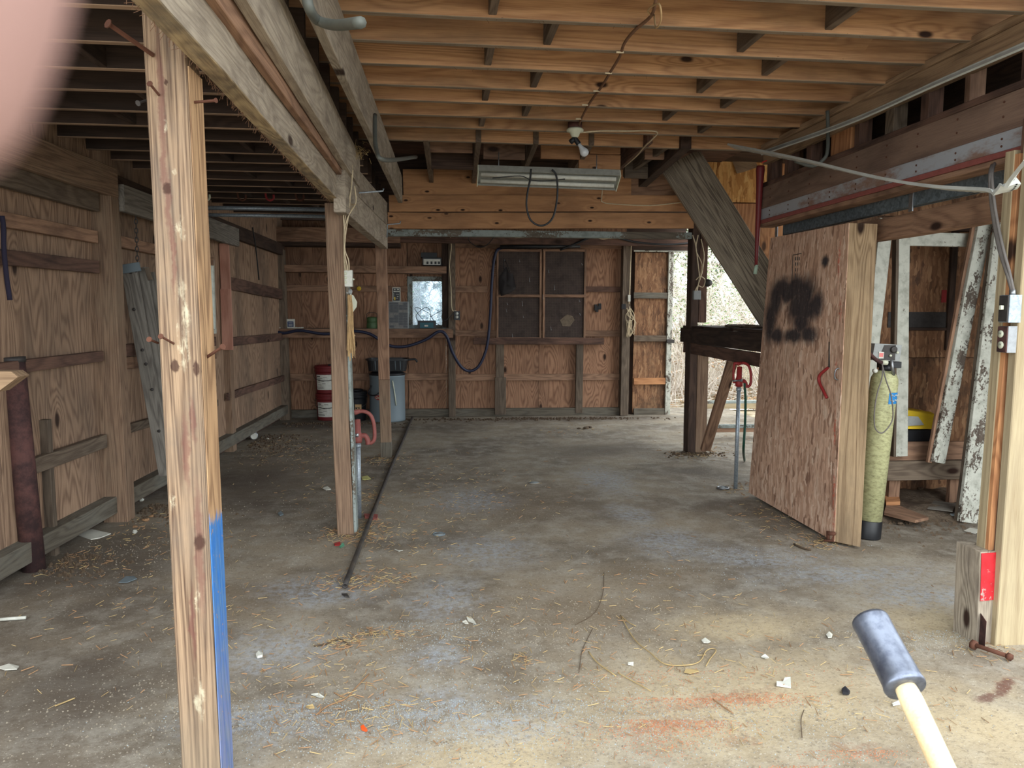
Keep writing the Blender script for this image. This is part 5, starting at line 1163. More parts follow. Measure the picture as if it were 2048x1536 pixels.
for px in (750, 790, 800): tube('rib', [PY(px, 722, yp0-.004), PY(px+1, 740, yp0+.01)], .005, W['bluegrey'], pn, n=0, segs=5)
# fallen can
cn = thing('tin_can', 'small round tin can lying on its side near the left rear corner', 'can', tuple(PZ(508, 879, 0)))
q = PZ(508, 880, 0); lath('can_body', [(0, 0), (.048, 0), (.05, .003), (.05, .1), (.046, .103), (0, .1)], W['steel'], q+V((0, 0, .05)), cn, axis=(-.3, 1, 0)); lath('can_end', [(0, 0), (.04, 0), (.04, .004), (.033, .002), (0, .002)], W['white'], q+V((0, -.001, .05)), cn, axis=(.3, -1, 0))
# ================================================================== POLY PIPE, HYDRANTS
tag(tube('poly_pipe', [PZ(691, 1168, .018), PZ(720, 1092, .018), PZ(752, 1010, .02), PZ(786, 926, .02), PZ(808, 876, .018), PZ(825, 834, .018)], .016, W['blackpipe'], n=8, segs=12), 'long black pipe lying on the floor from the middle post to the rear wall', 'pipe')
tag(lath('pipe_mouth', [(.009, 0), (.017, 0), (.017, .004), (.009, .004), (.009, 0)], W['iron'], PZ(690, 1171, .017), None, axis=(.1, -1, 0)), 'open rim at the near end of the long black pipe', 'pipe')
def hydrant(label, foot, headtop_z, X_dir, mat, s_=1.0, flip=1):
    t = thing('yard_hydrant', label, 'hydrant', tuple(foot)); hz = headtop_z-.19*s_
    tube('standpipe', [foot, foot+V((0, 0, hz))], .0175*s_, W['galv'], t, n=0, segs=14)
    lath('collar', [(0, 0), (.024, 0), (.024, .03), (0, .03)], W['galv'], foot+V((0, 0, hz-.06)), t)
    f = flip; o = foot+V((0, 0, hz)); y_ = 0
    P3 = lambda a, b: o+V((a*s_*f, y_, b*s_))
    hb_ = lath('head_body', [(0, -.02), (.03, -.02), (.034, 0), (.034, .05), (.026, .06), (.022, .16), (0, .165)], W[mat], o, t, 14)
    tube('spout', [P3(0, .02), P3(.045, .03), P3(.065, .0), P3(.068, -.03)], .018*s_, W[mat], hb_, segs=10)
    # loop handle
    tube('handle', [P3(-.02, .18), P3(.03, .195), P3(.08, .175), P3(.105, .12), P3(.112, .04), P3(.105, -.005), P3(.08, -.025)], .013*s_, W[mat], t, segs=8)
    tube('linkage', [P3(-.05, .19), P3(-.055, .08), P3(-.045, .01)], .011*s_, W[mat], t, segs=8); tube('linkage', [P3(-.055, .19), P3(.02, .195)], .013*s_, W[mat], t, n=0)
    tube('set_screw', [P3(-.075, .035)+V((0, -.035, 0)), P3(.0, .04)+V((0, -.04, 0))], .008*s_, W['steel'], hb_, n=0); lump('screw_head', tuple(P3(0, .03)+V((0, -.045, 0))), .016, .016, .014, W['steel'], hb_)
    return t
h1 = PZ(718, 1036, 0); hydrant('red frost-proof hydrant on a galvanised pipe behind the middle post', h1, PY(718, 824, h1.y).z, None, 'redpaint', 1.15)
h2 = PZ(1471, 977, 0); hydrant('dark red hydrant with a green hose, left of the sliding door', h2, PY(1475, 727, h2.y).z, None, 'redpaint2', 1.0)
zc = PY(1480, 760, h2.y)
tag(tube('garden_hose', [PY(1489, 766, h2.y-.01), PY(1491, 800, h2.y+.02), PY(1490, 850, h2.y+.06), PY(1487, 900, h2.y+.1), PZ(1489, 921, .012)], .012, flat('green_hose', C(24, 70, 54), .5), n=5), 'short green hose hanging from the hydrant spout to the floor', 'hose')
# ================================================================== MIDDLE POST FITTINGS
Y2 = 5.40
sb = thing('switch_box', 'white metal junction box with three knockouts on the middle post', 'switch', tuple(PY(695, 556, Y2)))
Xs = f2(1.8).x+w2_/2+.03
rectY('box_body', 685, 540, 704, 573, Y2-.01, .07, W['white'], sb, 2)
for k in range(3): lath('knockout', [(.0, 0), (.011, 0), (.011, .002), (0, .002)], W['cream'], PY(691, 547+k*8.5, Y2-.012), sb, axis=(0, -1, 0))
tube('toggle', [PY(703, 557, Y2+.02), PY(708, 559, Y2)], .006, W['cream'], sb, n=0)
tf = thing('transformer', 'grey wire-wrapped lump below the white junction box', 'transformer', tuple(PY(696, 582, Y2)))
lump('coil', tuple(PY(697, 589, Y2+.03)), .033, .03, .022, W['greyp'], tf, 3, 10); rectY('grey_box', 687, 588, 697, 625, Y2+.02, .05, W['greyp'], tf, 2)
oc = [(700, 588), (707, 591), (714, 604), (713, 614), (706, 624), (700, 624)]
tag(poly('cover_plate', [PY(x, y, Y2+.02) for x, y in oc], (0, 1, 0), .012, W['cream']), 'cream octagonal cover plate behind the twine on the middle post', 'plate')
tw = thing('twine_bundle', 'hank of golden baling twine hanging on the middle post', 'twine', tuple(PY(700, 590, Y2-.03)))
random.seed(9); g = []
for k in range(46):
    x0 = 695+random.random()*9; x1 = 694+random.random()*17; yb_ = 680+random.random()*36; dz = random.random()*.04
    g.append(tubegeo(bez([PY(x0, 590+random.random()*6, Y2-.03-dz*.5), PY((x0*2+x1)/3+random.random()*2, 620, Y2-.04-dz), PY((x0+x1)/2, 650, Y2-.04-dz), PY(x1, yb_, Y2-.03-dz)], 3), .0022, 4))
for (x1, y1) in ((699, 715), (705, 716), (710, 672), (700, 722), (697, 712), (694, 700)):
    g.append(tubegeo(bez([PY(699, 600, Y2-.05), PY((699+x1)/2, 660, Y2-.06), PY(x1, y1, Y2-.05)], 4), .004, 5))
tube('hanging_loop', [PY(699, 592, Y2-.05), PY(694, 588, Y2+.02), PY(686, 588, Y2+.06)], .004, W['twine'], tw)
vs, fs = join(g); raw('strands', vs, fs, W['twine'], parent=tw, kind='stuff')
for i, pts in enumerate(([(706, 340), (702, 380), (697, 430), (691, 470), (689, 510), (692, 540)], [(704, 330), (703, 375), (693, 420), (688, 460), (688, 515), (690, 541)], [(709, 372), (712, 395), (710, 410), (697, 432), (689, 462), (690, 500), (697, 520), (698, 541)], [(690, 408), (687, 435), (690, 470), (689, 505), (694, 530), (695, 541)])):
    tag(tube('cable', [PY(x, y, Y2-.02-.012*i) for x, y in pts], .0042, W['wirew'], n=5), ['pale cable running from the girder straight to the junction box', 'pale cable leftmost along the middle post top', 'pale cable bowing out to the right above the junction box', 'short pale cable coming from under the girder end to the junction box'][i], 'cable')
# L hooks on the grey beam
for (a, b, c, Y, lb) in (((711, 424), (712, 386), (766, 382), 5.9, 'near pale metal L hook on the grey double beam'), ((774, 475), (775, 449), (800, 447), 8.0, 'far pale metal L hook on the end of the grey double beam')):
    tag(tube('shelf_hook', [PY(*a, Y), PY(*b, Y), PY(*c, Y), PY(c[0]+1, c[1]-5, Y)], .007, W['galv'], n=0, segs=6), lb, 'hook')
# ================================================================== LIGHTS UNDER THE JOISTS
lf_ = thing('strip_light', 'pale four foot two-tube strip light hung under the joists, unlit', 'light', tuple(PY(1097, 352, 6.35)))
La, Lb = PY(957, 335, 6.35), PY(1240, 345, 6.15)
dx = (Lb-La); 
def along(u, dy, dz): return La.lerp(Lb, u)+V((0, dy, dz))
ad = V((0, .84, -.54)); an = V((0, -.54, -.84))
def al(u, s_, n_): return La.lerp(Lb, u)+ad*s_+an*n_
wl_ = .19
vsec = [(0, -.03), (0, .03), (.004, .03), (.006, .0), (.05, -.004), (.2, -.004), (wl_-.006, .0), (wl_-.004, .022), (wl_, .022), (wl_, -.03)]
rings = [[al(u, y, z) for y, z in vsec] for u in (0, 1)]; vs, fs = loftmesh(rings); raw('housing', vs, fs, W['reflector'], parent=lf_)
for dy in (.055, .135): tube('lamp_tube', [al(.02, dy, .022), al(.98, dy, .022)], .017, W['white'], lf_, n=0, segs=12)
box('ballast_cover', *(lambda p, q: (p.x, q.x, min(p.y, q.y)-.02, max(p.y, q.y)+.02, p.z-.012, p.z+.0))(al(.02, .125, .006), al(.98, .125, .006)), W['greyp'], lf_) if False else None
for u in (.0, 1.0):
    poly('end_cap', [al(u, 0, -.03), al(u, wl_, -.03), al(u, wl_, .035), al(u, 0, .035)], (1 if u else -1, 0, 0), .006, W['cream'], lf_)
for u in (.15, .85): tube('hanger', [al(u, wl_/2, 0), al(u, wl_/2, 0)+V((0, 0, .2))], .004, W['steel'], lf_, n=0)
tag(tube('cable', [PY(1062, 338, 6.2), PY(1060, 360, 6.2), PY(1055, 385, 6.2), PY(1053, 412, 6.2), PY(1060, 438, 6.2), PY(1075, 450, 6.2), PY(1092, 449, 6.2), PY(1106, 434, 6.2), PY(1113, 405, 6.2), PY(1115, 375, 6.2), PY(1112, 350, 6.2), PY(1104, 339, 6.2)], .008, W['black'], n=6), 'black cable looped below the strip light', 'cable')
tag(tube('cable', [PY(985, 356, 6.2), PY(1040, 352, 6.2), PY(1062, 360, 6.2), PY(1090, 362, 6.2), PY(1130, 358, 6.2)], .004, W['black'], n=5), 'thin black wires trailing along the strip light tubes', 'cable')
# bulb fixture
bf = thing('light_socket', 'porcelain ceiling socket on a joist with an angled adapter and bulb', 'light', tuple(PY(1150, 262, 5.9)))
c_ = PY(1150, 262, 5.86)
lath('junction_box', [(0, 0), (.055, 0), (.055, .05), (0, .05)], W['rustpipe'], c_+V((0, 0, .015)), bf, 16)
lath('porcelain_base', [(0, .02), (.055, .02), (.066, .008), (.064, -.004), (.04, -.014), (.03, -.04), (.02, -.05), (0, -.05)], W['cream'], c_, bf, 28)
e_ = c_+V((0, -.0, -.055)); ed = V((.55, -.1, -.8)).normalized()
tube('adapter', [c_+V((0, 0, -.045)), e_, e_+ed*.055], .02, W['black'], bf, n=3, segs=12); tube('adapter_arm', [e_, e_+V((-.035, 0, -.03))], .02, W['black'], bf, n=0, segs=12)
lath('bulb', [(.013, 0), (.015, .025), (.022, .045), (.032, .066), (.034, .08), (.03, .097), (.018, .108), (0, .112)], W['bulb'], e_+ed*.05, bf, 20, axis=tuple(ed))
zc_ = zj-.012
pts = [(1312, 0), (1302, 32), (1268, 62), (1248, 88), (1240, 112), (1222, 142), (1202, 175), (1182, 202), (1165, 232), (1158, 250)]
tag(tube('wire', [PZ(x, y, zc_) for x, y in pts], .008, W['dirtywire'], n=5), 'dusty brown wire stapled across the joists down to the ceiling socket', 'wire')
g = []
for (x, y) in ((1240, 102), (1217, 144), (1193, 180), (1170, 208), (1157, 236)):
    q = PZ(x, y, zc_); g.append(tubegeo([q+V((-.02, 0, -.006)), q+V((.02, 0, -.006))], .006, 5))
vs, fs = join(g); raw('wire_staple', vs, fs, W['wirew'], parent=ceil)['kind'] = 'stuff'
tag(tube('wire', [PY(1162, 265, 5.9), PY(1200, 262, 5.9), PY(1250, 262, 5.9), PY(1312, 263, 5.9), PZ(1305, 278, zc_), PZ(1290, 292, zc_), PZ(1270, 315, zc_), PZ(1240, 340, zc_)], .006, W['wirew'], n=5), 'pale wire running right from the ceiling socket then back along a trimmer', 'wire')
tag(tube('wire', [PY(1205, 378, YM-.03), PY(1203, 398, YM-.03), PY(1205, 404, YM-.03), PY(1225, 408, YM-.03), PY(1300, 411, YM-.03), PY(1362, 405, YM-.03)], .006, W['wirew'], n=5), 'pale wire stapled across the front of the deep orange beam', 'wire')
tag(tube('wire', [PZ(1302, 32, zc_), PZ(1296, 20, zc_), PZ(1318, 8, zc_-.1), PZ(1322, 40, zc_-.15), PZ(1312, 55, zc_-.12), PZ(1308, 30, zc_)], .004, W['twine'], n=5), 'frayed twine loop dangling from the dusty wire near the top of the view', 'twine')
# ================================================================== LEFT BAY: PIPES, HOOKS, CHAIN, OLD PLANKS
for i, (y, Y, r) in enumerate(((416, 8.1, .022), (430, 8.1, .018))):
    a = PY(405, y, Y); b = PY(650, y+3, Y)
    a.x -= .6
    tag(tube('overhead_pipe', [a, b], r, W['galv'], n=0, segs=12), ['upper galvanised pipe hung under the dark joists of the left bay', 'lower galvanised pipe hung under the dark joists of the left bay'][i], 'pipe')
for (px, m, lb) in ((484, 'rust', 'rusty hook left of the others holding the overhead pipes'), (540, 'redpaint2', 'red hook, middle of three holding the overhead pipes'), (600, 'rust', 'rusty hook nearest the middle post holding the overhead pipes'), (412, 'cream', 'pale S hook beside the nearest post under the dark joists')):
    tag(tube('pipe_hook', [V((PY(px-5, 372, 7.9).x, min(ly, key=lambda q: abs(q-7.9))+.01, 2.80)), PY(px+(-5 if px != 412 else -6), 372, 7.9), PY(px-9, 382, 7.9), PY(px-7, 396, 7.9), PY(px, 401, 7.9), PY(px+7, 397, 7.9), PY(px+7, 389, 7.9)], .011, W[m], n=5, segs=7), lb, 'hook')
# chain
chn = thing('chain', 'rusty chain hanging from the left beam to the old hinged planks', 'chain', tuple(PY(270, 395, 6.3)))
A_, B_2 = PY(270, 392, 6.3), PY(275, 530, 6.3); n = int((A_-B_2).length/.034)
lv = []
for j in range(12):
    a_ = 2*math.pi*j/12; lv.append(V((0, .011*math.cos(a_), .0215*math.sin(a_)+.0)))
gA = tubegeo(lv+[lv[0]], .0042, 5); me0 = None
for k in range(n):
    p = A_.lerp(B_2, (k+.5)/n); Mk = Matrix.Translation(p) @ Matrix.Rotation(math.pi/2*(k % 2)+.3, 4, 'Z')
    if me0 is None: o = raw('link', gA[0], gA[1], W['iron'], Mk, chn); me0 = o.data
    else:
        o = bpy.data.objects.new('link', me0); col.objects.link(o); o.parent = chn; o.matrix_basis = WM[chn.name].inverted() @ Mk
op = thing('plank_bundle', 'old grey bolted planks hinged at the top, leaning on the left wall', 'planks', tuple(PY(330, 930, 6.3)))
board('plank', PY(334, 950, 6.25), PY(257, 535, 6.25), .115, .035, W['oldgrey'], (0, 1, .05), op, seg=6, wob=.004)
board('plank', PY(350, 950, 6.32), PY(284, 535, 6.32), .08, .035, W['oldgrey'], (0, 1, .05), op, seg=6, wob=.004)
board('plank', PY(372, 950, 6.4), PY(301, 545, 6.4), .06, .035, W['oldgrey'], (0, 1, .05), op, seg=6, wob=.004)
board('end_plate', PY(242, 539, 6.2), PY(280, 533, 6.2), .07, .02, W['bluegrey'], (0, 1, 0), op)
for (x, y) in ((268, 619), (285, 700), (292, 728), (304, 779), (318, 862), (262, 545), (272, 542)): lath('bolt', [(0, 0), (.012, 0), (.012, .006), (0, .01)], W['iron'], PY(x, y, 6.22), op, 10, axis=(0, -1, 0))
board('latch_bar', PY(301, 560, 6.28), PY(293, 535, 6.28), .035, .012, W['stud'], (0, 1, 0), op); 
# ================================================================== RIGHT BAY THINGS
YT = 5.9
def lean(name, bl_, br_, by, tl_, tr3, ty, Yb, Yt_, m, label, t=.035, cat='board', parent=None):
    a = (PY(bl_, by, Yb)+PY(br_, by, Yb))/2; b = (PY(tl_, ty, Yt_)+PY(tr3, ty, Yt_))/2
    w0 = (PY(br_, by, Yb)-PY(bl_, by, Yb)).length; w1 = (PY(tr3, ty, Yt_)-PY(tl_, ty, Yt_)).length; ang = (b-a).normalized().z
    o = board(name, a, b, w0*ang, t, W[m], (0, 1, 0), parent, w2=w1*ang, seg=5, wob=.003)
    return tag(o, label, cat) if label else o
stl = thing('stall_frame', 'chipped white painted timber stall frame inside the right bay', 'frame', tuple(PZ(1860, 960, 0)))
lean('post_board', 1786, 1813, 912, 1793, 1818, 440, 5.75, 5.75, 'whitepaint', None, parent=stl)
lean('post_edge', 1783, 1788, 912, 1788, 1794, 440, 5.76, 5.76, 'stud', None, .06, parent=stl)
rectY('top_rail', 1820, 466, 1958, 493, 5.8, .035, W['whitepaint'], stl, 0)
rectY('lower_rail', 1776, 922, 1935, 960, 5.72, .05, W['stud'], stl, 0); rectY('middle_rail', 1776, 884, 1932, 922, 5.8, .04, W['girt'], stl, 0)
rectY('support_leg', 1778, 958, 1800, 1010, 5.78, .05, W['girt'], stl); rectY('support_leg', 1900, 958, 1925, 1010, 5.78, .05, W['girt'], stl)
lean('board', 1692, 1716, 1042, 1758, 1786, 440, 5.3, 5.75, 'whitepaint', 'white painted board leaning left behind the softener tank')
lean('board', 1862, 1888, 925, 1956, 1984, 440, 5.6, 5.7, 'whitepaint_low', 'white painted board leaning diagonally across the right bay stall')
lean('board', 1853, 1862, 925, 1944, 1955, 440, 5.63, 5.73, 'girt', 'brown edge board behind the diagonal white board', .03)
lean('board', 1916, 1955, 1045, 1990, 2024, 440, 5.3, 5.6, 'whitepaint_low', 'wide peeling white board leaning nearest the front right post')
lean('board', 1910, 1918, 1045, 1980, 1992, 470, 5.34, 5.63, 'stud', 'thin grey board edge behind the wide peeling board', .03)
# yellow bin with dark lower part
yb = thing('storage_bin', 'yellow lidded storage bin standing on the stall rail in the right bay', 'bin', tuple(PY(1845, 885, 5.9)))
rectY('lower_box', 1814, 860, 1872, 886, 5.86, .28, W['black'], yb, 0)
P6 = [PY(1808, 858, 5.84), PY(1874, 858, 5.84), PY(1872, 830, 5.9), PY(1862, 824, 5.95), PY(1812, 820, 5.95), PY(1808, 826, 5.9)]
poly('lid', P6, (0, 1, 0), .26, W['yellow'], yb); poly('grey_sticker', [PY(x, y, 5.835) for x, y in ((1812, 852), (1848, 850), (1836, 833), (1812, 832))], (0, -1, 0), .002, W['greyp'], yb)
# softener tank
tb = PZ(1746, 1081, 0); tb.y += .09
tp_x = PY(1771, 740, tb.y+.03)
tkz = tp_x.z; tk = thing('softener_tank', 'tall mottled yellow-green pressure tank with a black foot and control head', 'tank', tuple(tb))
s = M('tank_wrap', .5); v = s.obj(False); n1 = s.noise(s.vmath('MULTIPLY', v, (1, 1, 2.5)), 30, 8, .8); n2 = s.noise(s.vmath('MULTIPLY', v, (1, 1, 9)), 18, 6, .75)
c = s.mix(s.step(n1, .4, .75), C(188, 188, 142), C(112, 106, 76)); s.base(s.mix(s.math('MULTIPLY', s.step(n2, .5, .7), .6), c, C(150, 140, 100))); W['tank'] = s.m
tax = (tp_x-tb); tax = tax.normalized(); rT = .092; HT = tkz/tax.z
Rr = .5
lath('shell', [(0, .02), (rT, .02), (rT, HT-.09), (rT*.97, HT-.06), (rT*.82, HT-.03), (rT*.55, HT-.008), (rT*.3, HT), (0, HT)], W['tank'], tb, tk, 32, axis=tuple(tax))
lath('black_foot', [(0, 0), (rT*1.05, 0), (rT*1.06, .005), (rT*1.05, .125), (rT*1.0, .13), (0, .13)], W['black'], tb, tk, 32, axis=tuple(tax))
Mk = orient(tb, V((1, -.35, 0)), tax)
def tkp(a, r, h): 
    x_ = V((math.sin(a), -math.cos(a), 0)); return tb+tax*h+x_*r
vs = []; fs = []
for i in range(9):
    a = .0+1.35*i/8
    for h in (HT-.235, HT-.155): vs.append(tkp(a-.1, rT+.002, h))
for i in range(8): fs.append((2*i, 2*i+2, 2*i+3, 2*i+1))
raw('blue_sticker', vs, fs, W['blue'], parent=tk)['label'] = 'blue printed band'
for i in range(6):
    a = .02+.2*i
    for h in (HT-.175, HT-.21): 
        P0_, P1_ = tkp(a, rT+.004, h), tkp(a+.12, rT+.004, h+.006*(-1)**i); tube('print_mark', [P0_, P1_], .004, W['white'], tk, n=0, segs=4)
hd_ = tb+tax*HT
lath('valve_neck', [(0, -.01), (.045, -.01), (.045, .03), (.035, .035), (.035, .09), (0, .09)], W['black'], hd_, tk, 16, axis=tuple(tax))
box('valve_body', hd_.x-.03, hd_.x+.1, hd_.y-.03, hd_.y+.06, hd_.z+.015, hd_.z+.06, W['black'], tk)
Yh = tb.y-.06
rc = [PY(1744, 720, Yh), PY(1799, 723, Yh), PY(1804, 690, Yh), PY(1750, 687, Yh)]
chd = poly('control_head', rc, (0, 1, 0), .13, W['greyp'], tk)
poly('dark_wedge', [PY(1757, 719, Yh-.003), PY(1790, 721, Yh-.003), PY(1792, 690, Yh-.003), PY(1769, 690, Yh-.003)], (0, 1, 0), .002, W['iron'], chd)
q = PY(1787, 699, Yh-.004); lath('timer_dial', [(0, 0), (.02, 0), (.024, .008), (.018, .014), (.01, .012), (0, .012)], W['iron'], q, chd, 20, axis=(0, -1, 0)); lath('knob', [(0, 0), (.008, 0), (.008, .012), (0, .012)], W['cream'], PY(1794, 705, Yh-.004), chd, 12, axis=(0, -1, 0)); lath('knob', [(0, 0), (.008, 0), (.008, .012), (0, .012)], W['cream'], PY(1780, 711, Yh-.004), chd, 12, axis=(0, -1, 0))
poly('warning_sticker', [PY(1757, 717, Yh-.004), PY(1767, 717, Yh-.004), PY(1768, 704, Yh-.004), PY(1758, 703, Yh-.004)], (0, -1, 0), .001, W['white'], chd); poly('warning_print', [PY(1758.5, 714, Yh-.006), PY(1766, 714, Yh-.006), PY(1767, 706, Yh-.006), PY(1759, 706, Yh-.006)], (0, -1, 0), .001, flat('pinkprint', C(214, 120, 116)), chd)
tube('elbow', [PY(1738, 706, Yh+.02), PY(1750, 718, Yh-.01), PY(1762, 725, Yh-.02), PY(1772, 726, Yh-.02)], .014, W['rustpipe'], tk); tube('elbow_nut', [PY(1764, 725, Yh-.02), PY(1774, 725, Yh-.02)], .018, W['cream'], tk, n=0)
tube('drain_cap', [PY(1748, 742, Yh-.03), PY(1752, 741, Yh-.05)], .016, W['white'], tk, n=0); tube('brass_fitting', [PY(1783, 720, Yh), PY(1785, 738, Yh), PY(1787, 750, Yh+.02)], .011, W['steel'], tk, n=0)
tube('power_lead', [PY(1765, 727, Yh-.04), PY(1764, 755, Yh-.05), PY(1755, 785, Yh-.07), PY(1749, 820, Yh-.07), PY(1750, 855, Yh-.06), PY(1764, 866, Yh-.06), PY(1780, 850, Yh-.05), PY(1786, 830, Yh-.04), PY(1782, 790, Yh-.05), PY(1772, 760, Yh-.06), PY(1764, 728, Yh-.04)], .0045, W['greycable'], tk)
# scraps on the bay floor
def flatboard(label, pix, z, t, m, name='board', cat='board'):
    P_ = [PZ(x, y, z) for x, y in pix]; return tag(poly(name, P_, (0, 0, 1), t, W[m]), label, cat)
flatboard('short tan board lying on the dirt beside the tank foot', [(1768, 1030), (1830, 1046), (1857, 1040), (1800, 1017), (1772, 1016)], .05, .022, 'girt')
flatboard('broken brown board end against the stall leg', [(1772, 1012), (1800, 1010), (1797, 994), (1778, 988), (1768, 992)], .06, .03, 'orangeply')
flatboard('dark flat sheet lying on the dirt under the stall', [(1855, 1018), (1905, 1024), (1912, 1008), (1868, 1002)], .06, .006, 'oldgrey', 'sheet', 'sheet')
flatboard('pale blue-white paper scrap by the front right post', [(1928, 1062), (1950, 1068), (1962, 1060), (1940, 1056)], .006, .003, 'paper', 'paper_scrap', 'paper')
for k, (px, py, sz, lb) in enumerate(((1872, 1030, .035, 'pale stone right of the short tan board in the right bay'), (1840, 990, .03, 'clod behind the short tan board in the right bay'), (1815, 1000, .024, 'small clod between the broken board end and the tan board'), (1905, 1036, .028, 'clod at the foot of the wide peeling board'), (1890, 995, .022, 'small clod just behind the dark flat sheet'), (1800, 1052, .018, 'small pebble in front of the tan board'))):
    q = PZ(px, py, 0); tag(lump('stone', (q.x, q.y, .015 if q.y < 5.6 else .04), sz*1.3, sz, sz*.5, W['dustgrey' if k % 3 == 0 else 'clump'], None, k), lb, 'stone')
# ================================================================== MALLET held in from the lower right
ml = thing('mallet', 'mallet with a worn black cylindrical head and pale wooden handle, lower right', 'mallet', tuple(PY(1830, 1390, 1.0)))
MA, MB = PY(1738, 1237, 1.13), PY(1812, 1377, 1.02)
md_ = (MB-MA).normalized(); Lm = (MB-MA).length
lath('head', [(0, 0), (.024, 0), (.029, .003), (.030, .008), (.0292, .02), (.0288, Lm*.5), (.030, Lm-.012), (.0315, Lm-.005), (.030, Lm), (.016, Lm), (0, Lm)], W['mallet'], MA, ml, 32, axis=tuple(md_))
HB = PY(1935, 1640, .86)
tube('handle', [MB-md_*.02, MB+(HB-MB)*.1, MB+(HB-MB)*.5, HB, HB+(HB-MB)*1.2], .0155, W['handle'], ml, segs=20, n=4, rfun=lambda u: .0135+.004*min(1, u*4)-.002*u)
# ================================================================== OUTDOORS: thicket behind the barn
def branchy(rnd, base, n, h, spread, lean=0):
    G = []; tips = []
    for i in range(n):
        a = rnd.random()*2*math.pi; d = V((math.cos(a)*spread*rnd.random(), math.sin(a)*spread*rnd.random()*.8, 1)).normalized()
        p = base+V((rnd.uniform(-.35, .35), rnd.uniform(-.3, .3), -.03)); L = h*rnd.uniform(.5, 1.05); pts = [p]; m = 7
        arch = V((math.cos(a), math.sin(a), 0))*rnd.uniform(.0, .28)
        for k in range(m):
            d = (d+arch*.35+V((rnd.uniform(-.14, .14), rnd.uniform(-.14, .14), rnd.uniform(-.1, .06)))).normalized(); p = p+d*L/m; pts.append(p)
        r0 = rnd.uniform(.007, .014); G.append(tubegeo(pts, r0, 3, lambda u: r0*(1-.7*u))); tips += pts[3:]
        for k in range(3, m):
            for _ in range(2):
                q = pts[k]; d2 = (d+V((rnd.uniform(-1, 1), rnd.uniform(-1, 1), rnd.uniform(-.5, .7)))).normalized(); pp = [q]
                l2 = L*rnd.uniform(.12, .3)
                for j in range(3): d2 = (d2+V((rnd.uniform(-.25, .25), rnd.uniform(-.25, .25), rnd.uniform(-.3, .1)))).normalized(); q = q+d2*l2/3; pp.append(q)
                G.append(tubegeo(pp, .0042, 3)); tips += pp[1:]
    return G, tips
def leaves(rnd, tips, n, size):
    vs = []; fs = []
    for i in range(n):
        p = rnd.choice(tips)+V((rnd.uniform(-.08, .08), rnd.uniform(-.08, .08), rnd.uniform(-.1, .05)))
        a = V((rnd.uniform(-1, 1), rnd.uniform(-1, 1), rnd.uniform(-.4, .4))).normalized()*size*rnd.uniform(.6, 1.3); b = a.cross(V((rnd.uniform(-1, 1), rnd.uniform(-1, 1), 1))).normalized()*size*.35
        o = len(vs); vs += [p-a, p+b+a*.1+V((0, 0, .004)), p+a, p-b+a*.1]; fs.append((o, o+1, o+2, o+3))
    return vs, fs
R_ = random.Random(4)
sh_ = [(4.6, 13.6, 2.4, .0), (5.5, 14.2, 3.4, .25), (6.3, 13.7, 3.1, .25), (7.1, 14.4, 3.4, .4), (5.0, 15.6, 4.2, .5), (6.2, 16.2, 4.6, .8), (7.4, 16.0, 4.4, .6), (8.4, 15.0, 3.8, .4), (4.2, 14.9, 3.8, .3), (6.8, 18.5, 5.4, .9), (8.6, 18.2, 5.6, .9), (5.2, 18.8, 5.2, .7),
       (-1.0, 14.3, 3.2, 0), (-.1, 14.6, 3.4, 0), (.8, 14.3, 3.2, 0), (-.4, 15.9, 4.0, .1), (.4, 16.2, 4.2, .1), (-5.4, 8.6, 3.2, .1), (-5.8, 9.9, 3.0, .2), (9.6, 16.6, 4.6, .6), (3.2, 16.5, 4.5, .4), (1.8, 16.8, 4.4, .3)]
lab = ['low pale bramble right outside the rear opening beside the door edge', 'tall pale bramble outside the middle of the rear opening', 'arching bramble outside, seen over the bench', 'leafy bramble outside beyond the sliding door', 'green-tinged shrub behind the first bramble outside the opening', 'green leafy shrub in the thicket beyond the bench', 'green shrub further right in the thicket', 'tangled shrub at the right end of the thicket', 'bare shrub hidden left behind the rear door', 'tallest green shrub at the back of the thicket', 'tall green shrub at the far right back of the thicket', 'tall shrub at the far back left of the opening',
       'bare twiggy shrub left outside the small rear window', 'bare twiggy shrub centred outside the small rear window', 'bare twiggy shrub right outside the small rear window', 'taller bare shrub behind the ones at the small rear window', 'tallest bare shrub behind the small rear window, to its right', 'shrub outside the left wall window', 'second shrub outside the left wall window', 'shrub outside at the far right end of the ground', 'bare shrub outside behind the strand board door', 'bare shrub outside behind the pegboards']
for i, (x, y, h, gf) in enumerate(sh_):
    b = V((x, y, -.05)); t = thing('shrub', lab[i], 'shrub', tuple(b), 'thicket outside the barn')
    G, tips = branchy(R_, b, 34 if i < 9 else 26, h, .9 if gf else .7)
    vs, fs = join(G); raw('stems', vs, fs, W['stem'], parent=t, kind='stuff')
    if gf: vs, fs = leaves(R_, tips, int(2200*gf)+300, .034); raw('leaves', vs, fs, W['leafg'], parent=t, kind='stuff')
    vs, fs = leaves(R_, [p for p in tips if p.z < h*.35] or tips, 220, .035); raw('dead_leaves', vs, fs, W['leafd'], parent=t, kind='stuff')
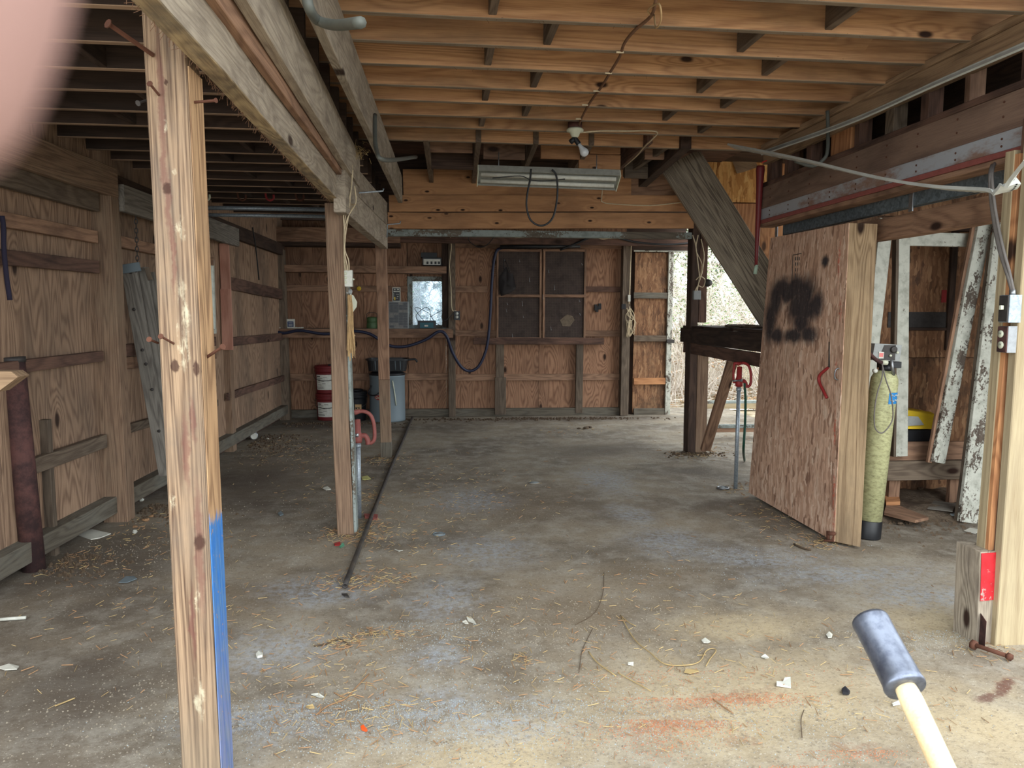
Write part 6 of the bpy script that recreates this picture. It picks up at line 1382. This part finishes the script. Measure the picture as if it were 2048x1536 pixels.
for i, (x, y, h) in enumerate(((2.0, 23.5, 5.5), (4.6, 24.5, 6.2), (7.2, 24, 6.5), (10.2, 24.5, 6.8), (13.2, 23.5, 6.5), (-.8, 24, 6), (-3.6, 24.5, 6), (15.5, 21, 6.5))):
    t = thing('evergreen_tree', ['grey-green evergreen far behind the strand board door', 'grey-green evergreen far behind, left in the rear opening', 'grey-green evergreen far behind the middle of the opening', 'grey-green evergreen far behind the bench', 'grey-green evergreen far behind the sliding door', 'grey-green evergreen seen far off through the small rear window', 'grey-green evergreen far left beyond the back wall', 'grey-green evergreen at the far right corner of the woods'][i], 'tree', (x, y, 0), 'evergreens behind the thicket')
    tube('trunk', [V((x, y, -.1)), V((x, y, h*.8))], .12, W['bark'], t, n=0, segs=6)
    pts_ = []
    for k in range(420):
        z = R_.uniform(.1, 1)*h; rr_ = 1.75*math.sqrt(max(0, 1-(z/h)**2))+.2; a = R_.random()*6.283; q = rr_*(.5+.5*R_.random()); pts_.append(V((x+math.cos(a)*q, y+math.sin(a)*q*.8, z)))
    vs, fs = leaves(R_, pts_, 8500, .12); raw('foliage', vs, fs, W['leafe'], parent=t, kind='stuff')
for i, (x, y, r) in enumerate(((5.9, 21, .14), (8.0, 22, .18), (3.4, 21, .15), (-.6, 19, .13), (1.2, 21, .16), (10.5, 21.5, .2))):
    t = thing('tree', ['grey tree trunk far behind the thicket, left of the opening middle', 'grey tree trunk far behind the thicket at the right', 'grey tree far behind the strand board door', 'slim grey tree beyond the small rear window', 'grey tree beyond the pegboard wall', 'thick grey tree at the far right behind the thicket'][i], 'tree', (x, y, 0), 'trees behind the thicket')
    pts = [V((x, y, -.1)), V((x+.1, y, 2)), V((x-.1, y+.1, 4.5)), V((x+.2, y, 8))]
    tube('trunk', pts, r, W['bark'], t, segs=8, n=3, rfun=lambda u: r*(1-.6*u))
    G = []
    for k in range(26):
        z = R_.uniform(2, 8); p = V((x, y, z)); d = V((R_.uniform(-1, 1), R_.uniform(-1, 1), R_.uniform(.1, .9))).normalized(); pp = [p]
        for j in range(5): d = (d+V((R_.uniform(-.3, .3), R_.uniform(-.3, .3), R_.uniform(-.2, .2)))).normalized(); p = p+d*.45; pp.append(p)
        G.append(tubegeo(pp, .03, 4, lambda u: .03*(1-.8*u)))
        for j in range(1, 5):
            d3 = V((R_.uniform(-1, 1), R_.uniform(-1, 1), R_.uniform(-.3, .8))).normalized(); G.append(tubegeo([pp[j], pp[j]+d3*.4, pp[j]+d3*.8+V((0, 0, .1))], .008, 3))
    vs, fs = join(G); raw('branches', vs, fs, W['bark'], parent=t, kind='stuff')
tips = [V((R_.uniform(2, 11), R_.uniform(12.3, 17), .02)) for _ in range(400)]
vs, fs = leaves(R_, tips, 5000, .04); tag(raw('fallen_leaves', vs, fs, W['leafd']), 'dead leaves covering the ground outside the rear opening', 'leaves', kind='stuff')
G = []
for k in range(220):
    p = V((R_.uniform(2.5, 10), R_.uniform(12.5, 16), .02)); a = R_.random()*6.28; d = V((math.cos(a), math.sin(a), R_.uniform(-.02, .2))); G.append(tubegeo([p, p+d*.4, p+d*.9+V((0, 0, .03))], .006, 3))
vs, fs = join(G); tag(raw('dead_twigs', vs, fs, W['stem']), 'fallen pale twigs strewn on the ground outside the rear opening', 'twigs', kind='stuff')
# ================================================================== FLOOR LITTER
RL = random.Random(12)
def zf(x, y): return .006*noise.noise(V((x*1.3, y*1.3, 0)))
def straws(spots, rnd, wd=.0010):
    vs = []; fs = []
    for (px, py, n, sx, sy) in spots:
        for _ in range(int(n*.8)):
            q = PZ(px+rnd.gauss(0, sx), py+rnd.gauss(0, sy), 0)
            if q.y > 11.3 or q.y < 1.9 or q.x < XL(q.y)+.15 or q.x > 4.7: continue
            a = rnd.random()*3.14; L = rnd.uniform(.006, .026); c, s_ = math.cos(a), math.sin(a); z = zf(q.x, q.y)+.003+rnd.random()*.006; w_ = wd*rnd.uniform(.5, 1.2)*(1+q.y*.12); dz = rnd.uniform(-.003, .006)
            o = len(vs); p = V((q.x, q.y, z)); d = V((c*L, s_*L, dz)); n_ = V((-s_*w_, c*w_, 0)); u_ = V((0, 0, w_))
            vs += [p-d-n_, p-d+n_, p-d+u_*1.5, p+d-n_, p+d+n_, p+d+u_*1.5]; fs += [(o, o+3, o+5, o+2), (o+1, o+2, o+5, o+4), (o, o+1, o+4, o+3), (o, o+2, o+1), (o+3, o+4, o+5)]
    return vs, fs
spots = [(705, 1072, 130, 30, 8), (735, 995, 50, 20, 8), (740, 1055, 60, 30, 12), (770, 920, 60, 22, 5), (700, 1165, 90, 45, 9), (770, 1155, 60, 40, 10), (680, 1285, 60, 30, 10), (770, 1268, 50, 30, 6), (1045, 1320, 14, 12, 8), (1395, 908, 110, 30, 6), (1480, 978, 50, 25, 6),
         (1560, 1030, 90, 45, 22), (1650, 1085, 80, 30, 8), (1420, 880, 50, 40, 15), (260, 1030, 60, 60, 22), (120, 1120, 60, 60, 18), (300, 1090, 90, 110, 30), (560, 900, 110, 60, 20), (630, 960, 60, 60, 30), (900, 960, 90, 90, 30), (950, 1010, 90, 110, 30), (820, 1080, 70, 60, 25),
         (1150, 860, 30, 30, 5), (350, 1200, 90, 150, 40), (200, 1320, 40, 120, 60), (600, 1330, 100, 110, 60), (620, 1430, 60, 90, 40), (780, 1430, 60, 60, 40), (1000, 1230, 90, 200, 60), (1300, 1300, 110, 200, 60), (1000, 1400, 80, 200, 60), (1700, 1300, 60, 150, 40), (1980, 1300, 30, 30, 14), (1300, 1200, 60, 200, 60), (1600, 1420, 60, 200, 50)]
vs, fs = straws(spots, RL); tag(raw('loose_straw', vs, fs, W['straw']), 'loose straw bits scattered over the concrete floor', 'straw', kind='stuff')
vs, fs = straws([(x, y, n, sx*1.2, sy*1.2) for (x, y, n, sx, sy) in spots], RL, .0014)
tag(raw('chaff', vs, fs, W['twig']), 'dark brown chaff and bark bits scattered over the concrete floor', 'chaff', kind='stuff')
def grains(name, spots, rnd, r0, r1, mat, label, cat):
    vs = []; fs = []
    for (px, py, n, sx, sy) in spots:
        for _ in range(n):
            q = PZ(px+rnd.gauss(0, sx), py+abs(rnd.gauss(0, sy)), 0)
            if q.y > 11.4 or q.y < 1.9 or q.x < XL(q.y)+.12 or q.x > 4.7: continue
            r = rnd.uniform(r0, r1)*(1+.1*q.y); z = zf(q.x, q.y); o = len(vs)
            vs += [(q.x-r, q.y, z), (q.x+r*.3, q.y-r, z), (q.x+r*.9, q.y+r*.5, z), (q.x+rnd.uniform(-r, r)*.3, q.y+r*.2, z+r*.9)]; fs += [(o, o+1, o+3), (o+1, o+2, o+3), (o+2, o, o+3)]
    tag(raw(name, vs, fs, mat), label, cat, kind='stuff')
grains('grit', [(900, 1400, 3500, 350, 80), (1100, 1250, 1500, 300, 80), (500, 1350, 900, 250, 90), (1500, 1400, 1500, 300, 80), (300, 1080, 700, 180, 50), (700, 1000, 900, 250, 60), (1000, 900, 500, 300, 30), (560, 880, 600, 80, 20), (1850, 1260, 800, 90, 25), (1150, 1190, 700, 250, 60)], RL, .0015, .004, W['grit'], 'grit and small gravel scattered over the concrete floor', 'grit')
grains('pale_grit', [(850, 1400, 2500, 200, 60), (880, 1240, 700, 80, 60), (1400, 1400, 900, 300, 70), (1150, 1350, 700, 200, 80), (1480, 1090, 500, 160, 50), (600, 1420, 400, 150, 50), (1900, 1260, 500, 70, 20)], RL, .001, .0028, W['dustgrey'], 'pale grey grit sprinkled over the front of the floor', 'grit')
grains('feed_pellets', [(1420, 1395, 900, 90, 10), (1350, 1440, 1100, 70, 18), (1500, 1385, 500, 60, 10), (1530, 1330, 150, 120, 30), (1720, 1500, 260, 60, 14), (1330, 1480, 200, 40, 20), (1230, 1450, 200, 80, 30), (1590, 1530, 160, 40, 10), (1290, 1340, 200, 80, 20)], RL, .0014, .0026, W['pellet'], 'reddish seed or feed pellets spilled across the front floor', 'pellets')
def rib(label, name, pts, r, mat, cat, z=.006):
    tag(tube(name, [PZ(x, y, z) for x, y in pts], r, W[mat], n=4, segs=5), label, cat)
rib('long pale dry stem bent in a hook on the front floor', 'dry_stalk', [(1242, 1232), (1258, 1262), (1275, 1285), (1300, 1305), (1330, 1328), (1375, 1330), (1400, 1322), (1412, 1302), (1425, 1297), (1432, 1302), (1420, 1318), (1412, 1332)], .0028, 'straw', 'stem')
rib('straight dry stem left of the hooked stem', 'dry_stalk', [(1177, 1303), (1195, 1325), (1232, 1352)], .003, 'straw', 'stem')
rib('dry stem lying right of the straight one', 'dry_stalk', [(1235, 1345), (1262, 1360), (1302, 1382)], .0025, 'straw', 'stem')
rib('short dry stem stub beside the hooked stem head', 'dry_stalk', [(1240, 1230), (1258, 1245), (1272, 1252)], .0025, 'straw', 'stem')
rib('long forked brown twig at the front left of the floor', 'twig', [(738, 1348), (712, 1375), (690, 1398), (655, 1412), (632, 1430)], .0035, 'twig', 'twig')
rib('short side twig beside the forked brown twig', 'twig', [(668, 1385), (682, 1392), (694, 1395)], .003, 'twig', 'twig')
rib('dark twig with pale wisps left of the floor centre', 'twig', [(628, 1292), (655, 1287), (680, 1278), (700, 1292)], .004, 'clump', 'twig')
rib('thin dark twig on the pellet spill', 'twig', [(1426, 1398), (1445, 1412), (1466, 1426)], .003, 'twig', 'twig')
rib('thin vertical dark twig near the front centre right', 'twig', [(1608, 1420), (1602, 1440), (1604, 1475)], .002, 'clump', 'twig')
rib('thin dark root running across the middle floor', 'twig', [(1208, 1145), (1206, 1185), (1190, 1225), (1150, 1250)], .0018, 'clump', 'twig')
rib('thin dark crooked stem across the centre floor', 'twig', [(1185, 1258), (1165, 1300), (1158, 1345)], .0018, 'clump', 'twig')
rib('short brown twig by the sliding door foot', 'twig', [(1588, 1088), (1605, 1096), (1622, 1100)], .007, 'clump', 'twig')
rib('straw stalk lying left of the blue post', 'straw_stalk', [(110, 1412), (130, 1404), (150, 1396)], .003, 'straw', 'straw')
def ring(label, px, py, R__, r, mat):
    q = PZ(px, py, 0); q.z = zf(q.x, q.y)+r
    pts = [q+V((R__*math.cos(a*math.pi/12), R__*math.sin(a*math.pi/12), 0)) for a in range(25)]
    t = thing('jar_lid', label, 'lid', tuple(q)); tube('rim', pts, r, W[mat], t, n=0, segs=6); lath('disc', [(0, -r*.5), (R__, -r*.5), (R__, 0), (0, 0)], W['dustgrey'], q, t, 24)
ring('round clear lid lying flat near the floor centre', 878, 1069, .043, .004, 'bluegrey'); ring('dusty round lid lying flat further back, right of the pipe', 1068, 966, .055, .003, 'grit')
ring('small metal disc at the foot of the rear right hydrant', 1446, 977, .05, .008, 'steel')
def scrap(label, name, cat, pix, t, mat, z=.004):
    P_ = [PZ(x, y, 0)+V((0, 0, z+.004*math.sin(i*2.3))) for i, (x, y) in enumerate(pix)]; tag(poly(name, P_, (0, 0, 1), t, W[mat]), label, cat)
scrap('crumpled pale paper sheet on the floor near the left wall', 'paper_sheet', 'paper', [(150, 1070), (165, 1064), (185, 1060), (222, 1070), (200, 1078), (182, 1080)], .006, 'paper')
scrap('white L-shaped chip on the front floor left of the mallet', 'white_chip', 'chip', [(1553, 1374), (1553, 1367), (1566, 1365), (1569, 1360), (1581, 1358), (1582, 1377)], .005, 'white')
scrap('dark plastic bit left of the mallet handle', 'plastic_bit', 'plastic', [(1683, 1384), (1690, 1380), (1700, 1387), (1697, 1393), (1685, 1391)], .012, 'rubber')
scrap('small white strip beside the mallet handle', 'white_chip', 'chip', [(1784, 1411), (1803, 1404), (1808, 1408), (1786, 1415)], .006, 'white')
scrap('white flake on the floor above the hooked stem', 'white_chip', 'chip', [(1403, 1283), (1410, 1279), (1421, 1284), (1416, 1289), (1407, 1288)], .004, 'paper')
scrap('round white shell-like flake right of centre on the front floor', 'white_chip', 'chip', [(1652, 1272), (1658, 1267), (1665, 1270), (1663, 1278), (1656, 1278)], .005, 'paper')
scrap('small oval white chip midway on the front floor', 'white_chip', 'chip', [(1522, 1316), (1530, 1312), (1538, 1316), (1531, 1320)], .004, 'white')
scrap('tiny white bar-shaped chip left of the hooked stem', 'white_chip', 'chip', [(1256, 1328), (1267, 1328), (1267, 1332), (1256, 1332)], .004, 'white')
scrap('tan flat bark flake below the hooked stem', 'bark_flake', 'bark', [(1368, 1347), (1372, 1341), (1396, 1340), (1398, 1346), (1380, 1350)], .003, 'straw')
scrap('pale curled leaf at the floor centre', 'dry_leaf', 'leaf', [(933, 1236), (942, 1237), (950, 1244), (953, 1252), (945, 1248), (936, 1243)], .003, 'paper')
scrap('smaller white leaf beside the pale curled leaf', 'dry_leaf', 'leaf', [(924, 1246), (932, 1243), (937, 1248), (930, 1250)], .003, 'paper')
scrap('yellow-green leaf beside the hydrant pipe', 'dry_leaf', 'leaf', [(723, 955), (735, 953), (742, 958), (736, 961), (725, 961)], .004, 'yellow2')
scrap('grey plastic scrap between the left wall and the blue post', 'plastic_scrap', 'plastic', [(237, 1167), (252, 1156), (268, 1153), (274, 1160), (255, 1167)], .004, 'bluegrey')
scrap('white feather left of the centre front floor', 'feather', 'feather', [(622, 1391), (637, 1390), (649, 1395), (638, 1398)], .003, 'white')
scrap('orange plastic peg on the front floor', 'plastic_peg', 'plastic', [(721, 1458), (727, 1456), (735, 1463), (731, 1467), (723, 1463)], .008, 'orange')
scrap('faded orange plastic peg near the feather', 'plastic_peg', 'plastic', [(612, 1417), (625, 1414), (629, 1417), (618, 1421)], .007, 'straw')
scrap('small white plastic cap right of the blue post', 'plastic_bit', 'plastic', [(512, 1314), (517, 1309), (526, 1310), (525, 1317), (515, 1319)], .012, 'white')
scrap('red bit of plastic at the foot of the middle post', 'plastic_bit', 'plastic', [(668, 1090), (680, 1087), (681, 1091), (670, 1094)], .008, 'redpaint2')
scrap('green bit of plastic at the foot of the middle post', 'plastic_bit', 'plastic', [(679, 1096), (686, 1089), (689, 1092), (682, 1098)], .008, 'teal2')
scrap('pink brick fragment behind the long black pipe', 'brick_fragment', 'brick', [(728, 1033), (756, 1035), (754, 1041), (730, 1039)], .02, 'redpaint')
scrap('blue foil bit left of the middle post', 'foil_bit', 'foil', [(556, 1029), (562, 1026), (567, 1030), (560, 1034)], .01, 'bluegrey')
scrap('torn foil wrapper further left behind the middle post', 'foil_bit', 'foil', [(645, 978), (655, 975), (662, 979), (652, 982)], .006, 'paper')
scrap('blue-grey bit of rubber right of the pipe mouth', 'rubber_bit', 'rubber', [(683, 1190), (694, 1191), (699, 1196), (690, 1196)], .006, 'iron')
scrap('white scrap under the curved stem near the pipe', 'white_chip', 'chip', [(789, 1100), (797, 1103), (806, 1101), (798, 1105)], .003, 'white')
scrap('green and white scrap at the left edge of the floor', 'paper_scrap', 'paper', [(-5, 1338), (18, 1332), (38, 1334), (34, 1342), (10, 1343)], .005, 'paper')
tag(tube('plastic_tube', [PZ(-12, 1240, .012), PZ(52, 1235, .012)], .009, W['white'], n=0, segs=10), 'white plastic tube lying at the left edge of the floor', 'tube')
for i, (px, py, s_) in enumerate(((292, 1042, .03), (303, 1034, .022), (270, 1055, .022), (1172, 858, .05), (1180, 856, .035), (1158, 858, .03))):
    q = PZ(px, py, 0); tag(lump('clod', (q.x, q.y, 0), s_, s_*.8, s_*.4, W['twig' if i < 3 else 'clump'], None, i), ['brown dry clump near the left wall sheet', 'second brown clump beside it, nearer the wall post', 'small brown clump between sheet and post', 'dark debris clump on the rear floor, centre', 'pale topped debris lump right of the dark clump', 'flat debris lump left of the dark clump'][i], 'clod')
for i, (px, py) in enumerate(((270, 1066), (283, 1002), (560, 878), (535, 880))):
    q = PZ(px, py, 0); tag(lump('foam_crumb', (q.x, q.y, 0), .022, .016, .014, W['white'], None, i+9), ['white crumb beside the left wall sill', 'white crumb behind the wall post', 'white crumb near the tin can, right', 'pale blue crumb right beside the tin can'][i], 'crumb')
# debris along the wall foot and straw on the beams
grains('dirt_fringe', [(640, 846, 260, 80, 3), (900, 838, 240, 120, 2), (1150, 836, 240, 90, 2), (520, 870, 350, 40, 18), (300, 1010, 240, 50, 14), (120, 1110, 260, 50, 20), (1390, 906, 160, 30, 4), (1850, 1030, 300, 60, 20)], RL, .004, .013, W['clump'], 'dark dirt crumbs gathered along the wall foot', 'dirt')
G = []
for (px, py, Y, n, sx, sy) in ((715, 300, 5.6, 60, 10, 6), (700, 412, 5.4, 12, 6, 4)):
    for _ in range(n):
        p = PY(px+RL.gauss(0, sx), py+RL.gauss(0, sy), Y+RL.uniform(-.05, .05)); d = V((RL.uniform(-1, 1), RL.uniform(-1, 1), RL.uniform(-1, .4))).normalized()*RL.uniform(.03, .08); G.append(tubegeo([p, p+d*.5+V((0, 0, .004)), p+d], .0014, 3))
vs, fs = join(G); tag(raw('straw_nest', vs, fs, W['straw']), 'bird nest straw caught between the girder planks above the middle post', 'straw', kind='stuff')
G = []
for k in range(260):
    u = RL.random(); y = 1.9+u*3.5; p = V((-.735+RL.uniform(0, .01), y, 2.35+RL.uniform(0, .004))); d = V((RL.uniform(-.6, .3), RL.uniform(-.5, .5), -RL.uniform(.1, 1))).normalized()*RL.uniform(.006, .03); G.append(tubegeo([p, p+d], .0008, 3))
for k in range(300):
    x = RL.uniform(.1, 2.4); y = RL.choice(jy[4:])+RL.uniform(0, .03); p = V((x, y, zj+.004)); d = V((RL.uniform(-.6, .6), RL.uniform(-.5, .1), -RL.uniform(.1, 1))).normalized()*RL.uniform(.006, .025); G.append(tubegeo([p, p+d], .0009, 3))
vs, fs = join(G); tag(raw('cobweb_dust', vs, fs, W['dirtywire']), 'dusty cobweb threads and chaff hanging from the beams and joists', 'cobwebs', kind='stuff')
# ================================================================== HAND of the photographer: one finger reaches in front of the lens
def hand():
    t = thing('person', 'person holding the camera, only a blurred bare fingertip shows at the top left corner', 'person', (-.1, -.05, 1.6))
    me = bpy.data.meshes.new('hand'); D = .031
    tip = PY(-450, 330, D); dip = PY(-385, 60, D); pip = PY(-265, -380, D*.95)
    wr = V((-.165, -.075, 1.665)); elb = V((-.34, -.24, 1.48))
    mc = [V((-.083, -.012, 1.692)), V((-.098, -.020, 1.676)), V((-.108, -.032, 1.658)), V((-.113, -.046, 1.640))]
    vs = [wr, elb]; es = [(0, 1)]; rad = [.026, .040]
    def chain(pts, rs, a=0):
        for p, r in zip(pts, rs): vs.append(p); rad.append(r); es.append((a, len(vs)-1)); a = len(vs)-1
    chain([mc[0].lerp(wr, .5), mc[0], mc[0].lerp(pip, .55)+V((0, 0, .012)), pip, dip, tip], [.017, .0115, .0095, .0088, .0082, .0066])
    for i in (1, 2, 3):
        m_ = mc[i]; k_ = (1.0, .95, .8)[i-1]
        chain([m_.lerp(wr, .5), m_, m_+V((.035, .022, -.002))*k_, m_+V((.046, .012, -.024))*k_, m_+V((.036, -.002, -.036))*k_], [.016, .0105, .009, .0082, .0068])
    chain([wr+V((.03, .0, -.018)), wr+V((.062, .006, -.052)), wr+V((.09, .022, -.066)), wr+V((.112, .036, -.064))], [.016, .0125, .0105, .0085])
    me.from_pydata([tuple(v) for v in vs], es, []); me.materials.append(W['skin'])
    o = bpy.data.objects.new('hand', me); col.objects.link(o); o.parent = t; o.matrix_basis = WM[t.name].inverted()
    sm = o.modifiers.new('skin', 'SKIN'); sm.use_smooth_shade = True
    if not me.skin_vertices: me.attributes.new('x', 'FLOAT', 'POINT')
    if not me.skin_vertices:
        import bmesh
        b_ = bmesh.new(); b_.from_mesh(me); b_.verts.layers.skin.verify(); b_.to_mesh(me); b_.free()
    for i, r in enumerate(rad):
        sv = me.skin_vertices[0].data[i]; sv.radius = (r, r); sv.use_root = (i == 0)
    o.modifiers.new('sub', 'SUBSURF').levels = 2; o.modifiers['sub'].render_levels = 2
    # nail on the reaching finger
    ax_ = (tip-dip).normalized(); n_ = V((-.3, .9, .2)); n_ = (n_-ax_*n_.dot(ax_)).normalized(); s_ = ax_.cross(n_); c_ = dip.lerp(tip, .75)+n_*.0072
    poly('fingernail', [c_-s_*.005-ax_*.005, c_+s_*.005-ax_*.005, c_+s_*.0045+ax_*.005, c_+ax_*.0065, c_-s_*.0045+ax_*.005], n_, .0006, W['nailm'], t)
hand()
cam.dof.use_dof = True; cam.dof.focus_distance = 5.0; cam.dof.aperture_fstop = cam.lens/1000/.0017
